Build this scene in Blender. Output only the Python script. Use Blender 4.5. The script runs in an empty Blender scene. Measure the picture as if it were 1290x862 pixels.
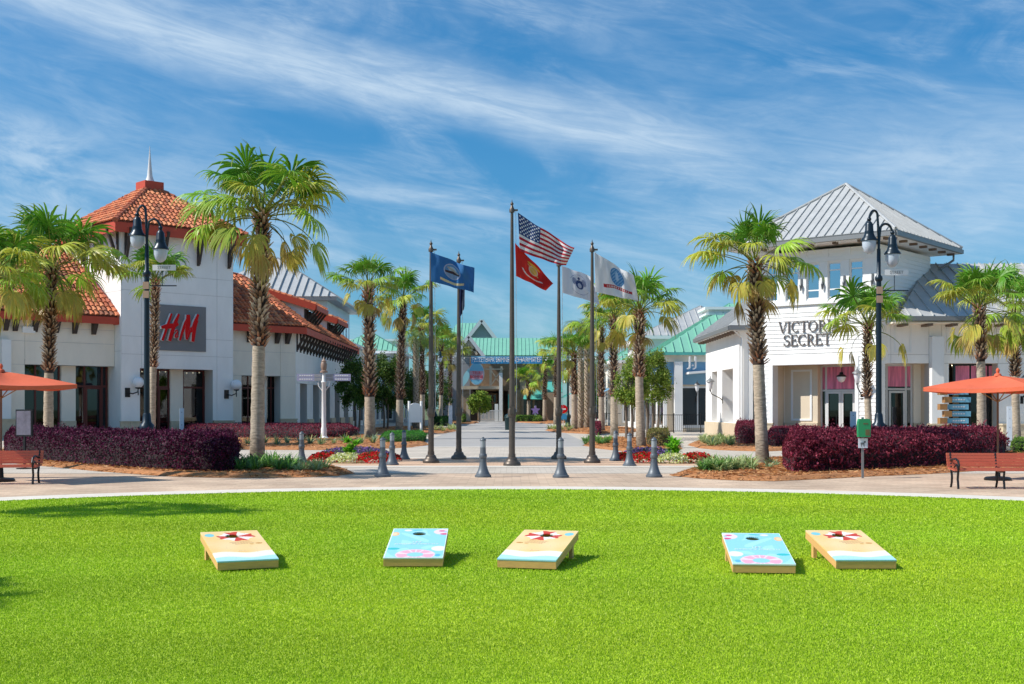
import bpy, math, random
import numpy as np
from math import sin, cos, tan, pi, radians, sqrt, atan2
from mathutils import Vector, Matrix

random.seed(7)
S = bpy.context.scene
C = S.collection
FP, EYE, HX, HY = 1500.0, 1.65, 645.0, 515.0      # focal length in photo pixels, eye height, principal column, horizon row

# ------------------------------------------------------------------ camera
cam_d = bpy.data.cameras.new('camera'); cam = bpy.data.objects.new('camera', cam_d); C.objects.link(cam)
cam.location = (0, 0, EYE); cam.rotation_euler = (pi/2, 0, 0)
cam_d.sensor_width = 36; cam_d.lens = FP/1290*36
cam_d.shift_y = (515-431)/1290
cam_d.clip_start = 0.1; cam_d.clip_end = 6000
S.camera = cam

# ------------------------------------------------------------------ light
SUN_E, SUN_A = radians(45), radians(13)          # sun stands left and a little behind the camera
travel = Vector((cos(SUN_A)*cos(SUN_E), sin(SUN_A)*cos(SUN_E), -sin(SUN_E)))
sd = bpy.data.lights.new('sun', 'SUN'); sd.energy = 4.35; sd.angle = radians(0.53); sd.color = (1.0, 0.95, 0.87)
sun = bpy.data.objects.new('sun', sd); C.objects.link(sun)
sun.rotation_euler = travel.to_track_quat('-Z', 'Y').to_euler()
sun.location = (-60, -20, 60)
W = bpy.data.worlds.new('World'); S.world = W; W.use_nodes = True
def build_world():
    nt = W.node_tree; N = nt.nodes; L = nt.links
    bg = N['Background']; bg.inputs['Strength'].default_value = 0.12
    sky = N.new('ShaderNodeTexSky'); sky.sky_type = 'NISHITA'; sky.sun_disc = False
    sky.sun_elevation = SUN_E; sky.sun_rotation = atan2(-travel.x, -travel.y) % (2*pi)
    sky.air_density = 1.0; sky.dust_density = 0.25; sky.ozone_density = 2.4; sky.altitude = 0
    tc = N.new('ShaderNodeTexCoord')
    sep = N.new('ShaderNodeSeparateXYZ'); L.new(tc.outputs['Generated'], sep.inputs[0])
    def math_(op, a, b=None, c=None, clamp=False):
        n = N.new('ShaderNodeMath'); n.operation = op; n.use_clamp = clamp
        for i, v in enumerate((a, b, c)):
            if v is None: continue
            if isinstance(v, (int, float)): n.inputs[i].default_value = v
            else: L.new(v, n.inputs[i])
        return n.outputs[0]
    def ramp(v, a, b, lo=0.0, hi=1.0):
        m = N.new('ShaderNodeMapRange'); m.interpolation_type = 'SMOOTHSTEP'
        m.inputs['From Min'].default_value = a; m.inputs['From Max'].default_value = b
        m.inputs['To Min'].default_value = lo; m.inputs['To Max'].default_value = hi
        L.new(v, m.inputs['Value']); return m.outputs[0]
    az = math_('ARCTAN2', sep.outputs['X'], sep.outputs['Y']); el = math_('ARCSINE', sep.outputs['Z'])
    p = math_('SUBTRACT', az, math_('MULTIPLY', el, 0.19)); q = math_('ADD', el, math_('MULTIPLY', az, 0.19))
    cmb = N.new('ShaderNodeCombineXYZ'); L.new(p, cmb.inputs[0]); L.new(q, cmb.inputs[1]); L.new(sep.outputs['Y'], cmb.inputs[2])
    def noise(sx, sy, loc, detail=8, rough=0.6, dist=0.0, rot=0.0):
        mp = N.new('ShaderNodeMapping'); mp.inputs['Scale'].default_value = (sx, sy, 0.3); mp.inputs['Location'].default_value = loc
        mp.inputs['Rotation'].default_value = (0, 0, rot); L.new(cmb.outputs[0], mp.inputs[0])
        nz = N.new('ShaderNodeTexNoise'); nz.inputs['Scale'].default_value = 1; nz.inputs['Detail'].default_value = detail
        nz.inputs['Roughness'].default_value = rough; nz.inputs['Distortion'].default_value = dist
        L.new(mp.outputs[0], nz.inputs['Vector']); return nz.outputs['Fac']
    mul = lambda *a: a[0] if len(a) == 1 else math_('MULTIPLY', a[0], mul(*a[1:]))
    warp = math_('SUBTRACT', noise(5, 9, (3, 1, 0), 5, 0.6), 0.5)
    fib = ramp(noise(9, 62, (1, 2, 0), 9, 0.66, 1.1), 0.30, 0.74)
    fib2 = ramp(noise(16, 95, (7, 5, 0), 7, 0.7, 1.6, 0.10), 0.34, 0.72)
    puff = ramp(noise(10, 30, (4, 8, 0), 8, 0.62, 0.8), 0.38, 0.70)
    def band(c, w, warpk): return ramp(math_('ABSOLUTE', math_('SUBTRACT', math_('ADD', q, math_('MULTIPLY', warp, warpk)), c)), w, 0.0)
    def win(v, a, b, c, d): return mul(ramp(v, a, b), ramp(v, d, c))
    B1 = mul(band(0.246, 0.040, 0.05), win(az, -0.75, -0.45, 0.10, 0.24), math_('ADD', mul(fib, 0.46), 0.40), 0.80)
    B1b = mul(band(0.240, 0.013, 0.04), win(az, -0.50, -0.36, 0.02, 0.17), math_('ADD', mul(fib2, 0.5), 0.25), 0.38)
    B2 = mul(band(0.158, 0.013, 0.03), win(az, -0.22, -0.13, -0.03, 0.04), math_('ADD', mul(fib, 0.6), 0.35), 0.5)
    B3 = mul(band(0.095, 0.012, 0.02), win(az, -0.24, -0.16, -0.10, -0.02), fib, 0.45)
    V1 = mul(ramp(noise(3.2, 8, (2, 6, 0), 5, 0.55, 0.5), 0.32, 0.66), math_('ADD', mul(fib, 0.36), 0.22), 0.50)
    V2 = mul(ramp(noise(5.5, 17, (11, 3, 0), 7, 0.6, 0.9), 0.42, 0.68), math_('ADD', mul(fib2, 0.5), 0.3), 0.42)
    RC = mul(win(az, 0.15, 0.32, 0.60, 0.95), win(el, 0.115, 0.165, 0.185, 0.25), math_('ADD', mul(puff, 0.55), 0.30), 0.52)
    LC = mul(win(az, -0.70, -0.52, -0.38, -0.30), win(el, 0.12, 0.17, 0.20, 0.24), puff, 0.50)
    tot = B1
    for t in (B1b, B2, B3, V1, V2, RC, LC): tot = math_('SUBTRACT', math_('ADD', tot, t), math_('MULTIPLY', tot, t))
    tot = mul(tot, ramp(el, -0.02, 0.06, 0.4, 1.0))
    tint = N.new('ShaderNodeMix'); tint.data_type = 'RGBA'; tint.blend_type = 'MULTIPLY'; tint.inputs['Factor'].default_value = 1
    hz = N.new('ShaderNodeMix'); hz.data_type = 'RGBA'; L.new(ramp(el, -0.05, 0.42), hz.inputs['Factor'])
    hz.inputs['A'].default_value = TINT_LOW; hz.inputs['B'].default_value = TINT_HIGH
    L.new(sky.outputs[0], tint.inputs['A']); L.new(hz.outputs['Result'], tint.inputs['B'])
    mix = N.new('ShaderNodeMix'); mix.data_type = 'RGBA'
    L.new(tot, mix.inputs['Factor']); L.new(tint.outputs['Result'], mix.inputs['A'])
    mix.inputs['B'].default_value = (4.5, 5.4, 6.2, 1)
    L.new(mix.outputs['Result'], bg.inputs['Color'])
TINT_LOW, TINT_HIGH = (0.24, 0.48, 0.63, 1), (0.20, 0.645, 0.875, 1)
build_world()
S.view_settings.view_transform = 'Standard'; S.view_settings.look = 'None'
S.view_settings.exposure = 0.37; S.view_settings.gamma = 1; S.view_settings.use_curve_mapping = False
S.render.film_transparent = False
S.cycles.max_bounces = 6; S.cycles.transparent_max_bounces = 12; S.cycles.use_denoising = True

# ------------------------------------------------------------------ helpers
def at(px, py, Y): return Vector(((px-HX)/FP*Y, Y, EYE+(HY-py)/FP*Y))
def gp(px, py):
    Y = EYE*FP/(py-HY); return Vector(((px-HX)/FP*Y, Y, 0))
def zat(py, Y): return EYE+(HY-py)/FP*Y
def xat(px, Y): return (px-HX)/FP*Y

class Fac:
    """a wall plane: origin P (ground), direction angle; local x along it, local y into the building, local z up"""
    def __init__(s, P, ang):
        s.P = P; s.a = ang; s.dx = cos(ang); s.dy = sin(ang)
        s.M = Matrix.Translation((P[0], P[1], 0)) @ Matrix.Rotation(ang, 4, 'Z')
    def u(s, px, off=0.0):
        k = (px-HX)/FP; X0 = s.P[0]-s.dy*off; Y0 = s.P[1]+s.dx*off
        return (k*Y0-X0)/(s.dx-k*s.dy)
    def z(s, px, py, off=0.0):
        Y = s.P[1]+s.dx*off+s.dy*s.u(px, off); return EYE+(HY-py)/FP*Y

def lnk(o, parent=None):
    C.objects.link(o)
    if parent: o.parent = parent
    return o
def thing(name, label, cat, loc=(0, 0, 0), rz=0.0, group=None, kind=None):
    o = bpy.data.objects.new(name, None); o.empty_display_size = 0.2; C.objects.link(o)
    o.location = loc; o.rotation_euler = (0, 0, rz); o['label'] = label; o['category'] = cat
    if group: o['group'] = group
    if kind: o['kind'] = kind
    return o
def tag(o, label, cat, group=None, kind=None):
    o['label'] = label; o['category'] = cat
    if group: o['group'] = group
    if kind: o['kind'] = kind
    return o
def dup(root, loc, rz=None, label=None, group=None, scale=None):
    def cp(o, par):
        c = o.copy(); C.objects.link(c); c.parent = par
        for ch in o.children: cp(ch, c)
        return c
    r = cp(root, None); r.location = loc
    if rz is not None: r.rotation_euler = (0, 0, rz)
    if label: r['label'] = label
    if group: r['group'] = group
    if scale: r.scale = (scale,)*3
    return r

class MB:
    def __init__(s, M=None): s.v = []; s.f = []; s.m = []; s.M = M or Matrix.Identity(4)
    def add(s, vs, fs, mi=0):
        b = len(s.v); M = s.M
        s.v += [tuple(M @ Vector(v)) for v in vs]
        s.f += [tuple(b+i for i in f) for f in fs]; s.m += [mi]*len(fs); return s
    def box(s, x0, x1, y0, y1, z0, z1, mi=0):
        if x1 < x0: x0, x1 = x1, x0
        if y1 < y0: y0, y1 = y1, y0
        if z1 < z0: z0, z1 = z1, z0
        vs = [(x0,y0,z0),(x1,y0,z0),(x1,y1,z0),(x0,y1,z0),(x0,y0,z1),(x1,y0,z1),(x1,y1,z1),(x0,y1,z1)]
        return s.add(vs, [(3,2,1,0),(4,5,6,7),(0,1,5,4),(1,2,6,5),(2,3,7,6),(3,0,4,7)], mi)
    def bar(s, a, b, w, h, mi=0, up=(0, 0, 1)):
        a = Vector(a); b = Vector(b); d = (b-a).normalized(); up = Vector(up)
        r = d.cross(up)
        if r.length < 1e-4: r = d.cross(Vector((0, 1, 0)))
        r.normalize(); q = r.cross(d).normalized()
        vs = []
        for p in (a, b):
            for i, j in ((-1,-1),(1,-1),(1,1),(-1,1)): vs.append(p+r*i*w/2+q*j*h/2)
        return s.add(vs, [(0,1,2,3),(7,6,5,4),(0,4,5,1),(1,5,6,2),(2,6,7,3),(3,7,4,0)], mi)
    def prism(s, pts, ax, c0, c1, mi=0, mside=None):
        """outline pts (2D) extruded along axis ax from c0 to c1; ax='y': pts=(x,z); 'z': (x,y); 'x': (y,z)"""
        def mk(p, c): return {'y': (p[0], c, p[1]), 'z': (p[0], p[1], c), 'x': (c, p[0], p[1])}[ax]
        n = len(pts); vs = [mk(p, c0) for p in pts]+[mk(p, c1) for p in pts]
        s.add(vs, [tuple(range(n)), tuple(range(2*n-1, n-1, -1))], mi)
        b = len(s.v)-2*n; k = mi if mside is None else mside
        for i in range(n):
            j = (i+1) % n; s.f.append((b+i, b+j, b+n+j, b+n+i)); s.m.append(k)
        return s
    def slab(s, pts, th, mi=0):
        """3D polygon given thickness th along -normal"""
        P = [Vector(p) for p in pts]; n = Vector((0, 0, 0))
        for i in range(len(P)):
            a, b = P[i], P[(i+1) % len(P)]; n += a.cross(b)
        n.normalize()
        if n.z < 0: n = -n; P.reverse()
        k = len(P); vs = P+[p-n*th for p in P]
        fs = [tuple(range(k)), tuple(range(2*k-1, k-1, -1))]+[(i, k+i, k+(i+1) % k, (i+1) % k) for i in range(k)]
        return s.add(vs, fs, mi)
    def lathe(s, prof, n=16, c=(0, 0, 0), mi=0, cap=True):
        vs = []; fs = []
        for (r, z) in prof:
            for i in range(n):
                t = 2*pi*i/n; vs.append((c[0]+r*cos(t), c[1]+r*sin(t), c[2]+z))
        for k in range(len(prof)-1):
            for i in range(n):
                j = (i+1) % n; fs.append((k*n+i, k*n+j, (k+1)*n+j, (k+1)*n+i))
        if cap:
            fs.append(tuple(range(n-1, -1, -1))); fs.append(tuple(range((len(prof)-1)*n, len(prof)*n)))
        return s.add(vs, fs, mi)
    def tube(s, pts, rad, n=8, mi=0, cap=True):
        P = [Vector(p) for p in pts]; m = len(P)
        R = rad if isinstance(rad, (list, tuple)) else [rad]*m
        vs = []; fs = []; prev = None
        for k in range(m):
            d = (P[min(k+1, m-1)]-P[max(k-1, 0)]).normalized()
            if prev is None:
                a = d.cross(Vector((0, 0, 1)))
                if a.length < 1e-3: a = d.cross(Vector((0, 1, 0)))
            else: a = prev-d*prev.dot(d)
            a.normalize(); prev = a; b = d.cross(a)
            for i in range(n):
                t = 2*pi*i/n; vs.append(P[k]+(a*cos(t)+b*sin(t))*R[k])
        for k in range(m-1):
            for i in range(n):
                j = (i+1) % n; fs.append((k*n+i, k*n+j, (k+1)*n+j, (k+1)*n+i))
        if cap:
            fs.append(tuple(range(n-1, -1, -1))); fs.append(tuple(range((m-1)*n, m*n)))
        return s.add(vs, fs, mi)
    def sphere(s, c, r, n=16, m=10, mi=0, sz=1.0):
        prof = [(max(r*sin(pi*k/m), 1e-3), -r*cos(pi*k/m)*sz) for k in range(m+1)]
        return s.lathe(prof, n, c, mi)
    def mesh(s, name, mats, smooth=False):
        me = bpy.data.meshes.new(name); me.from_pydata(s.v, [], s.f)
        for m in (mats if isinstance(mats, (list, tuple)) else [mats]): me.materials.append(m)
        if any(s.m): me.polygons.foreach_set('material_index', s.m)
        if smooth:
            me.polygons.foreach_set('use_smooth', [True]*len(s.f)); me.set_sharp_from_angle(angle=radians(40))
        me.update(); return me
    def build(s, name, mats, parent=None, smooth=False, kind=None, label=None):
        if parent is not None:      # vertices are in world space for unrotated parents
            l = parent.matrix_basis.translation
            pp = parent.parent
            while pp: l = l+pp.matrix_basis.translation; pp = pp.parent
            if l.length > 0: s.v = [(x-l.x, y-l.y, z-l.z) for x, y, z in s.v]
        o = bpy.data.objects.new(name, s.mesh(name, mats, smooth)); lnk(o, parent)
        if kind: o['kind'] = kind
        if label: o['label'] = label
        return o
    def local(s, name, mats, parent=None, smooth=False, kind=None, label=None):
        o = bpy.data.objects.new(name, s.mesh(name, mats, smooth)); lnk(o, parent)
        if kind: o['kind'] = kind
        if label: o['label'] = label
        return o

# ------------------------------------------------------------------ materials
MATS = {}
def mat(name, col, rough=0.7, metal=0.0, var=0.0, vscale=3.0, bump=0.0, bscale=40.0, spec=0.5, alpha=None, emit=0, grain=(1, 1, 1), var2=0.0, sheen=0):
    if name in MATS: return MATS[name]
    m = bpy.data.materials.new(name); m.use_nodes = True; MATS[name] = m
    nt = m.node_tree; N = nt.nodes; L = nt.links; p = N['Principled BSDF']
    p.inputs['Base Color'].default_value = (*col, 1); p.inputs['Roughness'].default_value = rough
    p.inputs['Metallic'].default_value = metal; p.inputs['Specular IOR Level'].default_value = spec
    tc = N.new('ShaderNodeTexCoord'); mp = N.new('ShaderNodeMapping'); L.new(tc.outputs['Object'], mp.inputs[0])
    mp.inputs['Scale'].default_value = grain
    if var > 0:
        nz = N.new('ShaderNodeTexNoise'); nz.inputs['Scale'].default_value = vscale; nz.inputs['Detail'].default_value = 6
        nz.inputs['Roughness'].default_value = 0.65
        L.new(mp.outputs[0], nz.inputs['Vector'])
        mr = N.new('ShaderNodeMapRange'); mr.inputs['From Min'].default_value = 0.25; mr.inputs['From Max'].default_value = 0.75
        mr.inputs['To Min'].default_value = 1-var; mr.inputs['To Max'].default_value = 1+var; L.new(nz.outputs['Fac'], mr.inputs['Value'])
        mx = N.new('ShaderNodeMix'); mx.data_type = 'RGBA'; mx.blend_type = 'MULTIPLY'; mx.inputs['Factor'].default_value = 1
        mx.inputs['A'].default_value = (*col, 1); L.new(mr.outputs[0], mx.inputs['B'])
        L.new(mx.outputs['Result'], p.inputs['Base Color'])
    if name in ('palm_trunk_bark', 'stucco_white', 'stucco_cream'):      # dark mossy foot of a trunk, splash dirt at the foot of a wall
        sx = N.new('ShaderNodeSeparateXYZ'); L.new(tc.outputs['Object'], sx.inputs[0]); n2 = N.new('ShaderNodeTexNoise'); n2.inputs['Scale'].default_value = 5 if 'palm' in name else 0.9; n2.inputs['Detail'].default_value = 6; L.new(tc.outputs['Object'], n2.inputs['Vector'])
        ad = N.new('ShaderNodeMath'); ad.operation = 'MULTIPLY_ADD'; ad.inputs[1].default_value = -1.6 if 'palm' in name else -1.4; L.new(n2.outputs['Fac'], ad.inputs[0]); L.new(sx.outputs['Z'], ad.inputs[2])
        r2 = N.new('ShaderNodeMapRange'); r2.inputs['From Min'].default_value = -0.75 if 'palm' in name else -0.9; r2.inputs['From Max'].default_value = 0.1 if 'palm' in name else 0.6; r2.inputs['To Min'].default_value = 0.32 if 'palm' in name else 0.84; r2.inputs['To Max'].default_value = 1.0; L.new(ad.outputs[0], r2.inputs['Value'])
        m2 = N.new('ShaderNodeMix'); m2.data_type = 'RGBA'; m2.blend_type = 'MULTIPLY'; m2.inputs['Factor'].default_value = 1; L.new(mx.outputs['Result'], m2.inputs['A']); L.new(r2.outputs[0], m2.inputs['B']); L.new(m2.outputs['Result'], p.inputs['Base Color'])
    if bump > 0:
        nb = N.new('ShaderNodeTexNoise'); nb.inputs['Scale'].default_value = bscale; nb.inputs['Detail'].default_value = 4
        L.new(mp.outputs[0], nb.inputs['Vector'])
        bp = N.new('ShaderNodeBump'); bp.inputs['Strength'].default_value = bump; bp.inputs['Distance'].default_value = 0.02
        L.new(nb.outputs['Fac'], bp.inputs['Height']); L.new(bp.outputs[0], p.inputs['Normal'])
    return m
def print_mat(name, rough=0.6, trans=0.0, attr='print', var=0.0):
    m = bpy.data.materials.new(name); m.use_nodes = True; nt = m.node_tree; N = nt.nodes; L = nt.links; p = N['Principled BSDF']
    a = N.new('ShaderNodeAttribute'); a.attribute_name = attr
    L.new(a.outputs['Color'], p.inputs['Base Color']); p.inputs['Roughness'].default_value = rough
    if trans > 0:
        t = N.new('ShaderNodeBsdfTranslucent'); L.new(a.outputs['Color'], t.inputs['Color'])
        mx = N.new('ShaderNodeMixShader'); mx.inputs[0].default_value = trans
        L.new(p.outputs[0], mx.inputs[1]); L.new(t.outputs[0], mx.inputs[2]); L.new(mx.outputs[0], N['Material Output'].inputs['Surface'])
    return m
def leaf_mat(name, trans=0.35, rough=0.55, rnd=0.15, spec=0.3):
    """leaf colour comes from the attribute 'tint'; every object gets its own slight shift"""
    m = bpy.data.materials.new(name); m.use_nodes = True; nt = m.node_tree; N = nt.nodes; L = nt.links; p = N['Principled BSDF']
    a = N.new('ShaderNodeAttribute'); a.attribute_name = 'tint'
    oi = N.new('ShaderNodeObjectInfo'); mr = N.new('ShaderNodeMapRange')
    mr.inputs['To Min'].default_value = 1-rnd; mr.inputs['To Max'].default_value = 1+rnd; L.new(oi.outputs['Random'], mr.inputs['Value'])
    mx = N.new('ShaderNodeMix'); mx.data_type = 'RGBA'; mx.blend_type = 'MULTIPLY'; mx.inputs['Factor'].default_value = 1
    L.new(a.outputs['Color'], mx.inputs['A']); L.new(mr.outputs[0], mx.inputs['B'])
    L.new(mx.outputs['Result'], p.inputs['Base Color']); p.inputs['Roughness'].default_value = rough
    p.inputs['Specular IOR Level'].default_value = spec
    t = N.new('ShaderNodeBsdfTranslucent'); L.new(mx.outputs['Result'], t.inputs['Color'])
    s = N.new('ShaderNodeMixShader'); s.inputs[0].default_value = trans
    L.new(p.outputs[0], s.inputs[1]); L.new(t.outputs[0], s.inputs[2]); L.new(s.outputs[0], N['Material Output'].inputs['Surface'])
    return m
def brick_mat(name, c1, c2, mortar, bw=0.2, bh=0.1, patch=0.12, rough=0.85, rot=0.0, msize=0.006):
    m = bpy.data.materials.new(name); m.use_nodes = True; nt = m.node_tree; N = nt.nodes; L = nt.links; p = N['Principled BSDF']
    tc = N.new('ShaderNodeTexCoord'); mp = N.new('ShaderNodeMapping'); L.new(tc.outputs['Object'], mp.inputs[0]); mp.inputs['Rotation'].default_value = (0, 0, rot)
    br = N.new('ShaderNodeTexBrick'); L.new(mp.outputs[0], br.inputs['Vector'])
    br.inputs['Color1'].default_value = (*c1, 1); br.inputs['Color2'].default_value = (*c2, 1); br.inputs['Mortar'].default_value = (*mortar, 1)
    br.inputs['Scale'].default_value = 1; br.inputs['Brick Width'].default_value = bw; br.inputs['Row Height'].default_value = bh
    br.inputs['Mortar Size'].default_value = msize; br.inputs['Bias'].default_value = 0
    nz = N.new('ShaderNodeTexNoise'); nz.inputs['Scale'].default_value = 0.55; nz.inputs['Detail'].default_value = 7; L.new(tc.outputs['Object'], nz.inputs['Vector'])
    mr = N.new('ShaderNodeMapRange'); mr.inputs['From Min'].default_value = 0.3; mr.inputs['From Max'].default_value = 0.7
    mr.inputs['To Min'].default_value = 1-patch; mr.inputs['To Max'].default_value = 1+patch; L.new(nz.outputs['Fac'], mr.inputs['Value'])
    mx = N.new('ShaderNodeMix'); mx.data_type = 'RGBA'; mx.blend_type = 'MULTIPLY'; mx.inputs['Factor'].default_value = 1
    L.new(br.outputs['Color'], mx.inputs['A']); L.new(mr.outputs[0], mx.inputs['B']); L.new(mx.outputs['Result'], p.inputs['Base Color'])
    bp = N.new('ShaderNodeBump'); bp.inputs['Strength'].default_value = 0.5; bp.inputs['Distance'].default_value = 0.01; bp.invert = True
    L.new(br.outputs['Fac'], bp.inputs['Height']); L.new(bp.outputs[0], p.inputs['Normal']); p.inputs['Roughness'].default_value = rough
    return m
def glass_mat(name, tint=(0.03, 0.035, 0.04), mixf=0.30):
    m = bpy.data.materials.new(name); m.use_nodes = True; nt = m.node_tree; N = nt.nodes; L = nt.links
    for n in list(N):
        if n.type == 'BSDF_PRINCIPLED': N.remove(n)
    t = N.new('ShaderNodeBsdfTransparent'); t.inputs[0].default_value = (*tint, 1)
    g = N.new('ShaderNodeBsdfGlossy'); g.inputs['Roughness'].default_value = 0.02; g.inputs[0].default_value = (0.9, 0.95, 1, 1)
    f = N.new('ShaderNodeFresnel'); f.inputs['IOR'].default_value = 1.5
    ad = N.new('ShaderNodeMath'); ad.operation = 'ADD'; ad.inputs[1].default_value = mixf; ad.use_clamp = True; L.new(f.outputs[0], ad.inputs[0])
    mx = N.new('ShaderNodeMixShader'); L.new(ad.outputs[0], mx.inputs[0]); L.new(t.outputs[0], mx.inputs[1]); L.new(g.outputs[0], mx.inputs[2])
    L.new(mx.outputs[0], N['Material Output'].inputs['Surface']); return m

M_stucco = mat('stucco_white', (0.88, 0.86, 0.83), 0.9, var=0.08, vscale=0.9, grain=(1, 1, 0.35), bump=0.15, bscale=60)
M_stucco2 = mat('stucco_cream', (0.85, 0.77, 0.65), 0.9, var=0.08, vscale=0.9, grain=(1, 1, 0.35), bump=0.15, bscale=60)
M_white = mat('white_paint', (0.80, 0.80, 0.79), 0.55, var=0.03, vscale=2)
M_siding = mat('white_siding_paint', (0.84, 0.83, 0.81), 0.6, var=0.04, vscale=1.2, grain=(0.3, 0.3, 4))
M_shade = mat('stucco_backing', (0.55, 0.53, 0.50), 0.9)
M_cream = mat('cream_recess_paint', (0.70, 0.585, 0.44), 0.9, var=0.06, vscale=1)
M_grey = mat('grey_panel', (0.20, 0.20, 0.205), 0.7, var=0.06, vscale=1.5)
M_tan = mat('tan_stone', (0.58, 0.48, 0.34), 0.85, var=0.10, vscale=4, bump=0.3)
M_terra = mat('terracotta_tile', (0.58, 0.175, 0.07), 0.75, var=0.42, vscale=4.5, bump=0.2)
M_redtrim = mat('red_fascia_paint', (0.50, 0.060, 0.025), 0.6, var=0.06)
M_darkwood = mat('dark_brown_timber', (0.055, 0.040, 0.033), 0.7, var=0.2, vscale=6)
M_rafter = mat('rafter_brown', (0.16, 0.11, 0.08), 0.7)
M_black = mat('black_metal', (0.015, 0.015, 0.017), 0.4, 0.4)
M_frame = mat('dark_red_frame', (0.11, 0.016, 0.010), 0.5)
M_whiteframe = mat('silver_white_frame', (0.62, 0.62, 0.62), 0.4)
M_glass = glass_mat('shop_glass', (0.20, 0.21, 0.22), 0.015)
M_glassblue = glass_mat('upper_window_glass', (0.12, 0.2, 0.24), 0.42)
M_glassdark = mat('dark_shop_window', (0.02, 0.03, 0.035), 0.08, spec=0.7)
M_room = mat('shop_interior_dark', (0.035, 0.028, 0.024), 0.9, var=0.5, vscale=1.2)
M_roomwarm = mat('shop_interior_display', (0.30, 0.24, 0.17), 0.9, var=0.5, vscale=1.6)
M_metalroof = mat('grey_metal_roofing', (0.45, 0.455, 0.45), 0.45, 0.12, var=0.14, vscale=1.6)
M_greenroof = mat('green_metal_roofing', (0.20, 0.47, 0.35), 0.5, 0.05, var=0.08, vscale=1.0)
M_teal = mat('teal_canopy', (0.09, 0.42, 0.37), 0.5)
M_gutter = mat('grey_gutter', (0.22, 0.225, 0.23), 0.45, 0.3)
M_blue = mat('blue_shop_paint', (0.20, 0.42, 0.64), 0.75, var=0.05)
M_paleblue = mat('pale_blue_paint', (0.52, 0.64, 0.72), 0.8, var=0.05)
M_greywall = mat('grey_shop_wall', (0.33, 0.34, 0.36), 0.8, var=0.08)
M_bronze = mat('bronze_pole', (0.115, 0.092, 0.075), 0.42, 0.5, var=0.15, vscale=5)
M_boll = mat('bollard_grey_paint', (0.125, 0.142, 0.16), 0.45, 0.25, var=0.10, vscale=8)
M_bollcap = mat('bollard_lens', (0.30, 0.33, 0.36), 0.3, 0.1)
M_lamp = mat('lamp_post_dark_paint', (0.010, 0.022, 0.035), 0.35, 0.3)
M_lampgreen = mat('verdigris_lamp_paint', (0.010, 0.035, 0.04), 0.4, 0.3)
M_globe = mat('opal_globe', (0.82, 0.83, 0.86), 0.25)
M_lampglobe = mat('street_lamp_glass', (0.50, 0.57, 0.66), 0.2)
M_bench = mat('red_bench_slats', (0.56, 0.13, 0.075), 0.45, var=0.15, vscale=6, grain=(0.3, 3, 3))
M_umb = mat('orange_canvas', (0.64, 0.125, 0.055), 0.8, var=0.10, bump=0.2, bscale=15)
M_wood = mat('pale_birch_wood', (0.70, 0.39, 0.14), 0.6, var=0.14, vscale=10, grain=(1, 8, 8))
M_wood2 = mat('sign_block_wood', (0.33, 0.17, 0.06), 0.6, var=0.2, vscale=8)
M_skyplate = mat('sky_blue_plate', (0.20, 0.50, 0.68), 0.5)
M_red = mat('red_letter', (0.62, 0.002, 0.004), 0.6, spec=0.2)
M_letter = mat('grey_brown_letter', (0.14, 0.12, 0.11), 0.6)
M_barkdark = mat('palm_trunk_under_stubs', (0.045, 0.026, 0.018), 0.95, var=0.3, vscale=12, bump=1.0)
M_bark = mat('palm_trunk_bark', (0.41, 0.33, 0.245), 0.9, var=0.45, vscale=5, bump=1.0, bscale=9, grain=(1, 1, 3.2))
M_treebark = mat('tree_bark', (0.16, 0.125, 0.095), 0.9, var=0.25, vscale=8, bump=0.6)
M_mulch = mat('pine_straw', (0.40, 0.17, 0.062), 0.95, var=0.45, vscale=9, bump=1.0, bscale=30)
M_leaf = leaf_mat('leaf', 0.35)
M_frond = leaf_mat('palm_frond', 0.30, 0.45, 0.22, 0.4)
M_hedge = leaf_mat('loropetalum_leaf', 0.25, 0.6, 0.0, 0.2)
M_petal = leaf_mat('petal', 0.25, 0.6, 0.0)
M_turfblade = leaf_mat('turf_blade', 0.25, 0.6, 0.0, 0.25)
M_boot = leaf_mat('palm_boot', 0.0, 0.85, 0.1, 0.2)
M_flag = print_mat('flag_cloth', 0.75, 0.35)
M_board = print_mat('board_print', 0.45)
M_poster = print_mat('poster_print', 0.5)

# numpy leaf cloud: N small quads
def leafmesh(name, P, size, cols, mat_, seed=0, asp=0.5, nrm=None, tilt=1.0, dirs=None):
    rg = np.random.default_rng(seed); n = len(P); size = np.broadcast_to(np.asarray(size, float), (n,)).reshape(n, 1)
    d = rg.normal(size=(n, 3)) if dirs is None else dirs+rg.normal(size=(n, 3))*0.3
    if nrm is not None: d = d*tilt+nrm
    d /= np.linalg.norm(d, axis=1, keepdims=True)
    e = rg.normal(size=(n, 3)); s = np.cross(d, e); s /= np.linalg.norm(s, axis=1, keepdims=True)
    a = P-d*size*0.5; b = P+s*size*asp*0.5; c = P+d*size*0.5; f = P-s*size*asp*0.5
    V = np.stack([a, b, c, f], 1).reshape(-1, 3).astype(np.float32)
    return quadmesh(name, V, cols, mat_)
def quadmesh(name, V, cols, mat_):
    n = len(V)//4; me = bpy.data.meshes.new(name)
    me.vertices.add(4*n); me.vertices.foreach_set('co', V.ravel())
    me.loops.add(4*n); me.loops.foreach_set('vertex_index', np.arange(4*n, dtype=np.int32))
    me.polygons.add(n); me.polygons.foreach_set('loop_start', np.arange(0, 4*n, 4, dtype=np.int32))
    me.update(calc_edges=True)
    ca = me.color_attributes.new('tint', 'FLOAT_COLOR', 'POINT')
    cc = np.ones((n, 4, 4), np.float32); cc[:, :, :3] = np.asarray(cols)[:, None, :]
    ca.data.foreach_set('color', cc.ravel()); me.materials.append(mat_); return me
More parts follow.
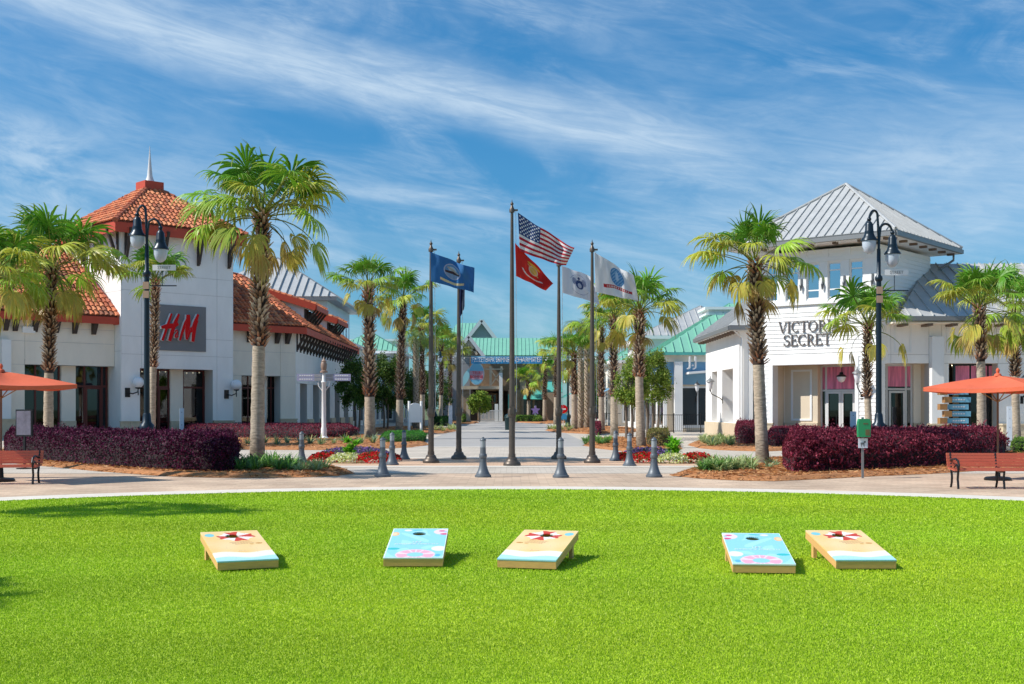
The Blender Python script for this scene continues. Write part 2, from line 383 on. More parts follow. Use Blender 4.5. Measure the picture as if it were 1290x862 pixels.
def pick(rg, pal, n, w=None, jit=0.15):
    pal = np.array(pal); i = rg.choice(len(pal), n, p=w); return pal[i]*(1+rg.uniform(-jit, jit, (n, 1)))

# ------------------------------------------------------------------ ground, lawn, paving
def ring(r0, r1, z, cx, cy, a0=0, a1=2*pi, n=160):
    mb = MB(); vs = []; fs = []
    for i in range(n+1):
        t = a0+(a1-a0)*i/n
        vs += [(cx+r0*cos(t), cy+r0*sin(t), z), (cx+r1*cos(t), cy+r1*sin(t), z)]
    for i in range(n): fs.append((2*i, 2*i+1, 2*i+3, 2*i+2))
    return mb.add(vs, fs)
def sheet(name, pts, z, m, kind='structure'):
    mb = MB(); mb.add([(p[0], p[1], z) for p in pts], [tuple(range(len(pts)))]); o = mb.build(name, m); o['kind'] = kind; return o
M_ground = mat('ground_soil_grass', (0.10, 0.13, 0.05), 0.95, var=0.3, vscale=0.05)
M_asphalt = mat('worn_asphalt', (0.36, 0.345, 0.33), 0.9, var=0.10, vscale=0.6, bump=0.3, bscale=80)
M_pave = brick_mat('tan_pavers', (0.60, 0.45, 0.32), (0.47, 0.335, 0.235), (0.38, 0.28, 0.20), 0.40, 0.20, 0.20, msize=0.008)
M_pavelight = brick_mat('light_pavers', (0.58, 0.51, 0.43), (0.48, 0.42, 0.35), (0.32, 0.28, 0.23), 0.30, 0.15, 0.10)
M_pavesalmon = brick_mat('salmon_pavers', (0.66, 0.44, 0.29), (0.58, 0.38, 0.25), (0.40, 0.27, 0.18), 0.22, 0.11, 0.12)
M_conc = mat('pale_concrete', (0.66, 0.61, 0.53), 0.85, var=0.13, vscale=1.6, bump=0.15)
M_turf = mat('artificial_turf_base', (0.29, 0.43, 0.02), 0.9, var=0.12, vscale=2.0, bump=0.6, bscale=120)
sheet('ground', [(-2500, -400), (2500, -400), (2500, 4500), (-2500, 4500)], 0.0, M_ground)
sheet('plaza', [(-40, -12), (40, -12), (40, 51), (-40, 51)], 0.004, M_pave)
sheet('avenue', [(-30, 51), (30, 51), (34, 170), (-34, 170)], 0.004, M_pavelight)
sheet('road', [(-4.4, 51.0), (3.6, 51.0), (3.6, 88), (4.6, 156), (-8.5, 156), (-4.4, 88)], 0.010, M_asphalt)
sheet('paving_light', [(-15, 30.2), (15, 30.2), (15, 50.8), (-15, 50.8)], 0.008, M_pavelight)
sheet('paving_salmon', [(-13, 34.1), (13, 34.1), (13, 39.2), (-13, 39.2)], 0.012, M_pavesalmon)
for i, (y0, y1) in enumerate(((33.4, 34.1), (39.2, 39.9), (50.6, 51.3))):
    sheet('paving_band', [(-13, y0), (13, y0), (13, y1), (-13, y1)], 0.016, M_conc)
sheet('paving_band', [(-4.6, 87), (3.8, 87), (3.8, 88.6), (-4.6, 88.6)], 0.016, M_conc)
ring(14.98, 16.0, 0.020, 0, 9).build('lawn_curb', M_conc)['kind'] = 'structure'
MB().lathe([(0.001, 0.0), (15.0, 0.0), (15.0, 0.012)], 160, (0, 9, 0.014), cap=False).build('lawn', M_turf)['kind'] = 'structure'
def turf():
    rg = np.random.default_rng(3); N = 760000
    # blades thin out with distance, as they shrink in the picture
    k = rg.uniform(0, 1, N); Y = 6.4*(24.2/6.4)**k; X = rg.uniform(-1, 1, N)*(0.47*Y+0.5)
    ok = (X**2+(Y-9)**2) < 14.95**2; X, Y = X[ok], Y[ok]; n = len(X)
    h = rg.uniform(0.006, 0.013, n)*(0.7+Y/20); w = (0.0013+0.00036*Y); a = rg.uniform(0, pi, n)
    lean = rg.normal(0, 0.35, (n, 2))*h[:, None]
    b = np.stack([X, Y, np.full(n, 0.024)], 1)
    dx = np.stack([np.cos(a)*w, np.sin(a)*w, np.zeros(n)], 1); t = b+np.stack([lean[:, 0], lean[:, 1], h], 1)
    V = np.stack([b-dx, b+dx, t+dx*0.3, t-dx*0.3], 1).reshape(-1, 3).astype(np.float32)
    cols = pick(rg, [(0.345, 0.52, 0.018), (0.405, 0.58, 0.022), (0.48, 0.62, 0.045), (0.29, 0.44, 0.014), (0.58, 0.68, 0.14)], n, [.34, .40, .17, .07, .02], 0.10)
    lo = 1+0.07*np.sin(X*0.9+1.5*np.sin(Y*0.35))*np.sin(Y*1.1+0.7*np.sin(X*0.5))+0.035*np.sign(np.sin(Y*2.2+0.05*X)); cols = cols*lo[:, None]; cols[:, 0] *= 1+0.07*np.sin(X*0.6+2)*np.cos(Y*0.7+X*0.3)
    o = bpy.data.objects.new('turf_blades', quadmesh('turf_blades', V, cols, M_turfblade)); C.objects.link(o)
    tag(o, 'bright green artificial turf pile covering the round lawn', 'turf', kind='stuff')
turf()

# ------------------------------------------------------------------ planting beds
def bed(pts, name='planting_bed', h=0.10, seed=1, straw=2500):
    P = [gp(*p) for p in pts]; n = len(P); rg = np.random.default_rng(seed)
    c = sum(P, Vector((0, 0, 0)))/n
    mb = MB(); vs = []; fs = []
    for p in P: vs.append((p.x, p.y, 0.012))
    for p in P:
        d = c-p; q = p+d.normalized()*min(0.35, d.length*0.5); vs.append((q.x, q.y, h))
    for i in range(n):
        j = (i+1) % n; fs.append((i, j, n+j, n+i))
    fs.append(tuple(range(n, 2*n)))
    o = mb.add(vs, fs).build(name, M_mulch, smooth=False); o['kind'] = 'structure'
    # pine straw needles lying on it
    poly = np.array([(p.x, p.y) for p in P]); mn = poly.min(0); mx = poly.max(0)
    Q = rg.uniform(mn, mx, (straw*3, 2)); ins = np.zeros(len(Q), bool); j = n-1
    for i in range(n):
        xi, yi = poly[i]; xj, yj = poly[j]
        ins ^= ((yi > Q[:, 1]) != (yj > Q[:, 1])) & (Q[:, 0] < (xj-xi)*(Q[:, 1]-yi)/(yj-yi+1e-9)+xi); j = i
    Q = Q[ins][:straw]
    if len(Q) == 0: return
    Z = np.full(len(Q), h+0.01); # keep the needles on the slope near the rim
    dist = np.full(len(Q), 9.0)
    for i in range(n):
        a = poly[i]; b = poly[(i+1) % n]; ab = b-a; t = np.clip(((Q-a)@ab)/(ab@ab+1e-9), 0, 1)
        dist = np.minimum(dist, np.linalg.norm(Q-(a+t[:, None]*ab), axis=1))
    Z = 0.02+np.minimum(dist/0.35, 1)*(h-0.005)
    me = leafmesh('pine_straw', np.column_stack([Q, Z]), rg.uniform(0.10, 0.22, len(Q)), pick(rg, [(0.42, 0.17, 0.055), (0.55, 0.26, 0.09), (0.25, 0.10, 0.04), (0.62, 0.36, 0.16)], len(Q)), M_petal, seed, 0.16,
                  dirs=np.column_stack([rg.normal(size=(len(Q), 2))*2, np.zeros(len(Q))]))
    s = bpy.data.objects.new('pine_straw', me); C.objects.link(s); s['kind'] = 'stuff'
bed([(-90, 575), (-40, 580), (0, 583), (57, 588), (124, 594.5), (211, 600.6), (268, 602.3), (320, 602.5), (380, 602), (425, 600), (447, 597), (432, 591), (392, 587), (345, 583.5), (300, 581), (200, 575), (60, 570), (-40, 568)], seed=1, straw=16000)
bed([(846, 600), (884, 603.6), (930, 606), (975, 606.8), (1032, 604.2), (1102, 600.5), (1191, 596.6), (1290, 590), (1340, 588), (1340, 570), (1200, 573), (1000, 578), (955, 580), (905, 585), (868, 592)], seed=2, straw=16000)
bed([(200, 565), (300, 567), (400, 567.5), (455, 567), (520, 564), (541, 561), (536, 557), (500, 552), (440, 547), (230, 546)], seed=3, straw=6000)
bed([(735, 562), (752, 565.5), (775, 568), (800, 569.5), (838, 569), (860, 566), (856, 561), (820, 554), (780, 552), (745, 554)], seed=4, straw=4000)
bed([(866, 561), (880, 565), (905, 567.5), (960, 569.5), (1040, 566), (1110, 561), (1110, 553), (1040, 550), (960, 547), (890, 551)], seed=5, straw=4000)
bed([(462, 547), (500, 548), (530, 547), (560, 546.2), (576, 543.5), (570, 540.5), (540, 538), (500, 538), (470, 540)], seed=6, straw=2500)
bed([(686, 542.5), (700, 545), (740, 547), (790, 546), (810, 543), (790, 539), (740, 537.5), (700, 538.5)], seed=7, straw=2500)
bed([(543, 533), (575, 534.8), (598, 534), (604, 532.2), (575, 530.6), (545, 530.6)], seed=8, straw=300, h=0.12)
bed([(648, 532.3), (690, 534.2), (712, 533.5), (712, 530.8), (650, 530.4)], seed=9, straw=300, h=0.12)

# ------------------------------------------------------------------ palms
GREENS = [(0.11, 0.29, 0.018), (0.19, 0.40, 0.025), (0.31, 0.49, 0.04)]
YELLOWS = [(0.42, 0.46, 0.05), (0.54, 0.47, 0.08), (0.32, 0.42, 0.04)]
STRAWS = [(0.58, 0.46, 0.15), (0.50, 0.36, 0.11), (0.48, 0.48, 0.10)]
def frond_mesh(name, elev, pet, R, droop, seed, pal, spread=125, nseg=34, bend=0.5, tipcol=(0.5, 0.38, 0.12), grav=1.0):
    r = random.Random(seed); V = []; Fc = []; col = []
    def addp(p, c): V.append(tuple(p)); col.append((*c, 1)); return len(V)-1
    e = elev; p = Vector((0, 0, 0)); K = 6; pc = (0.22, 0.27, 0.04); w = 0.035
    last = None
    for k in range(K+1):
        ww = w*(1-0.45*k/K)
        a = addp(p+Vector((0, ww, 0.006)), pc); b = addp(p+Vector((0, -ww, 0.006)), pc); c = addp(p+Vector((0, 0, -0.02)), pc)
        if last: Fc.extend([(last[0], a, b, last[1]), (last[1], b, c, last[2]), (last[2], c, a, last[0])])
        last = (a, b, c)
        if k < K: p = p+Vector((cos(e), 0, sin(e)))*(pet/K); e -= bend*droop/K
    a_ = Vector((cos(e), 0, sin(e))); s_ = Vector((0, 1, 0)); n_ = Vector((-sin(e), 0, cos(e)))
    base = pal[r.randrange(len(pal))]
    T = 6
    for i in range(nseg):
        th = radians(-spread+2*spread*i/(nseg-1))+r.uniform(-.025, .025)
        d = a_*cos(th)+s_*sin(th)+n_*(0.30*abs(sin(th))-0.1); d.normalize()
        st = p-a_*0.02
        Ls = R*(0.70+0.32*cos(th*0.62))*r.uniform(0.74, 1.12)
        if r.random() < 0.04: continue
        side = n_.cross(d).normalized()
        q = st.copy(); prev = None; dth = radians(2*spread/(nseg-1))
        hanging = r.random() < 0.18
        for k in range(T+1):
            f = k/T; rr = Ls*f
            wd = rr*dth*0.58 if f < 0.55 else Ls*0.55*dth*0.58*(1-(f-0.55)/0.45)**0.8
            wd = max(wd, 0.003)
            m = (base[0]*r.uniform(.9, 1.1), base[1]*r.uniform(.92, 1.08), base[2])
            if f > 0.7: t = (f-0.7)/0.3*0.55; m = tuple(m[j]*(1-t)+tipcol[j]*t for j in range(3))
            up = side.cross(d).normalized()
            if up.z < 0 and abs(elev) < 1.2: up = -up
            c0 = addp(q+up*0.0, m); l0 = addp(q+side*wd-up*wd*0.45, m); r0 = addp(q-side*wd-up*wd*0.45, m)
            if prev: Fc.extend([(prev[0], c0, l0, prev[1]), (prev[2], r0, c0, prev[0])])
            prev = (c0, l0, r0)
            g = (0.05+droop*(f**1.4)*1.15*grav)*(2.2 if hanging else r.uniform(0.7, 1.3))
            d = (d+Vector((0, 0, -g))).normalized(); side = (side-d*side.dot(d)).normalized()
            q = q+d*(Ls/T)
    me = bpy.data.meshes.new(name); me.from_pydata(V, [], Fc)
    ca = me.color_attributes.new('tint', 'FLOAT_COLOR', 'POINT'); ca.data.foreach_set('color', np.array(col, np.float32).ravel())
    me.materials.append(M_frond); me.update(); return me
FR_UP = [frond_mesh('frond_upright', radians(e), pet, R, dr, sd_, GREENS, sp) for e, pet, R, dr, sd_, sp in
         ((80, 0.95, 1.02, 0.30, 1, 120), (64, 1.15, 1.05, 0.45, 2, 128), (52, 1.3, 1.0, 0.55, 3, 130), (70, 1.05, 1.08, 0.35, 4, 110))]
FR_MID = [frond_mesh('frond_spreading', radians(e), pet, R, dr, sd_, GREENS[1:]+YELLOWS[:1]*1, 130) for e, pet, R, dr, sd_ in
          ((40, 1.45, 1.0, 0.50, 5), (26, 1.6, 1.02, 0.62, 6), (12, 1.5, 0.98, 0.75, 7), (32, 1.7, 0.95, 0.48, 8))]
FR_YEL = [frond_mesh('frond_drooping', radians(e), pet, R, dr, sd_, YELLOWS, 115, nseg=28, bend=0.9) for e, pet, R, dr, sd_ in
          ((6, 1.45, 0.88, 1.15, 9), (-6, 1.5, 0.85, 1.25, 10), (-20, 1.35, 0.85, 1.35, 11))]
FR_DRY = [frond_mesh('frond_withered', radians(e), pet, R, dr, sd_, STRAWS, 65, nseg=18, bend=1.0) for e, pet, R, dr, sd_ in
          ((-25, 1.1, 0.85, 1.5, 12), (-45, 0.95, 0.85, 1.6, 13), (-10, 1.15, 0.85, 1.5, 14))]
def boots_mesh(path, z0, z1, rad, seed, pitch=0.020, size=1.0, dark=False):
    """crossed stubs of old leaf stalks up the trunk; path(z)->(x,y), rad(z)"""
    r = random.Random(seed); V = []; Fc = []; col = []
    n = int((z1-z0)/pitch)
    for k in range(n):
        z = z0+(z1-z0)*k/n; a = k*2.39996+r.uniform(-.2, .2); x, y = path(z); R = rad(z)*0.92
        L = size*r.uniform(0.13, 0.27); w = size*r.uniform(0.030, 0.052); out = r.uniform(0.5, 1.3)
        o = Vector((cos(a), sin(a), 0)); s = Vector((-sin(a), cos(a), 0)); u = (Vector((0, 0, 1))+o*out+s*r.uniform(-.35, .35)).normalized()
        p = Vector((x, y, z))+o*R; b = len(V)
        tip = p+u*L
        for q in (p-s*w*1.2-o*0.02, p+s*w*1.2-o*0.02, p+o*0.045, tip-s*w*0.75, tip+s*w*0.75, tip+o*0.03): V.append(tuple(q))
        Fc.extend([(b, b+3, b+5, b+2), (b+2, b+5, b+4, b+1), (b, b+1, b+4, b+3), (b+3, b+4, b+5)])
        f = (z-z0)/(z1-z0); t = r.random()
        lo = (0.12, 0.066, 0.038) if t < 0.65 else (0.24, 0.15, 0.09)
        if f < 0.08 or f > 0.85: lo = (0.30, 0.10, 0.045)
        hi = (0.62, 0.51, 0.38) if t > 0.35 else (0.32, 0.19, 0.11)
        if dark: lo = (0.10, 0.085, 0.045); hi = (0.20, 0.18, 0.08)
        col += [(*lo, 1)]*3+[(*hi, 1)]*3
    me = bpy.data.meshes.new('leaf_bases'); me.from_pydata(V, [], Fc)
    ca = me.color_attributes.new('tint', 'FLOAT_COLOR', 'POINT'); ca.data.foreach_set('color', np.array(col, np.float32).ravel())
    me.materials.append(M_boot); me.update(); return me
PG = 'sabal palms planted along the lawn and the avenue'
def palm(x, y, zc, zb, r0, label, lean=0.0, seed=0, crown=1.0, n=(10, 14, 8, 4), leany=0.0, r1=None, group=PG, zoff=0.0):
    """zc = height where the fronds leave, zb = height where the stubs begin"""
    r = random.Random(seed*31+5); root = thing('palm_tree', label, 'palm tree', (x, y, 0), 0, group)
    r1 = r1 or r0*0.78
    bow = r.uniform(-.06, .06)
    def path(z):
        f = z/zc; return (lean*f+bow*sin(pi*f), leany*f)
    def rad(z): f = z/zc; return r1+(r0-r1)*(1-f)**2+0.10*r0*math.exp(-z/0.3)
    mb = MB(); K = 36
    mb.tube([(*path(zc*k/K), zc*k/K) for k in range(K+1)], [rad(zc*k/K)*(1+0.03*((-1)**k)) for k in range(K+1)], 14)
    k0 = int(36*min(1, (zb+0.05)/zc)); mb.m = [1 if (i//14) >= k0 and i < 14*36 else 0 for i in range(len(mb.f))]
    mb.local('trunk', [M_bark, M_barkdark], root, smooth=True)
    bo = bpy.data.objects.new('leaf_bases', boots_mesh(path, zb, zc+0.1, rad, seed, size=r0/0.2*0.95, pitch=0.0125*(1 if y < 60 else 1.8))); lnk(bo, root); bo['kind'] = 'stuff'
    cx, cy = path(zc)
    for lib, cnt, nm, zo in ((FR_UP, n[0], 'frond', 0.12), (FR_MID, n[1], 'frond', 0.0), (FR_YEL, n[2], 'frond', -0.12), (FR_DRY, n[3], 'frond', -0.25)):
        a0 = r.uniform(0, 6.28)
        for k in range(cnt):
            me = lib[r.randrange(len(lib))]; o = bpy.data.objects.new(nm, me); lnk(o, root)
            a = a0+k*2*pi/max(cnt, 1)+r.uniform(-.3, .3)
            o.location = (cx+0.08*cos(a), cy+0.08*sin(a), zc+zo*crown+r.uniform(-.1, .12)+zoff)
            o.rotation_euler = (r.uniform(-.45, .45), r.uniform(-.30, .25), a); s = crown*r.uniform(0.80, 1.16); o.scale = (s, s*r.uniform(.8, 1.05), s)
    return root
# photograph column of the trunk foot, its distance, crown centre (px,py), where stubs begin (py), trunk radius, crown size
def palm_px(px, Y, cx, cy, bpy_, r0, label, crown=1.0, seed=0, n=(9, 12, 7, 4)):
    n = (n[0]+2, n[1]+2, max(0, n[2]-2), n[3])
    X = xat(px, Y); zc = zat(cy, Y); zb = zat(bpy_, Y)
    return palm(X, Y, zc, zb, r0, label, lean=xat(cx, Y)-X, seed=seed, crown=crown, n=n)
palm_px(324, 36.4, 330, 272, 437, 0.225, 'tallest palm, ragged crown, in the bed right of the left front red hedge', 1.12, 1, (11, 15, 10, 6))
palm_px(61, 50, 66, 338, 468, 0.215, 'palm with broad yellowing crown in front of the left wing of the red roofed shop', 1.28, 2, (9, 15, 12, 8))
palm_px(-16, 46, -12, 352, 468, 0.21, 'palm just outside the left edge whose yellow fronds reach into view over the tiled wing', 1.15, 22, (9, 14, 11, 6))
palm_px(191, 58, 196, 356, 463, 0.19, 'palm behind the left street lamp, in front of the shop tower sign', 0.98, 3, (10, 12, 1, 0))
palm_px(466, 64, 464, 361, 500, 0.30, 'stout palm at the left kerb, beside the strappy plants and flower bed', 0.95, 4, (9, 12, 6, 3))
palm_px(503, 81, 508, 379, 502, 0.26, 'second palm from the left along the avenue, leaning slightly right', 1.10, 5, (7, 11, 8, 4))
palm_px(532, 103, 531, 414, 495, 0.24, 'avenue palm just left of the leftmost flagpole, in front of a shaded tree', 1.15, 6, (7, 10, 7, 3))
palm_px(555, 128, 556, 434, 496, 0.24, 'small far palm between the leftmost flagpole and the next flagpole', 1.2, 7, (7, 9, 5, 2))
palm_px(567, 142, 567, 446, 500, 0.24, 'farthest left avenue palm, close before the timber gateway', 1.15, 8, (6, 9, 5, 2))
palm_px(546, 117, 546, 430, 500, 0.24, 'far palm in the gap left of the thin far street lamp', 1.1, 31, (6, 9, 5, 2))
palm_px(700, 124, 701, 446, 500, 0.24, 'far palm between the date palms and the fourth flagpole', 1.15, 32, (6, 10, 6, 2))
palm_px(758, 84, 757, 412, 500, 0.23, 'palm partly hidden behind the rightmost flagpole, right of the date palms', 1.0, 33, (7, 10, 6, 2))
palm_px(808, 49.5, 806, 394, 476, 0.20, 'bushy green palm nearest the avenue on the right, behind the bollards', 0.98, 9, (11, 12, 6, 2))
palm_px(774, 73, 773, 402, 500, 0.25, 'palm standing just left of the right avenue palm with bare lower trunk', 1.05, 10, (8, 12, 8, 3))
palm_px(723.5, 92, 723, 447, 497, 0.25, 'avenue palm on the right beside the two date palms', 1.12, 11, (8, 11, 8, 3))
palm_px(686, 146, 687, 468, 504, 0.26, 'far palm right of the central flagpole, before the brown gate wing', 1.2, 12, (6, 10, 7, 2))
palm_px(666, 152, 665, 481, 505, 0.25, 'short far palm under the blue street banner by the gateway', 1.15, 13, (6, 10, 7, 2))
palm_px(961, 34, 951, 332, 459, 0.19, 'leaning palm at the left end of the front right red hedge', 0.80, 14, (8, 11, 9, 5))
palm_px(1096, 47, 1093, 411, 500, 0.15, 'slim palm behind the right street lamp, in front of the shop letters', 0.92, 15, (9, 11, 6, 2))
palm_px(1237, 42, 1234, 389, 453, 0.18, 'palm rising behind the right hedge beside the orange umbrella', 0.86, 16, (10, 12, 8, 4))
palm_px(1281, 50, 1279, 393, 475, 0.185, 'rightmost palm at the edge of the view, partly cut by the frame', 0.95, 17, (8, 12, 9, 5))
palm(-12.9, 17.6, 7.0, 4.8, 0.21, 'palm outside the left edge whose crown shades the lawn', 0.1, 18, 0.72)
palm(-15.0, 27.6, 10.3, 8.0, 0.22, 'tall palm outside the left edge whose crown shades the plaza', 0.1, 20)
palm(-14.2, 8.4, 7.2, 4.8, 0.21, 'palm far outside the left edge, frond tips shading the near lawn', 0.1, 19)

# date palms with feather leaves
def feather_mesh(seed, L=2.6):
    r = random.Random(seed); V = []; Fc = []; col = []
    e = radians(55); p = Vector((0, 0, 0)); K = 16
    for k in range(K):
        d = Vector((cos(e), 0, sin(e))); q = p+d*(L/K); b = len(V); w = 0.02*(1-k/K)+0.006
        V += [tuple(p+Vector((0, w, 0))), tuple(p-Vector((0, w, 0))), tuple(q-Vector((0, w, 0))), tuple(q+Vector((0, w, 0)))]
        col += [(0.2, 0.22, 0.05, 1)]*4; Fc.append((b, b+1, b+2, b+3))
        if k > 1:
            for s in (-1, 1):
                for h in (0, 0.5):
                    o = p+d*(L/K)*h; ln = 0.55*sin(pi*(0.15+0.8*k/K))*r.uniform(.85, 1.1)
                    t = o+(d*0.5+Vector((0, s, 0))*0.8+Vector((0, 0, r.uniform(-.35, .1)))).normalized()*ln
                    b = len(V); V += [tuple(o-d*0.018), tuple(o+d*0.018), tuple(t)]
                    c = r.choice([(0.10, 0.20, 0.05, 1), (0.14, 0.24, 0.06, 1), (0.17, 0.25, 0.07, 1)]); col += [c]*3; Fc.append((b, b+1, b+2))
        p = q; e -= radians(8.5)
    me = bpy.data.meshes.new('feather_frond'); me.from_pydata(V, [], Fc)
    ca = me.color_attributes.new('tint', 'FLOAT_COLOR', 'POINT'); ca.data.foreach_set('color', np.array(col, np.float32).ravel())
    me.materials.append(M_frond); me.update(); return me
FEATH = [feather_mesh(k) for k in range(3)]
def date_palm(px, Y, cy, label, seed):
    X = xat(px, Y); zc = zat(cy, Y); root = thing('date_palm', label, 'palm tree', (X, Y, 0), 0, 'date palms along the avenue')
    r = random.Random(seed); mb = MB(); mb.tube([(0, 0, zc*k/8) for k in range(9)], 0.24, 12); mb.local('trunk', M_bark, root, smooth=True)
    bo = bpy.data.objects.new('leaf_bases', boots_mesh(lambda z: (0, 0), 0.3, zc, lambda z: 0.24, seed, pitch=0.03, size=0.9, dark=True)); lnk(bo, root); bo['kind'] = 'stuff'
    for k in range(26):
        o = bpy.data.objects.new('frond', FEATH[k % 3]); lnk(o, root); a = k*2.4
        o.location = (0, 0, zc); tilt = (k/26)*1.2-0.35
        o.rotation_euler = (r.uniform(-.1, .1), tilt, a); s = r.uniform(.85, 1.15); o.scale = (s, s, s)
date_palm(524, 95, 428, 'feather leaved palm behind the left avenue palms, arching over to the left', 3)
date_palm(731.5, 96, 415, 'left one of the two mossy trunked date palms right of the avenue', 4)
date_palm(739.5, 98, 418, 'right one of the two mossy trunked date palms, behind the rightmost flagpole', 5)

# ------------------------------------------------------------------ broadleaf trees, hedges, shrubs
def leafy_tree(px, Y, base_z, cy, rx, rz, label, seed, pal, n=5000, leaf=0.11, sticks=1, group='small broadleaf trees by the shops'):
    n = int(n*1.8); leaf *= 1.15
    X = xat(px, Y); zc = zat(cy, Y); root = thing('leafy_tree', label, 'tree', (X, Y, 0), 0, group); r = random.Random(seed); rg = np.random.default_rng(seed)
    mb = MB(); fork = zc-rz*0.8
    for t in range(sticks):
        ox = (t-(sticks-1)/2)*0.28
        mb.tube([(ox, 0, 0), (ox*1.1+.03, 0, fork*0.5), (ox*1.3, 0.05, fork)], [0.09, 0.07, 0.055], 8)
    mb.local('trunk', M_treebark, root, smooth=True)
    lb = MB(); cent = []
    for k in range(9):
        a = k*2.4; e = r.uniform(0.1, 1.2); q = Vector((cos(a)*rx*0.75*cos(e), sin(a)*rx*0.75*cos(e), zc-fork+rz*0.65*sin(e)*r.uniform(-.3, 1)))
        lb.tube([(0, 0, fork), (q.x*0.5, q.y*0.5, fork+q.z*0.6), (q.x, q.y, fork+q.z)], [0.045, 0.03, 0.012], 6); cent.append((q.x, q.y, fork+q.z))
    lb.local('branches', M_treebark, root, smooth=True)
    cl = []
    for k in range(46):
        d = rg.normal(size=3); d /= np.linalg.norm(d); rr = rg.uniform(0.35, 1)**0.6
        cl.append((d[0]*rx*rr, d[1]*rx*rr, zc+d[2]*rz*rr))
    cl = np.array(cl); idx = rg.integers(0, len(cl), n); P = cl[idx]+rg.normal(size=(n, 3))*np.array([rx, rx, rz])*0.13
    me = leafmesh('crown', P, rg.uniform(leaf*.7, leaf*1.3, n), pick(rg, pal, n, jit=0.25), M_leaf, seed, 0.55)
    c = bpy.data.objects.new('crown', me); lnk(c, root)
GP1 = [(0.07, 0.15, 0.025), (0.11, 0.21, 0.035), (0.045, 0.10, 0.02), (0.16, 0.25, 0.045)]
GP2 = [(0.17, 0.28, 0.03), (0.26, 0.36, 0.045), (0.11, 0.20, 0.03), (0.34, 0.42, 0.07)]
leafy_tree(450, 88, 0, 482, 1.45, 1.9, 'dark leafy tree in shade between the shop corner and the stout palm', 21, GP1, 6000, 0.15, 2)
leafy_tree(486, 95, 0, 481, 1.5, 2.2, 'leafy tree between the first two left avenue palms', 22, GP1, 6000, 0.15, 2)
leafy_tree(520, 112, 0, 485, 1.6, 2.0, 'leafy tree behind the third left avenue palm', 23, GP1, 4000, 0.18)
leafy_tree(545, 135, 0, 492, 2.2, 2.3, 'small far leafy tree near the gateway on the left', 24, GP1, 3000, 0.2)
leafy_tree(796, 62, 0, 478, 0.95, 1.4, 'bright green crape myrtle left of the bushy green palm', 25, GP2, 6000, 0.10, 3)
leafy_tree(822, 66, 0, 476, 1.0, 1.5, 'bright green crape myrtle right of the bushy green palm', 26, GP2, 6000, 0.10, 3)
leafy_tree(604, 148, 0, 507, 1.5, 1.3, 'round clipped tree in front of the gateway opening', 27, GP2, 3000, 0.2)
leafy_tree(745, 118, 0, 486, 1.5, 2.2, 'narrow tree behind the date palm trunks', 28, GP1, 2500, 0.2)

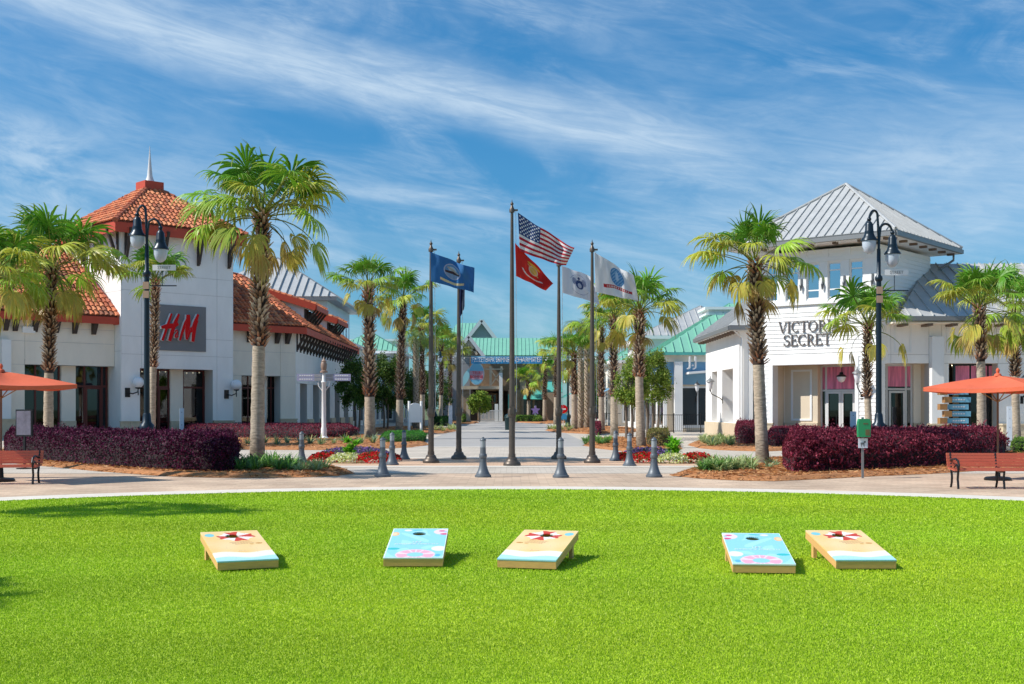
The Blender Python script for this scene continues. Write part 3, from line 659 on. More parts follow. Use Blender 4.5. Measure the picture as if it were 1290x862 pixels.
def poly_band(front, back, h, name, label, pal, n, leaf, seed, cat='hedge', w=None, rough=0.12, group=None):
    """hedge over a strip between two ground polylines (same count); leaves over its rounded surface, dark twiggy core inside"""
    A = [Vector(p) for p in front]; B = [Vector(p) for p in back]; rg = np.random.default_rng(seed)
    k = len(A)
    root = thing(name, label, cat, (0, 0, 0), 0, group)
    core = MB(); K = 10
    def pt(i, f, s):
        i0 = min(int(i), k-2); t = i-i0; a = A[i0].lerp(A[i0+1], t); b = B[i0].lerp(B[i0+1], t)
        p = a.lerp(b, f); return p
    # cross-section: superellipse
    m = 14; rings = []
    total = (k-1)*6
    for j in range(total+1):
        i = j/6; e = min(j, total-j)/6; endf = min(1, sqrt(max(0.0, 1-(1-min(e/0.35, 1))**2))+0.02)
        rr = []
        for q in range(m+1):
            th = pi*q/m; c = cos(th); s_ = sin(th)
            f = 0.5-0.5*math.copysign(abs(c)**0.55, c)*endf; z = h*(abs(s_)**0.5)*(0.6+0.4*endf)
            p = pt(i, f, 0); rr.append((p.x, p.y, max(0.05, z)))
        rings.append(rr)
    arr = np.array(rings)
    # smooth bumps
    def bump(P): return 1+rough*(0.6*np.sin(P[..., 0]*2.1+seed)*np.cos(P[..., 1]*2.7)+0.6*np.sin(P[..., 0]*5.3+P[..., 2]*4)+0.8*np.sin(P[..., 0]*13+2*np.sin(P[..., 2]*9))*np.sin(P[..., 2]*14+P[..., 1]*11))
    vs = []; fs = []
    for j in range(total+1):
        cx = arr[j, :, :2].mean(0)
        for q in range(m+1):
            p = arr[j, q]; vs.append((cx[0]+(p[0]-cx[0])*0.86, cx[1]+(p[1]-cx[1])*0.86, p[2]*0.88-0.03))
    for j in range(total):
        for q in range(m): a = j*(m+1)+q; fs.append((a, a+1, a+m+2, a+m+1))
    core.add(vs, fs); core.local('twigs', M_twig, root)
    # leaves sampled over the skin
    jj = rg.uniform(0, total-1e-4, n); qq = rg.uniform(0, m-1e-4, n); j0 = jj.astype(int); q0 = qq.astype(int); fj = (jj-j0)[:, None]; fq = (qq-q0)[:, None]
    P = (arr[j0, q0]*(1-fj)+arr[j0+1, q0]*fj)*(1-fq)+(arr[j0, q0+1]*(1-fj)+arr[j0+1, q0+1]*fj)*fq
    mid = arr.mean(1)[j0]; nrm = P-mid; nrm /= (np.linalg.norm(nrm, axis=1, keepdims=True)+1e-6)
    dep = rg.uniform(-0.20, 0.06, (n, 1))+0.10*(bump(P)[:, None]-1)/max(rough, .01)*(rough/0.12)**0.5; P = P+nrm*dep
    P[:, 2] = np.maximum(P[:, 2], 0.04)
    me = leafmesh('foliage', P, rg.uniform(leaf*.7, leaf*1.35, n), pick(rg, pal, n, w, 0.3), M_hedge, seed, 0.5, nrm=nrm, tilt=0.6)
    o = bpy.data.objects.new('foliage', me); lnk(o, root); o['kind'] = 'stuff'
    # long sprigs that stick out
    ns = n//14; ii = rg.integers(0, n, ns)
    me2 = leafmesh('sprigs', P[ii]+nrm[ii]*0.07, rg.uniform(leaf*1.6, leaf*3.0, ns), pick(rg, pal, ns, w, 0.3), M_hedge, seed+1, 0.22, nrm=nrm[ii]+np.array([0, 0, 0.8]), tilt=0.4)
    o2 = bpy.data.objects.new('sprigs', me2); lnk(o2, root); o2['kind'] = 'stuff'
    return root
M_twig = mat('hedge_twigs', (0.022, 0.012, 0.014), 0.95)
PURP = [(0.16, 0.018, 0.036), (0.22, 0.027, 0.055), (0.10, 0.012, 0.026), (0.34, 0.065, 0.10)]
PURP_SHADED = [(0.050, 0.007, 0.024), (0.085, 0.009, 0.038), (0.030, 0.005, 0.016), (0.13, 0.016, 0.06)]  # left hedge leaves: its shade is put into this darker palette
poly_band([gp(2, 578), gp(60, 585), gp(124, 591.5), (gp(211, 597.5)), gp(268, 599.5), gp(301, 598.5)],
          [gp(8, 569), gp(60, 573), gp(124, 577), gp(205, 580.5), gp(262, 581.5), gp(302, 583)], 1.02, 'hedge', 'long purple hedge, leaf colour darkened for shade, at the front left, behind the left bench', PURP_SHADED, 40000, 0.068, 41, rough=0.2)
poly_band([gp(984, 600.5), gp(1032, 599.8), gp(1102, 596.8), gp(1180, 592), gp(1262, 585.5)],
          [gp(988, 583), gp(1040, 580), gp(1102, 577), gp(1180, 574), gp(1270, 571)], 1.06, 'hedge', 'long sunlit purple red hedge at the front right, behind the right bench', PURP, 36000, 0.078, 42, rough=0.24)
poly_band([gp(226, 552.5), gp(300, 554), gp(380, 555), gp(448, 553)], [gp(228, 545), gp(300, 546), gp(380, 547), gp(452, 546.5)], 0.78, 'hedge', 'low purple hedge under the shop windows behind the strappy lilies', PURP, 15000, 0.085, 43)
poly_band([gp(925, 561.5), gp(940, 563), gp(955, 561)], [gp(926, 553), gp(940, 552.5), gp(956, 553)], 1.05, 'hedge', 'short clipped purple shrub block left of the leaning palm', PURP, 7000, 0.07, 44)
poly_band([gp(965, 566), gp(1000, 565), gp(1040, 562)], [gp(965, 557), gp(1000, 556), gp(1040, 554)], 0.82, 'hedge', 'purple hedge at the foot of the white tower behind the front hedge', PURP, 9000, 0.07, 45)
GRN = [(0.10, 0.22, 0.03), (0.16, 0.30, 0.04), (0.07, 0.15, 0.025), (0.22, 0.33, 0.06)]
poly_band([gp(1272, 574.5), gp(1300, 574), gp(1330, 573)], [gp(1274, 567), gp(1300, 566), gp(1330, 566)], 0.55, 'shrub', 'low bright green shrub row at the right edge beyond the umbrella pole', GRN, 5000, 0.06, 46, cat='shrub')
poly_band([gp(478, 560), gp(510, 559.5), gp(538, 558)], [gp(480, 554), gp(510, 553), gp(536, 552.5)], 0.5, 'groundcover', 'bright green groundcover patch at the end of the left avenue bed', [(0.06, 0.26, 0.03), (0.10, 0.34, 0.04), (0.04, 0.17, 0.03)], 9000, 0.06, 47, cat='groundcover')
poly_band([gp(648, 532), gp(665, 532.4), gp(684, 532.6)], [gp(648, 531), gp(665, 531), gp(684, 531)], 0.8, 'hedge', 'bright green clipped hedge under the short far palm by the gateway', GRN, 4000, 0.16, 48)
poly_band([gp(544, 536.5), gp(556, 537.5), gp(566, 536.5)], [gp(544, 535), gp(556, 535.3), gp(566, 535)], 0.9, 'shrub', 'dark green shrub beneath the small far left palm', [(0.04, 0.13, 0.02), (0.07, 0.18, 0.03)], 2500, 0.14, 49, cat='shrub')
poly_band([gp(744, 548), gp(752, 549), gp(758, 548)], [gp(745, 545), gp(752, 545), gp(757, 545)], 0.8, 'shrub', 'small purple shrub by the black railing on the right', PURP, 1800, 0.10, 50, cat='shrub')
poly_band([gp(814, 564), gp(830, 566), gp(845, 564)], [gp(815, 558), gp(830, 557), gp(843, 558)], 0.75, 'shrub', 'olive brown rounded shrub right of the bushy green palm', [(0.22, 0.18, 0.06), (0.16, 0.20, 0.05), (0.28, 0.22, 0.08)], 4500, 0.07, 51, cat='shrub')
poly_band([gp(577, 533.5), gp(582, 534), gp(587, 533.4)], [gp(577, 532.3), gp(582, 532.2), gp(587, 532.3)], 1.0, 'shrub', 'bright green ball shrub beside the stone gate pier', GRN, 1500, 0.16, 52, cat='shrub')

# strappy plants: one clump mesh per kind, placed singly
def clump_mesh(seed, n=34, L=0.5, w=0.02, pal=None, arch=0.9, up=1.0):
    r = random.Random(seed); V = []; Fc = []; col = []
    for k in range(n):
        a = r.uniform(0, 2*pi); e = r.uniform(0.45, 1.45)*up; l = L*r.uniform(.6, 1.1); p = Vector((cos(a)*.05, sin(a)*.05, 0)); c = r.choice(pal)
        s = Vector((-sin(a), cos(a), 0)); pr = None
        for j in range(5):
            f = j/4; ww = w*(1-f**2)+0.002; b = len(V)
            V += [tuple(p-s*ww), tuple(p+s*ww)]; t = 1+0.3*f; col += [(c[0]*t, c[1]*t, c[2]*t, 1)]*2
            if pr is not None: Fc.append((pr, pr+1, b+1, b))
            pr = b; p = p+Vector((cos(a)*cos(e), sin(a)*cos(e), sin(e)))*(l/4); e -= arch*0.35
    me = bpy.data.meshes.new('clump'); me.from_pydata(V, [], Fc)
    ca = me.color_attributes.new('tint', 'FLOAT_COLOR', 'POINT'); ca.data.foreach_set('color', np.array(col, np.float32).ravel())
    me.materials.append(M_leaf); me.update(); return me
CG = [clump_mesh(k, 40, 0.46, 0.017, [(0.10, 0.24, 0.035), (0.16, 0.33, 0.05), (0.07, 0.17, 0.05)]) for k in range(3)]
CV = [clump_mesh(k+10, 38, 0.42, 0.018, [(0.30, 0.38, 0.14), (0.42, 0.48, 0.22), (0.18, 0.30, 0.10)]) for k in range(3)]
CB = [clump_mesh(k+20, 26, 0.62, 0.03, [(0.20, 0.30, 0.18), (0.26, 0.36, 0.22), (0.38, 0.40, 0.15)], 0.6) for k in range(3)]
CR = [clump_mesh(k+30, 50, 0.30, 0.03, [(0.14, 0.42, 0.02), (0.22, 0.52, 0.03), (0.10, 0.30, 0.02)], 0.9) for k in range(2)]
def clumps(lib, spots, label, cat, group, s=1.0, z=0.09, seed=1, name='strappy_plant'):
    r = random.Random(seed)
    for (px, py) in spots:
        g = gp(px, py); o = bpy.data.objects.new(name, lib[r.randrange(len(lib))]); C.objects.link(o)
        o.location = (g.x, g.y, z); o.rotation_euler = (0, 0, r.uniform(0, 6)); k = s*r.uniform(.8, 1.2); o.scale = (k, k, k)
        tag(o, label, cat, group)
def scatter(x0, x1, ylo, yhi, n, seed, frac=1):
    r = random.Random(seed); return [(x0+(x1-x0)*(k+r.random())/n, r.uniform(ylo, yhi)) for k in range(n)]
clumps(CG, scatter(302, 372, 590, 598, 30, 1), 'dense green strappy lily clump at the foot of the tallest palm', 'plant', 'green lilies round the foot of the tallest palm', 1.0, seed=1)
clumps(CV, scatter(372, 412, 593, 598, 12, 2), 'pale striped lily clump at the tip of the front left bed', 'plant', 'pale striped lilies at the tip of the front left bed', 0.8, seed=2)
clumps(CB, [(312, 562), (333, 561), (349, 563), (362, 561), (378, 562), (391, 562), (404, 563), (420, 562), (436, 561), (447, 563), (455, 561), (470, 561)], 'grey green agave-like clump in front of the low purple hedge', 'plant', 'spiky clumps before the low left hedge', 0.85, seed=3)
clumps(CV, scatter(888, 925, 592, 599, 16, 4)+scatter(918, 950, 590, 597, 10, 5), 'striped lily clump in the front right bed beside the leaning palm', 'plant', 'striped lilies in the front right bed', 1.0, seed=4)
clumps(CG, scatter(882, 910, 594, 599, 8, 6), 'greener lily clump at the left tip of the front right bed', 'plant', 'green lilies at the tip of the front right bed', 0.95, seed=6)
clumps(CV, scatter(884, 924, 557, 565, 26, 7), 'striped lily clump in the bed left of the clipped purple shrub', 'plant', 'striped lilies in the back right bed', 1.15, seed=7)
clumps(CB, [(971, 588), (977, 591), (968, 594)], 'small pale clump between the leaning palm and the right hedge', 'plant', 'pale clumps by the leaning palm', 0.55, seed=8)
clumps(CG, scatter(735, 770, 556, 563, 16, 9), 'low lime green clump in the bed beside the right avenue palms', 'plant', 'lime clumps in the right avenue bed', 0.9, seed=9)
clumps(CV, scatter(540, 575, 541, 545, 10, 10)+scatter(690, 720, 540, 544, 10, 11), 'small pale clump in a far avenue bed', 'plant', 'pale clumps in the far avenue beds', 1.3, seed=10)

# flower beds: masses of petals
def flowers(px, py, rx, ry, h, cols, label, seed, n=1600, name='flower_mass', size=0.06):
    rg = np.random.default_rng(seed); g = gp(px, py); t = rg.uniform(0, 2*pi, n); q = np.sqrt(rg.uniform(0, 1, n))
    X = g.x+rx*q*np.cos(t); Y = g.y+ry*q*np.sin(t); Z = 0.03+h*np.sqrt(np.clip(1-q**2, 0, 1))*rg.uniform(0.55, 1.05, n)+0.03*np.sin(X*17)*np.cos(Y*13)
    me = leafmesh(name, np.column_stack([X, Y, Z]), rg.uniform(size*.6, size*1.4, n), pick(rg, cols, n, jit=0.25), M_petal, seed, 0.8)
    o = bpy.data.objects.new(name, me); C.objects.link(o); tag(o, label, 'flowers', kind='stuff')
RED = [(0.62, 0.012, 0.015), (0.75, 0.02, 0.02), (0.45, 0.01, 0.012), (0.06, 0.12, 0.02)]
LIME = [(0.62, 0.66, 0.20), (0.75, 0.78, 0.42), (0.35, 0.45, 0.08), (0.8, 0.8, 0.6)]
VIO = [(0.16, 0.09, 0.30), (0.25, 0.15, 0.42), (0.08, 0.13, 0.04)]
flowers(410, 582.5, 0.55, 0.75, 0.28, RED, 'patch of red begonias left in the left flower bed', 61)
flowers(436, 583.5, 0.62, 0.70, 0.27, LIME, 'lime and white flowers in the middle of the left flower bed', 62)
flowers(470, 583.5, 0.62, 0.75, 0.30, RED, 'patch of red begonias right in the left flower bed', 63)
flowers(492, 581.5, 0.35, 0.5, 0.22, RED, 'small end patch of red begonias behind the left bollards', 64, 700)
flowers(447, 577.5, 1.35, 0.55, 0.36, VIO, 'violet salvia strip along the back of the left flower bed', 65, 2600)
flowers(784, 580.5, 0.28, 0.5, 0.24, RED, 'small end patch of red begonias behind the right bollards', 66, 700)
flowers(811, 583.5, 0.60, 0.75, 0.30, RED, 'patch of red begonias left in the right flower bed', 67)
flowers(846, 584, 0.62, 0.70, 0.27, LIME, 'lime and white flowers in the middle of the right flower bed', 68)
flowers(877, 583.5, 0.60, 0.75, 0.29, RED, 'patch of red begonias right in the right flower bed', 69)
flowers(818, 577.5, 1.0, 0.5, 0.34, VIO, 'violet salvia strip along the back of the right flower bed', 70, 2200)
for px, lb in ((443, 'lime green leafy plant standing up in the left flower bed'), (849, 'lime green leafy plant standing up in the right flower bed')):
    t = thing('leafy_plant', lb, 'plant', tuple(gp(px, 579)), 0, 'lime plants in the flower beds')
    for j in range(7):
        o = bpy.data.objects.new('leaf_rosette', CR[j % 2]); lnk(o, t); o.location = (random.uniform(-.18, .18), random.uniform(-.18, .18), 0.08+j*0.08); o.rotation_euler = (0.2*random.random(), 0.2*random.random(), j)

# ------------------------------------------------------------------ building pieces
def wall(mb, x0, x1, z0, z1, y0, y1, ops=(), mi=0):
    """solid wall in a local frame with rectangular openings (xa, xb, za, zb)"""
    xs = sorted({x0, x1} | {v for o in ops for v in (o[0], o[1]) if x0 < v < x1})
    for a, b in zip(xs, xs[1:]):
        m = (a+b)/2; segs = sorted((o[2], o[3]) for o in ops if o[0] <= m <= o[1]); z = z0
        for za, zb in segs:
            if za > z+1e-4: mb.box(a, b, y0, y1, z, za, mi)
            z = max(z, zb)
        if z < z1-1e-4: mb.box(a, b, y0, y1, z, z1, mi)
def wall_panels(M, parent, x0, x1, z0, z1, ops, xs, zs, m, name='wall_panel', gap=0.02, th=0.03, y=0.0):
    """large stucco panels, each its own piece, standing proud of a recessed joint"""
    xs = [x0]+[v for v in xs if x0 < v < x1]+[x1]; zs = [z0]+[v for v in zs if z0 < v < z1]+[z1]
    for a, b in zip(xs, xs[1:]):
        for c, d in zip(zs, zs[1:]):
            parts = [(a, b, c, d)]
            for o in ops:
                new = []
                for (p, q, r_, s_) in parts:
                    if o[1] <= p or o[0] >= q or o[3] <= r_ or o[2] >= s_: new.append((p, q, r_, s_)); continue
                    if o[0] > p: new.append((p, o[0], r_, s_))
                    if o[1] < q: new.append((o[1], q, r_, s_))
                    pa, pb = max(p, o[0]), min(q, o[1])
                    if o[3] < s_: new.append((pa, pb, o[3], s_))
                    if o[2] > r_: new.append((pa, pb, r_, o[2]))
                parts = new
            mb = MB(M)
            for (p, q, r_, s_) in parts:
                g = gap/2
                if q-p < .05 or s_-r_ < .05: continue
                mb.box(p+(g if p in (a,) else 0), q-(g if q in (b,) else 0), y-th, y+0.001, r_+(g if r_ in (c,) else 0), s_-(g if s_ in (d,) else 0))
            if mb.v: mb.build(name, m, parent)
def glazing(M, parent, x0, x1, z0, z1, y, cols, rows, fm, fw=0.07, gm=None, doors=(), frame='window', d=0.08):
    """a framed window or shop front: cols/rows are divider positions; each pane is a piece; returns the frame object"""
    gm = gm or M_glass; cs = [x0]+list(cols)+[x1]; rs = [z0]+list(rows)+[z1]
    f = MB(M)
    for c in cs:
        a, b = c-fw/2, c+fw/2
        if c == x0: a, b = c, c+fw
        if c == x1: a, b = c-fw, c
        f.box(a, b, y-d/2, y+d/2, z0, z1)
    for r_ in rs:
        a, b = r_-fw/2, r_+fw/2
        if r_ == z0: a, b = r_, r_+fw
        if r_ == z1: a, b = r_-fw, r_
        for p, q in zip(cs, cs[1:]): f.box(p+fw/2, q-fw/2, y-d/2+0.004, y+d/2-0.004, a, b)
    fo = f.build(frame, fm, parent)
    for p, q in zip(cs, cs[1:]):
        for r0, r1 in zip(rs, rs[1:]):
            g = MB(M); g.box(p+fw*0.4, q-fw*0.4, y-0.006, y+0.006, r0+fw*0.4, r1-fw*0.4)
            g.build('pane', gm, fo)
    for (a, b, z) in doors:
        dm = MB(M); w = 0.11
        dm.box(a, a+w, y-0.07, y-0.045, 0.05, z); dm.box(b-w, b, y-0.07, y-0.045, 0.05, z); dm.box(a+w, b-w, y-0.07, y-0.045, z-w, z); dm.box(a+w, b-w, y-0.07, y-0.045, 0.05, 0.3)
        do = dm.build('door', fm, parent)
        h = MB(M); h.bar((b-0.2, y-0.14, 0.85), (b-0.2, y-0.14, 1.35), 0.03, 0.03); h.bar((b-0.2, y-0.14, 0.9), (b-0.2, y-0.06, 0.9), 0.02, 0.02); h.bar((b-0.2, y-0.14, 1.3), (b-0.2, y-0.06, 1.3), 0.02, 0.02)
        h.build('handle', M_black, do)
    return fo
M_spot = bpy.data.materials.new('lit_ceiling_spot'); M_spot.use_nodes = True; M_spot.node_tree.nodes['Principled BSDF'].inputs['Emission Color'].default_value = (1, 0.8, 0.5, 1); M_spot.node_tree.nodes['Principled BSDF'].inputs['Emission Strength'].default_value = 9
def room(M, parent, x0, x1, z1, y0, y1, seed=0):
    """the dark shop behind the glass, with displays in it"""
    mb = MB(M); r = random.Random(seed)
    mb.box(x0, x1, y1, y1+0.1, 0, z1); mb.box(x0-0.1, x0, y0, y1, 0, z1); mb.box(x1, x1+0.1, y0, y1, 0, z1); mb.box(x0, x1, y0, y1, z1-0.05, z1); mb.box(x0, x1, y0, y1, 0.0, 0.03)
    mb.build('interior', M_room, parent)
    n = max(2, int((x1-x0)/1.1)); d = MB(M)
    for k in range(3*n): xx = x0+0.3+(x1-x0-0.6)*((k % n)+0.5)/n; d.sphere((xx, y0+0.5+0.8*(k//n), z1-0.12), 0.045, 8, 5)
    d.build('ceiling_spots', M_spot, parent, kind='stuff')
    for k in range(n):
        x = x0+(x1-x0)*(k+.5)/n+r.uniform(-.2, .2); d = MB(M); h = r.uniform(1.0, 2.0); w = r.uniform(.2, .4)
        yy = y0+0.7+r.uniform(0, .5)
        d.box(x-w, x+w, yy, yy+0.5, 0.05, h*0.5); d.box(x-w*0.8, x+w*0.8, yy+0.1, yy+0.4, h*0.5, h); d.sphere((x, yy+0.2, h+0.16), 0.12, 8, 6)
        d.build('display_stand', M_roomwarm, parent)
def tile_face(pts, parent, name='roof_tiles', cw=0.30, rl=0.42, m=None, lift=0.05):
    """pts: eave_left, eave_right, top_right, top_left (world). Barrel tiles in stepped courses, plus a deck below"""
    E0, E1, T1, T0 = [Vector(p) for p in pts]; ex = (E1-E0); W_ = ex.length; ex.normalize()
    up = (T0+T1)/2-(E0+E1)/2; up -= ex*up.dot(ex); H = up.length; up.normalize(); n = ex.cross(up).normalized()
    if n.z < 0: n = -n
    a0 = (T0-E0).dot(ex); a1 = (T1-E0).dot(ex)
    dk = MB(); dk.slab([E0, E1, T1, T0], 0.08)
    dk.build('roof_deck', M_terra2, parent)
    mb = MB(); rows = int(H/rl); rl = H/rows; rt = random.Random(len(pts)+int(W_*10))
    for j in range(rows):
        t0 = j*rl; t1 = t0+rl*1.08; f = (t0+rl/2)/H
        l = a0*f; r_ = W_+(a1-W_)*f; c0 = int(math.ceil(l/cw-0.5)); c1 = int(math.floor(r_/cw+0.5))
        for c in range(c0, c1):
            x = c*cw; jit = random.uniform(-.012, .012)
            vs = []
            for t, hh in ((t0, lift+0.03), (t1, 0.01)):
                for q in range(5):
                    th = pi*q/4; p = E0+ex*(x+cw*0.5-cos(th)*cw*0.36)+up*(t+jit)+n*(hh+sin(th)*cw*0.30); vs.append(p)
            vs.append(E0+ex*(x-cw*0.12)+up*(t0+jit)+n*(lift*0.6)); vs.append(E0+ex*(x-cw*0.12)+up*t1+n*0.005)
            mb.add(vs, [(q, q+1, q+6, q+5) for q in range(4)]+[(4, 3, 2, 1, 0), (10, 0, 5, 11)], rt.choice((0, 0, 0, 0, 1, 1, 2, 3)))
    return mb.build(name, [m or M_terra, M_terraB, M_terraC, M_terraD], parent, kind='stuff')
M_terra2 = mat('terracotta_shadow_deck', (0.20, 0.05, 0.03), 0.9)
M_terraB = mat('terracotta_tile_pale', (0.66, 0.25, 0.11), 0.8, var=0.25, vscale=5); M_terraC = mat('terracotta_tile_dark', (0.40, 0.105, 0.045), 0.8, var=0.3, vscale=5); M_terraD = mat('terracotta_tile_sooty', (0.30, 0.11, 0.06), 0.85, var=0.3, vscale=5)
M_ridge = mat('terracotta_ridge', (0.44, 0.12, 0.06), 0.75, var=0.2, vscale=5)
def ridge_caps(a, b, parent, r=0.15):
    a = Vector(a); b = Vector(b); n = max(1, int((b-a).length/0.42)); mb = MB()
    for k in range(n):
        p = a.lerp(b, k/n); q = a.lerp(b, (k+1.1)/n); mb.tube([p+Vector((0, 0, 0.03)), q+Vector((0, 0, 0.0))], [r, r*0.82], 8)
    mb.build('ridge_tiles', M_ridge, parent, smooth=True, kind='stuff')
def clip(poly, a, b, c):      # keep a*x+b*y<=c
    out = []
    for i in range(len(poly)):
        p, q = poly[i], poly[(i+1) % len(poly)]; fp = a*p[0]+b*p[1]-c; fq = a*q[0]+b*q[1]-c
        if fp <= 0: out.append(p)
        if (fp < 0 < fq) or (fq < 0 < fp): t = fp/(fp-fq); out.append((p[0]+(q[0]-p[0])*t, p[1]+(q[1]-p[1])*t))
    return out
def metal_face(pts, parent, m, sp=0.45, single=False, th=0.05, rib=0.05, name='roof_panel'):
    """standing seam roof face: pts[0]->pts[1] is the eave. Each pan one piece (single) or one joined part"""
    P = [Vector(p) for p in pts]; ex = (P[1]-P[0]).normalized(); n = Vector((0, 0, 0))
    for i in range(len(P)): n += P[i].cross(P[(i+1) % len(P)])
    n.normalize()
    if n.z < 0: n = -n
    up = n.cross(ex)
    if up.z < 0: up = -up
    poly = [((p-P[0]).dot(ex), (p-P[0]).dot(up)) for p in P]
    x0 = min(p[0] for p in poly); x1 = max(p[0] for p in poly); k = max(1, round((x1-x0)/sp)); sp = (x1-x0)/k
    W3 = lambda p, h=0: P[0]+ex*p[0]+up*p[1]+n*h
    allm = MB()
    for i in range(k):
        a, b = x0+i*sp, x0+(i+1)*sp
        c = clip(clip(poly, -1, 0, -a), 1, 0, b)
        if len(c) < 3: continue
        mb = MB() if single else allm
        mb.slab([W3(p) for p in c], th)
        yy = [p[1] for p in poly_at(poly, a+0.012)]
        if len(yy) >= 2 and i > 0: mb.bar(W3((a, min(yy)), rib/2), W3((a, max(yy)), rib/2), 0.035, rib, up=n)
        if single: mb.build(name, m, parent)
    if not single: allm.build('roof', m, parent)
def poly_at(poly, x):
    out = []
    for i in range(len(poly)):
        p, q = poly[i], poly[(i+1) % len(poly)]
        if (p[0]-x)*(q[0]-x) < 0: t = (x-p[0])/(q[0]-p[0]); out.append((x, p[1]+(q[1]-p[1])*t))
    return out
def wedge_bracket(M, parent, x, z1, proj, h, w=0.16, m=None, y=0.0):
    mb = MB(M); pts = [(y, z1), (y-proj, z1), (y-proj, z1-0.16), (y-0.12, z1-h), (y, z1-h)]
    vs = [(x-w/2, p[0], p[1]) for p in pts]+[(x+w/2, p[0], p[1]) for p in pts]
    mb.add(vs, [(0, 1, 2, 3, 4), (9, 8, 7, 6, 5)]+[(i, i+5, (i+1) % 5+5, (i+1) % 5) for i in range(5)])
    mb.build('bracket', m or M_darkwood, parent)
def globe_light(F, px, py, name_label, parentgroup='globe lamps on the red roofed shop'):
    u = F.u(px); z = F.z(px, py); p = F.M @ Vector((u, 0, 0))
    t = thing('wall_lamp', name_label, 'wall lamp', (p.x, p.y, z), F.a, parentgroup)
    a = MB(); a.box(-0.66, -0.36, -0.08, 0.0, -0.86, -0.32); a.local('back_plate', M_black, t)
    b = MB(); b.tube([(-0.5, -0.05, -0.6), (-0.3, -0.3, -0.66), (-0.02, -0.36, -0.55), (0, -0.36, -0.34)], 0.035, 8); b.tube([(0, -0.36, -0.75), (0, -0.36, -0.5)], 0.03, 8); b.local('arm', M_black, t, smooth=True)
    g = MB(); g.sphere((0, -0.36, 0), 0.33, 20, 14); g.local('globe', M_globe, t, smooth=True)
    h = MB(); h.lathe([(0.07, -0.38), (0.17, -0.34), (0.17, -0.29), (0.06, -0.27)], 12, (0, -0.36, 0)); h.local('fitter', M_black, t, smooth=True)

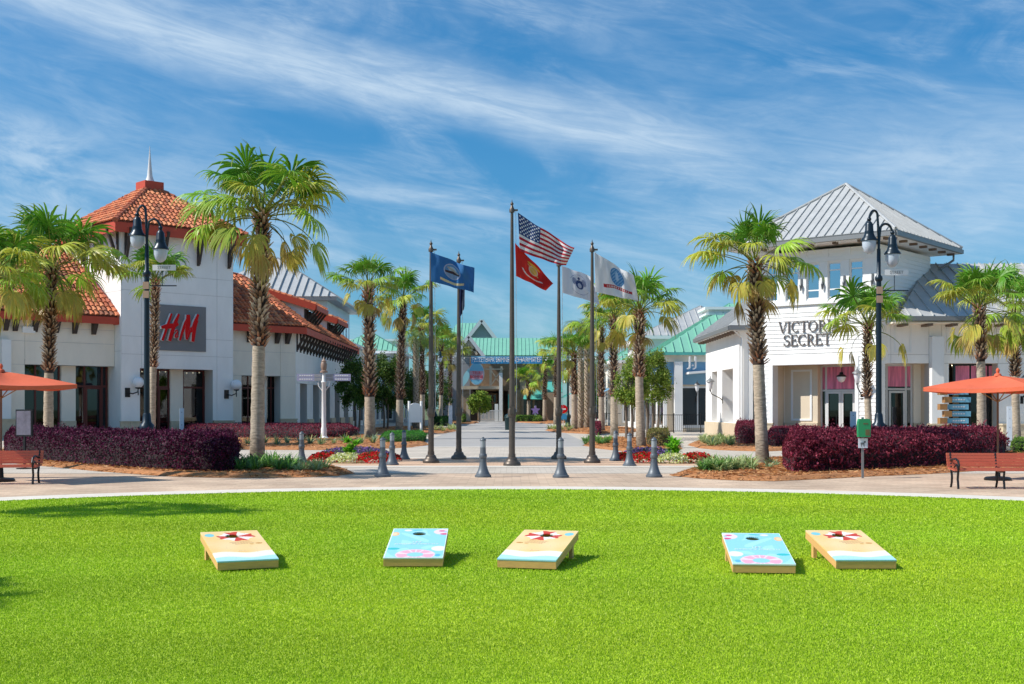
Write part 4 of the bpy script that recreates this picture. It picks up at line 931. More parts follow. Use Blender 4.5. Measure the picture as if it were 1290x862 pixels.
# ================================================================== red roofed shop on the left
fT = Fac((-22.65, 69.0), radians(43.8))
def red_roof_shop():
    F = fT; M = F.M; B = thing('red_roofed_shop', 'white stucco shop with terracotta tile roofs, a square tower and big red letters', 'shop building', (F.P[0], F.P[1], 0))
    TW = 7.3; T1 = F.u(300); zl = F.z(220, 465); zp = 0.92
    zwall = 12.35
    a, b = F.u(176), F.u(268)
    ops = [(a, b, 0, zl)]
    # tower body
    mb = MB(M); wall(mb, 0, TW, 0, zwall, 0, 1.0, ops); mb.box(0, 0.4, 1.0, TW, 0, zwall); mb.box(TW-0.4, TW, 1.0, TW, 0, zwall); mb.box(0.4, TW-0.4, TW-0.4, TW, 0, zwall)
    mb.box(0.4, TW-0.4, 1.0, TW-0.4, zwall-0.3, zwall)
    mb.box(0.4, TW-0.4, 1.0, 5.0, zl+0.1, zl+0.2)
    mb.build('tower_wall', M_shade, B)
    zj = [F.z(280, 374), F.z(165, 423.5), F.z(280, 450)+0.0, 9.6]
    wall_panels(M, B, 0, TW, zp, zwall, ops, [F.u(178), F.u(273)], sorted(zj), M_stucco)
    # left flank panels of the tower
    ML = M @ Matrix.Translation((0, TW, 0)) @ Matrix.Rotation(-pi/2, 4, 'Z')
    wall_panels(ML, B, 0, TW+0.03, 0, zwall, [], [TW/2], [5.0, 8.5], M_stucco)
    MR = M @ Matrix.Translation((TW, 0, 0)) @ Matrix.Rotation(pi/2, 4, 'Z')
    wall_panels(MR, B, -0.03, TW, 0, zwall, [], [TW/2], [5.0, 8.5], M_stucco)
    # stone plinths at the piers
    for (p, q) in ((-0.08, a+0.02), (b-0.02, TW+0.08)):
        n = max(2, round((q-p)/0.55)); w = (q-p)/n
        for k in range(n):
            for r_ in range(2):
                o = MB(M); o.box(p+k*w+0.006, p+(k+1)*w-0.006, -0.09, 0.0, r_*0.43+0.006, (r_+1)*0.43-0.006); o.build('stone', M_tan, B)
        o = MB(M); o.box(p-0.03, q+0.03, -0.13, -0.0, 0.86, zp); o.build('plinth_cap', M_tan, B)
    # shop front in the recess
    yb = 1.0
    c0, c1, c2 = F.u(213, 1.0), F.u(229, 1.0), F.u(257, 1.0)
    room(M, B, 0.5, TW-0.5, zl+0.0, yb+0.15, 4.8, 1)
    glazing(M, B, a, c0, 0.05, zl, yb, [F.u(199, 1)], [2.95], M_frame, 0.11, doors=[(F.u(199, 1), c0, 2.9)])
    o = MB(M); o.box(c0+0.002, c1, yb-0.15, yb+0.1, 0.9, zl); o.build('pier', M_stucco2, B)
    o = MB(M); o.box(c0+0.002, c1, yb-0.2, yb+0.1, 0.0, 0.9); o.build('pier_plinth', M_tan, B)
    glazing(M, B, c1+0.002, c2, 0.05, zl, yb, [], [2.95], M_frame, 0.11)
    glazing(M, B, c2+0.003, b+0.3, 0.05, zl-0.35, yb, [], [2.95], M_frame, 0.11)
    # white backs of the display behind the right window
    o = MB(M); o.box(c1+0.25, c2-0.25, yb+0.7, yb+0.8, 0.8, 3.4); o.build('display_panel', M_white, B)
    # sign
    s0, s1, z0, z1 = F.u(199), F.u(258.5), F.z(230, 442.5), F.z(230, 385.5)
    sg = MB(M); sg.box(s0, s1, -0.10, -0.03, z0, z1); sign = sg.build('sign_panel', M_grey, B)
    def sp(zx, zy): px, py = 195+zx*70/862, 380+zy*70/862; return (F.u(px, -0.2), F.z(px, py, -0.2))
    def stroke(pts, ws):
        P = [Vector((*sp(*p), 0)) for p in pts]; k = (sp(100, 0)[0]-sp(0, 0)[0])/100; L_ = []; R_ = []
        for i, p in enumerate(P):
            d = (P[min(i+1, len(P)-1)]-P[max(i-1, 0)]).normalized(); nn = Vector((-d.y, d.x, 0))*ws[i]*k*0.5; L_.append(p+nn); R_.append(p-nn)
        out = [(v.x, v.y) for v in L_]+[(v.x, v.y) for v in reversed(R_)]
        return out
    letters = [[([(250, 188), (200, 330), (150, 480), (105, 605)], [30, 40, 40, 38]), ([(362, 195), (305, 330), (255, 470), (215, 612)], [34, 58, 58, 52]), ([(88, 402), (180, 385), (270, 380), (352, 345)], [40, 70, 75, 40])],
               [([(300, 470), (330, 440), (345, 470), (310, 520), (320, 555), (355, 540)], [20, 24, 22, 30, 30, 16]), ([(345, 500), (335, 545), (305, 560), (298, 525)], [14, 18, 20, 14])],
               [([(520, 210), (465, 330), (415, 470), (375, 605)], [30, 48, 42, 34]), ([(505, 205), (505, 330), (490, 460), (484, 592)], [60, 75, 74, 40]), ([(560, 400), (530, 470), (500, 560)], [40, 34, 30]), ([(660, 200), (610, 330), (560, 450), (535, 480)], [38, 60, 44, 20]), ([(630, 290), (600, 400), (590, 500), (574, 625)], [70, 66, 60, 52])]]
    for L_ in letters:
        o = MB(M)
        for i, (pts, ws) in enumerate(L_): o.prism(stroke(pts, ws), 'y', -0.30-0.004*i, -0.10, 0, 1)
        o.build('letter', [M_red, M_white], sign)
    # roof of the tower
    N0 = Vector((-22.67, 68.0, 0)); A = radians(43.8); ax = Vector((cos(A), sin(A), 0)); ay = Vector((-sin(A), cos(A), 0)); Lr = 8.64; ze = 12.42
    def R(u, v, z): p = N0+ax*u+ay*v; return Vector((p.x, p.y, z))
    apex = R(Lr/2, Lr/2, 15.55); c = [R(0, 0, ze), R(Lr, 0, ze), R(Lr, Lr, ze), R(0, Lr, ze)]
    for i in range(4):
        j = (i+1) % 4; tile_face([c[i], c[j], apex, apex], B)
        ridge_caps(c[i], apex, B, 0.17)
    # fascia and soffit
    MF = Matrix.Translation((N0.x, N0.y, 0)) @ Matrix.Rotation(A, 4, 'Z'); fh = 0.62
    for (x0, x1, y0, y1) in ((0.02, Lr-0.02, 0.02, 0.12), (0.02, Lr-0.02, Lr-0.12, Lr-0.02), (0.02, 0.12, 0.12, Lr-0.12), (Lr-0.12, Lr-0.02, 0.12, Lr-0.12)):
        o = MB(MF); o.box(x0, x1, y0, y1, ze-fh, ze-0.06); o.build('fascia', M_redtrim, B)
    o = MB(MF); o.box(0.12, Lr-0.12, 0.12, Lr-0.12, ze-0.30, ze-0.22); o.build('soffit', M_darkwood, B)
    o = MB(MF); o.box(Lr/2-0.62, Lr/2+0.62, Lr/2-0.62, Lr/2+0.62, 15.0, 15.72); o.build('roof_cap', M_redtrim, B)
    o = MB(MF); o.lathe([(0.30, 15.75), (0.24, 15.9), (0.17, 16.1), (0.12, 16.6), (0.05, 17.4), (0.012, 18.0)], 12, (Lr/2, Lr/2, 0)); o.build('spire', M_whiteframe, B, smooth=True)
    # braces of the tower eaves
    off = 0.72
    def brace(MM, x, y):
        o = MB(MM); o.bar((x, y-0.1, ze-2.0), (x, y-off+0.02, ze-0.32), 0.16, 0.16); o.bar((x, y-0.06, ze-2.1), (x, y-0.06, ze-0.32), 0.15, 0.1); o.build('brace', M_darkwood, B)
    MT = M
    for x in (0.25, 2.6, 4.9, 7.0): brace(MT, x, -0.03)
    for x in (0.25, 2.6, 4.9, 7.0): brace(ML, x, -0.03)
    for x in (1.0, 3.5, 6.5): brace(MR, x, -0.03)
    # ---- left wing
    y0 = 0.8; WL = -15.0; zw = 6.62; zlw = F.z(100, 461, y0)
    piers = [(F.u(-40, y0), F.u(-6, y0)), (F.u(2, y0), F.u(31, y0))]
    po = [(F.u(-150, y0), F.u(-60, y0), 0, zlw), (F.u(31, y0), -0.04, 0, zlw), (F.u(-60, y0), F.u(2, y0), 0, zlw)]
    mb = MB(M @ Matrix.Translation((0, y0, 0))); wall(mb, WL, -0.04, 0, zw, 0, 0.7, po); mb.box(WL, -0.04, 0.7, 10, zlw+0.3, zlw+0.4); mb.box(WL, WL+0.4, 0.7, 10, 0, zw); mb.box(WL+0.4, -0.04, 9.6, 10, 0, zw)
    mb.build('wing_wall', M_shade, B)
    MW = M @ Matrix.Translation((0, y0, 0))
    wall_panels(MW, B, WL, -0.04, 0.0, zw, po, [F.u(-150, y0), F.u(0, y0), F.u(31, y0)], [zlw+0.0, zlw+1.3, zlw+2.1], M_stucco2)
    o = MB(MW); o.box(F.u(31, y0), -0.04, -0.02, 0.35, zlw, zlw+0.30); o.box(F.u(-60, y0), F.u(2, y0), -0.02, 0.35, zlw, zlw+0.30); o.build('shaded_lintel', M_grey, B)  # beam coloured dark grey to stand for the soffit shadow
    for (p, q) in ((F.u(2, y0), F.u(31, y0)),):
        o = MB(MW); o.box(p-0.15, p+0.35, -0.45, -0.03, 0, zw-1.2); o.build('pilaster', M_white, B)
        o = MB(MW); o.box(p-0.25, q+0.1, -0.5, -0.0, 0, 1.0); o.build('plinth', M_tan, B)
        o = MB(MW); o.box(p-0.3, q+0.14, -0.55, -0.0, 1.003, 1.1); o.build('plinth_cap', M_tan, B)
    yy = y0+0.75; g = [F.u(v, yy) for v in (31, 75, 93, 135)]; fr = zlw+0.28
    room(M, B, WL+0.5, -0.1, fr, yy+0.15, yy+4, 2)
    glazing(M, B, g[0]-0.5, g[1], 0.05, fr, yy, [F.u(44, yy)], [3.2], M_frame, 0.11)
    o = MB(M); o.box(g[1]+0.002, g[2], yy-0.25, yy+0.1, 0.95, fr); o.build('pier', M_stucco2, B)
    o = MB(M); o.box(g[1]-0.02, g[2]+0.02, yy-0.3, yy+0.1, 0.0, 0.948); o.build('pier_plinth', M_tan, B)
    glazing(M, B, g[2]+0.003, g[3], 0.05, fr, yy, [F.u(106, yy), F.u(128, yy)], [2.95], M_frame, 0.11, doors=[(F.u(106, yy)+0.05, F.u(128, yy)-0.05, 2.9)])
    glazing(M, B, WL+1, g[0]-0.9, 0.05, fr, yy, [WL+3, WL+5], [3.2], M_frame, 0.11)
    # wing roof: front slope, hip at its right end
    ye = y0-0.62; ze2 = 6.98; ez = 11.35; run = 5.2
    def P_(u, v, z): q = M @ Vector((u, v, z)); return q
    rx = -4.4
    A0, A1, A2, A3 = P_(WL, ye, ze2), P_(0.0, ye, ze2), P_(F.u(82, ye+run), ye+run, ez), P_(WL, ye+run, ez)
    tile_face([A0, A1, A2, A3], B); ridge_caps(A1, A2, B); ridge_caps(A3, A2, B)
    tile_face([P_(0, ye, ze2), P_(0, ye+run*2, ze2), P_(F.u(82, ye+run), ye+run, ez), P_(F.u(82, ye+run), ye+run, ez)], B)
    tile_face([P_(0, ye+2*run, ze2), P_(WL, ye+2*run, ze2), A3, A2], B)
    o = MB(M); o.box(WL, 0.0, ye+0.0, ye+0.10, ze2-0.45, ze2-0.04); o.box(-0.12, -0.02, ye+0.12, y0-0.05, ze2-0.45, ze2-0.04); o.build('fascia', M_redtrim, B)
    o = MB(M); o.box(WL, -0.05, ye+0.12, y0+0.01, ze2-0.2, ze2-0.13); o.build('soffit', M_stucco2, B)
    for px in (-60, -20, 9, 21, 46, 73, 96, 120): wedge_bracket(M, B, F.u(px, y0-0.3), ze2-0.21, 0.50, 0.85, 0.24, y=y0-0.03)
    o = MB(MW); k = F.u(35, y0); o.box(k-0.35, k+0.35, -0.18, -0.03, 5.85, 6.2); o.build('louvre', M_stucco, B)
    # ---- right wing to the corner
    C0 = F.u(372, y0); zw = 6.62; zlr = F.z(340, 474, y0); zli = F.z(340, 468, y0)
    W0 = TW+0.02
    o1 = [(F.u(304, y0), F.u(353, y0), 0, zlr)]
    mb = MB(MW); wall(mb, W0, C0, 0, zw, 0, 0.7, o1); mb.build('wing_wall', M_shade, B)
    wall_panels(MW, B, W0, C0, 0.0, zw, o1, [F.u(353, y0)], [zlr, zlr+1.55], M_stucco2)
    o = MB(MW); o.box(F.u(304, y0), F.u(353, y0), -0.02, 0.35, zlr, zlr+0.30); o.build('shaded_lintel', M_grey, B)  # soffit shadow put into the grey of this beam as well
    o = MB(MW); o.box(F.u(353, y0)-0.05, C0+0.07, -0.12, 0.0, 0, 0.92); o.build('plinth', M_tan, B)
    o = MB(MW); o.box(F.u(353, y0)-0.09, C0+0.1, -0.16, 0.0, 0.923, 1.0); o.build('plinth_cap', M_tan, B)
    g = [F.u(v, yy) for v in (303, 321, 334, 341, 356)]
    room(M, B, W0+0.1, C0-0.8, zlr+0.2, yy+0.15, yy+3.2, 3)
    glazing(M, B, g[0], g[1], 0.05, zlr+0.25, yy, [F.u(312, yy)], [3.0], M_frame, 0.10)
    o = MB(M); o.box(g[1]+0.003, g[2]-0.003, yy-0.2, yy+0.1, 0.0, zlr+0.25); o.build('pier', M_stucco2, B)
    glazing(M, B, g[2], g[4], 0.05, zlr+0.25, yy, [g[3]], [3.0], M_frame, 0.10)
    # ---- avenue side
    Cp = M @ Vector((C0, y0, 0)); A2_ = Fac((Cp.x, Cp.y), pi/2); MA = A2_.M; LA = 28.0
    aop = [(1.6+k*5.2, 4.4+k*5.2, 0, 3.35) for k in range(5)]
    mb = MB(MA); wall(mb, 0, LA, 0, zw, 0, 0.7, aop); mb.box(LA-0.4, LA, 0.7, 8, 0, zw); mb.build('avenue_wall', M_shade, B)
    wall_panels(MA, B, 0.0, LA, 0.0, zw, aop, [v for k in range(5) for v in (1.6+k*5.2, 4.4+k*5.2)], [3.35], M_stucco)
    for k, op in enumerate(aop):
        room(MA, B, op[0]-0.3, op[1]+0.3, 3.5, 0.85, 3.0, 4+k)
        glazing(MA, B, op[0], op[1], 0.05, 3.35, 0.62, [op[0]+0.95, op[1]-0.95], [2.8], M_frame, 0.1)
        o = MB(MA); o.box(op[1]+0.02, op[1]+2.3, -0.14, 0.0, 0, 0.92); o.build('plinth', M_tan, B)
    ex_ = -0.75; ec = Vector((Cp.x+0.78, Cp.y-0.25, 7.0)); inn = 5.0; zt = 10.65
    top_c = Vector((ec.x-inn, ec.y+0.427*inn, zt)); yend = 107.2
    e0 = P_(W0-0.2, ye, 7.0); t0 = P_(W0-0.2, ye+inn, zt)
    tile_face([e0, ec, top_c, t0], B)
    tile_face([ec, Vector((ec.x-0.3, yend, 7.0)), Vector((ec.x-inn, yend, zt)), top_c], B)
    tile_face([Vector((ec.x-inn*2, yend, 7.0)), Vector((ec.x-inn*2, top_c.y+3, 7.0)), top_c, Vector((ec.x-inn, yend, zt))], B)
    ridge_caps(ec, top_c, B); ridge_caps(t0, top_c, B)
    o = MB(); o.bar(e0-Vector((0, 0, 0.26)), ec-Vector((0, 0, 0.26)), 0.1, 0.42); o.build('fascia', M_redtrim, B)
    o = MB(); o.bar(ec-Vector((0.05, -0.02, 0.26)), Vector((ec.x-0.35, yend, 6.74)), 0.1, 0.42); o.build('fascia', M_redtrim, B)
    for px in (316, 334, 351, 364): wedge_bracket(M, B, F.u(px, y0-0.3), 6.77, 0.5, 0.9, 0.26, y=y0-0.03)
    for k in range(21): # timber braces along the avenue eave
        o = MB(MA); x = 0.3+k*1.3; o.bar((x, -0.08, 5.55), (x, -0.66, 6.7), 0.15, 0.15); o.bar((x, -0.06, 5.4), (x, -0.06, 6.7), 0.15, 0.1); o.bar((x, -0.05, 6.68), (x, -0.7, 6.68), 0.13, 0.1); o.build('brace', M_darkwood, B)
    # two dormers facing the avenue
    for (ya, yb_, z, ra) in ((83.3, 88.6, 8.95, 1), (93.6, 99.3, 8.75, 2)):
        xe = -13.75; xw = xe-0.85; xt = -20.5; zt2 = z+(xe-xt)*0.31
        w = MB(); w.add([(xw, ya+.25, 6.6), (xw, ya+.25, z+.1), (xt, ya+.25, zt2-.1), (xt, ya+.25, 6.6), (xw, yb_-.25, 6.6), (xw, yb_-.25, z+.1), (xt, yb_-.25, zt2-.1), (xt, yb_-.25, 6.6)],
                         [(0, 1, 2, 3), (7, 6, 5, 4), (0, 4, 5, 1), (1, 5, 6, 2), (3, 2, 6, 7)])
        dm = w.build('dormer', M_stucco, B)
        wi = MB(); wi.box(xw-0.02, xw+0.03, ya+0.8, yb_-0.8, z-1.15, z-0.25); wi.build('window', M_glassblue, dm)
        tile_face([(xe, ya, z), (xe, yb_, z), (xt, yb_, zt2), (xt, ya, zt2)], B)
        f = MB(); f.bar((xe+0.02, ya-0.02, z-0.22), (xt, ya-0.02, zt2-0.22), 0.09, 0.46); f.build('rake_board', M_redtrim, dm)
        f = MB(); f.bar((xe+0.05, ya, z-0.2), (xe+0.05, yb_, z-0.2), 0.09, 0.36); f.build('fascia', M_redtrim, dm)
        for k in range(5):
            o = MB(); y = ya+0.4+k*1.1; o.bar((xw+0.05, y, z-1.35), (xe, y, z-0.3), 0.14, 0.14); o.bar((xw+0.07, y, z-1.5), (xw+0.07, y, z-0.3), 0.12, 0.14); o.build('brace', M_darkwood, dm)
    return B
RB = red_roof_shop()
globe_light(fT, 170.5, 482, 'white globe wall lamp on the tower pier left of the left street lamp')
globe_light(fT, 294, 485, 'white globe wall lamp on the tower pier left of the tallest palm')

# grey metal roofed block behind the red roofed shop
def back_block():
    B = thing('metal_roofed_block', 'pale upper storey with grey metal hip roof behind the red roofed shop', 'building', (-21, 116, 0))
    x0, x1, y0, y1, zt = -29, -17.0, 109.5, 124.5, 11.7
    o = MB(); o.box(x0, x1, y0, y1, 0, zt); o.build('wall', M_paleblue, B)
    E = 1.0; ze = 11.9; ap0, ap1 = Vector((-23, 116, 16.4)), Vector((-23, 118, 16.4)); c = [Vector((x0-E, y0-E, ze)), Vector((x1+E, y0-E, ze)), Vector((x1+E, y1+E, ze)), Vector((x0-E, y1+E, ze))]
    metal_face([c[0], c[1], ap0], B, M_metalroof, 0.8, rib=0.16); metal_face([c[1], c[2], ap1, ap0], B, M_metalroof, 0.8, rib=0.12); metal_face([c[2], c[3], ap1], B, M_metalroof, 0.8); metal_face([c[3], c[0], ap0, ap1], B, M_metalroof, 0.8)
    o = MB(); o.box(x0-E, x1+E, y0-E, y1+E, ze-0.35, ze-0.06); o.build('eave_board', M_gutter, B)
    for k in range(6):
        y = 111+k*2.2; w = MB(); w.box(x1-0.02, x1+0.05, y, y+1.3, 7.2, 10.6); f = w.build('window', M_whiteframe, B)
        g = MB(); g.box(x1+0.05, x1+0.07, y+0.08, y+1.22, 7.3, 10.5); g.build('pane', M_glassblue, f)
    for k in range(3):
        x = -27+k*3.2; w = MB(); w.box(x, x+1.4, y0-0.05, y0+0.02, 7.8, 10.6); f = w.build('window', M_whiteframe, B)
        g = MB(); g.box(x+0.1, x+1.3, y0-0.07, y0-0.05, 7.9, 10.5); g.build('pane', M_glassblue, f)
back_block()

# ------------------------------------------------------------------ serif letters drawn as strokes
def glyph(ch):
    S_ = []; T_, t_ = 0.105, 0.045
    def ln(x0, y0, x1, y1, w): S_.append([((x0, y0)), ((x1, y1))] + [w])
    def arc(cx, cy, rx, ry, a0, a1, wmax, n=14):
        for k in range(n):
            p, q = radians(a0+(a1-a0)*k/n), radians(a0+(a1-a0)*(k+1.08)/n); w = 0.04+(wmax*0.75-0.04)*abs(cos((p+q)/2))
            ln(cx+rx*cos(p), cy+ry*sin(p), cx+rx*cos(q), cy+ry*sin(q), w)
    if ch == 'V': ln(.12, 1, .44, 0, T_); ln(.78, 1, .46, 0, t_); ln(0, .98, .26, .98, .05); ln(.64, .98, .92, .98, .05); W_ = .86
    elif ch == 'I': ln(.2, 0, .2, 1, T_); ln(.06, .98, .34, .98, .05); ln(.06, .02, .34, .02, .05); W_ = .42
    elif ch == 'C': arc(.44, .5, .36, .46, 48, 312, .15); ln(.69, .98, .69, .72, .05); W_ = .82
    elif ch == 'T': ln(.4, 0, .4, 1, T_); ln(.04, .97, .76, .97, .06); ln(.05, 1, .05, .8, .05); ln(.75, 1, .75, .8, .05); ln(.26, .02, .54, .02, .05); W_ = .80
    elif ch == 'O': arc(.46, .5, .38, .46, 0, 360, .15, 24); W_ = .95
    elif ch == 'R': ln(.18, 0, .18, 1, T_); arc(.3, .74, .28, .22, -90, 90, .13); ln(.18, .96, .32, .96, .05); ln(.18, .52, .32, .52, .05); ln(.36, .5, .68, .02, .13); ln(.04, .02, .32, .02, .05); ln(.04, .98, .2, .98, .05); ln(.62, .02, .78, .02, .05); W_ = .80
    elif ch == 'A': ln(.44, 1, .12, 0, t_); ln(.44, 1, .76, 0, T_); ln(.2, .34, .62, .34, .05); ln(0, .02, .24, .02, .05); ln(.62, .02, .9, .02, .05); W_ = .88
    elif ch == 'S': arc(.34, .73, .23, .23, 30, 270, .10); arc(.34, .27, .25, .25, 90, -150, .12); ln(.56, .96, .56, .76, .05); ln(.10, .04, .10, .26, .05); W_ = .68
    elif ch == 'E': ln(.18, 0, .18, 1, T_); ln(.05, .97, .64, .97, .05); ln(.05, .03, .68, .03, .05); ln(.18, .52, .5, .52, .05); ln(.63, .98, .63, .8, .05); ln(.67, 0, .67, .2, .05); ln(.5, .62, .5, .42, .05); W_ = .75
    elif ch == "'": ln(.1, 1, .07, .74, .09); W_ = .22
    else: W_ = .4
    return S_, W_
def serif_text(txt, M, x, z, h, y, depth, m, parent):
    for ch in txt:
        s, w = glyph(ch)
        if s:
            o = MB(M)
            for i, (p, q, t) in enumerate(s):
                a = Vector((x+p[0]*h, 0, z+p[1]*h)); b = Vector((x+q[0]*h, 0, z+q[1]*h)); d = (b-a); n = Vector((-d.z, 0, d.x)).normalized()*t*h/2
                yy = y-0.0015*(i % 5)
                o.prism([((a+n).x, (a+n).z), ((b+n).x, (b+n).z), ((b-n).x, (b-n).z), ((a-n).x, (a-n).z)], 'y', yy-depth, yy)
            o.build('letter', m, parent)
        x += w*h
def text_w(t, h): return sum(glyph(c)[1] for c in t)*h
def text_part(body, M, x, y, z, size, m, parent, name='lettering', ext=0.01, align='CENTER', flat=False):
    cu = bpy.data.curves.new('t', 'FONT'); cu.body = body; cu.size = size; cu.extrude = ext; cu.align_x = align; cu.align_y = 'CENTER'; cu.resolution_u = 2
    to = bpy.data.objects.new('t', cu); C.objects.link(to); dg = bpy.context.evaluated_depsgraph_get(); me = bpy.data.meshes.new_from_object(to.evaluated_get(dg))
    bpy.data.objects.remove(to); bpy.data.curves.remove(cu)
    R_ = Matrix.Identity(4) if flat else Matrix.Rotation(pi/2, 4, 'X')
    T = M @ Matrix.Translation((x, y, z)) @ R_
    if parent is not None:
        l = parent.matrix_basis.translation.copy(); pp = parent.parent
        while pp: l = l+pp.matrix_basis.translation; pp = pp.parent
        T = Matrix.Translation(-l) @ T
    me.transform(T); me.materials.clear(); me.materials.append(m); o = bpy.data.objects.new(name, me); lnk(o, parent); return o

# ================================================================== white shop with grey metal tower roof on the right
AV = radians(-39.8)
fV = Fac((17.24, 55.7), AV)       # local -x runs along the lettered face, +y back along the shaded face
M_sconce = mat('sconce_metal', (0.11, 0.12, 0.13), 0.5, 0.3)
def white_shop():
    F = fV; M = F.M; B = thing('white_tower_shop', 'white clapboard shop with square grey metal roofed tower and pink window posters', 'shop building', (F.P[0], F.P[1], 0))
    L = 6.24; zt = 9.35; zl = 3.80; xa, xb = F.u(974), F.u(1077.5)
    wins = []
    for (p, q) in ((966, 980), (990, 1006), (1016, 1032.5), (1043, 1059.5), (1070.5, 1087.5)): wins.append((F.u(p), F.u(q), 6.98, 8.68))
    ops = [(xa, xb, 0, zl)]+wins
    mb = MB(M); wall(mb, -L, 0, 0, zt, 0, 0.5, ops); mb.box(-0.4, 0, 0.5, L, zl-0.02, zt); mb.box(-0.4, 0, L-1.2, L, 0, zl-0.021); mb.box(-L, -L+0.4, 0.5, L, 0, zt); mb.box(-L+0.4, -0.4, L-0.4, L, 0, zt); mb.box(-L+0.4, -0.4, 0.5, L-0.4, zl+0.1, zl+0.2)
    mb.build('tower_wall', M_siding, B)
    # clapboards: each board a wedge, lower edge proud
    sd_ = MB(M); bh = 0.20
    rows = int((zt-0.95)/bh)
    for k in range(rows):
        z0 = 0.95+k*bh; z1 = z0+bh
        segs = [(-L, 0)]
        for o in [(xa-0.18, xb+0.18, 0, zl+0.35)]+([(F.u(962), F.u(1106), 6.72, 8.95)]):
            if o[2] < z1-0.02 and o[3] > z0+0.02:
                ns = []
                for a, b in segs:
                    if o[0] > a: ns.append((a, min(b, o[0])))
                    if o[1] < b: ns.append((max(a, o[1]), b))
                segs = ns
        for a, b in segs:
            if b-a > 0.03: sd_.add([(a, -0.035, z0), (b, -0.035, z0), (b, -0.008, z1), (a, -0.008, z1), (a, 0, z0), (b, 0, z0)], [(0, 1, 2, 3), (4, 5, 1, 0)])
        ya_ = L if z0 > zl-0.05 else 0.5
        sd_.add([(0.035, -0.03, z0), (0.035, ya_, z0), (0.008, ya_, z1), (0.008, -0.03, z1), (0, -0.03, z0), (0, ya_, z0)], [(0, 1, 2, 3), (4, 5, 1, 0), (0, 3, 4)])
    sd_.build('clapboards', M_siding, B, kind='stuff')
    # trim round openings and windows
    t = MB(M); t.box(xa-0.18, xa, -0.06, -0.0, 0.9, zl+0.35); t.box(xb, xb+0.18, -0.06, 0, 0.9, zl+0.35); t.box(xa, xb, -0.06, 0, zl, zl+0.35); t.build('opening_trim', M_white, B)
    t = MB(M); w0, w1 = F.u(962), F.u(1106)
    t.box(w0, w1, -0.10, -0.0, 6.72, 6.90); t.box(w0, w1, -0.08, -0.0, 8.75, 8.95)
    xs = [w0]+[v for w in wins for v in (w[0], w[1])]+[w1]
    for a, b in zip(xs[::2], xs[1::2]): t.box(a, b, -0.05, 0.0, 6.902, 8.748)
    t.build('window_surround', M_white, B)
    for w in wins: glazing(M, B, w[0], w[1], w[2], w[3], 0.08, [], [w[2]+0.42, w[3]-0.36], M_white, 0.06, gm=M_glassblue)
    for px in (1010.5, 1037.5, 1064.5, 1100):
        u = F.u(px); s_ = MB(M); s_.box(u-0.05, u+0.05, -0.09, -0.05, 7.62, 8.0); s_.lathe([(0.03, 7.40), (0.06, 7.62), (0.065, 7.66), (0.02, 7.76)], 10, (u, -0.15, 0)); s_.build('sconce', M_sconce, B)
    for px in (1013.5, 1041, 1068.5): # pilaster strips up to the eave
        u = F.u(px); s_ = MB(M); s_.box(u-0.13, u+0.13, -0.05, 0, 8.952, zt); s_.build('pilaster', M_white, B)
    zi = MB(M); zi.box(-L+0.4, -0.4, 0.5, 3.0, 6.5, 6.6); zi.box(-L+0.4, -0.4, 3.0, 3.1, 6.6, 9.0); zi.build('upper_interior', M_room, B)
    # roof
    N0 = Vector((17.4, 54.0, 0)); ax = Vector((-cos(-AV), sin(-AV), 0)); ay = Vector((sin(-AV), cos(-AV), 0)); Lr = 8.64; ze = 9.80
    R = lambda u, v, z: Vector(((N0+ax*u+ay*v).x, (N0+ax*u+ay*v).y, z))
    apex = R(Lr/2, Lr/2, 12.95); c = [R(Lr, 0, ze), R(0, 0, ze), R(0, Lr, ze), R(Lr, Lr, ze)]
    for i in range(4): metal_face([c[i], c[(i+1) % 4], apex], B, M_metalroof, 0.43, single=(i < 2), rib=0.06)
    for i in range(4):
        h = MB(); h.tube([c[i]+Vector((0, 0, 0.05)), apex+Vector((0, 0, 0.05))], 0.07, 6); h.build('hip_cap', M_metalroof, B)
        j = (i+1) % 4; g = MB(); d = Vector((0, 0, -0.17)); g.bar(c[i]+d, c[j]+d, 0.16, 0.20); g.build('gutter', M_gutter, B)
    q = MB(); inn = lambda p: p+(Vector((apex.x, apex.y, p.z))-p)*0.02
    q.slab([inn(p)+Vector((0, 0, -0.22)) for p in c], 0.06); q.build('soffit', M_white, B)
    for k in range(7): # rafter ends
        s = 0.6+k*1.24
        o = MB(); a = R(s, 0.2, ze-0.33); b = R(s, 0.55, ze-0.33); o.bar(a, b, 0.16, 0.11, up=(0, 0, 1)); o.build('rafter_end', M_rafter, B)
        o = MB(); a = R(0.2, s, ze-0.33); b = R(0.55, s, ze-0.33); o.bar(a, b, 0.16, 0.11); o.build('rafter_end', M_rafter, B)
    sp_ = MB(); p0 = R(0.3, Lr-0.4, ze-0.3); p1 = M @ Vector((0.08, L-0.1, 8.4)); sp_.tube([p0, p0+Vector((0, 0, -0.3)), p1, p1+Vector((0, 0, -1.5))], 0.06, 8); sp_.build('downspout', M_gutter, B, smooth=True)
    # letters
    z1 = F.z(1010, 418.5); z2 = F.z(1020, 434.5); h = 0.55; k = 1.0
    a = F.u(981); serif_text("VICTORIA'S", M, a, z1, h, -0.045, 0.05, M_letter, B)
    mid = a+text_w("VICTORIA'S", h)/2-0.35; serif_text("SECRET", M, mid-text_w("SECRET", h)/2, z2-0.02, h, -0.045, 0.05, M_letter, B)
    # recessed shop front
    yb = 1.5; U = lambda px: F.u(px, yb)
    room(M, B, -L+0.45, xb+0.03, zl+0.05, yb+0.15, 3.4, 11)
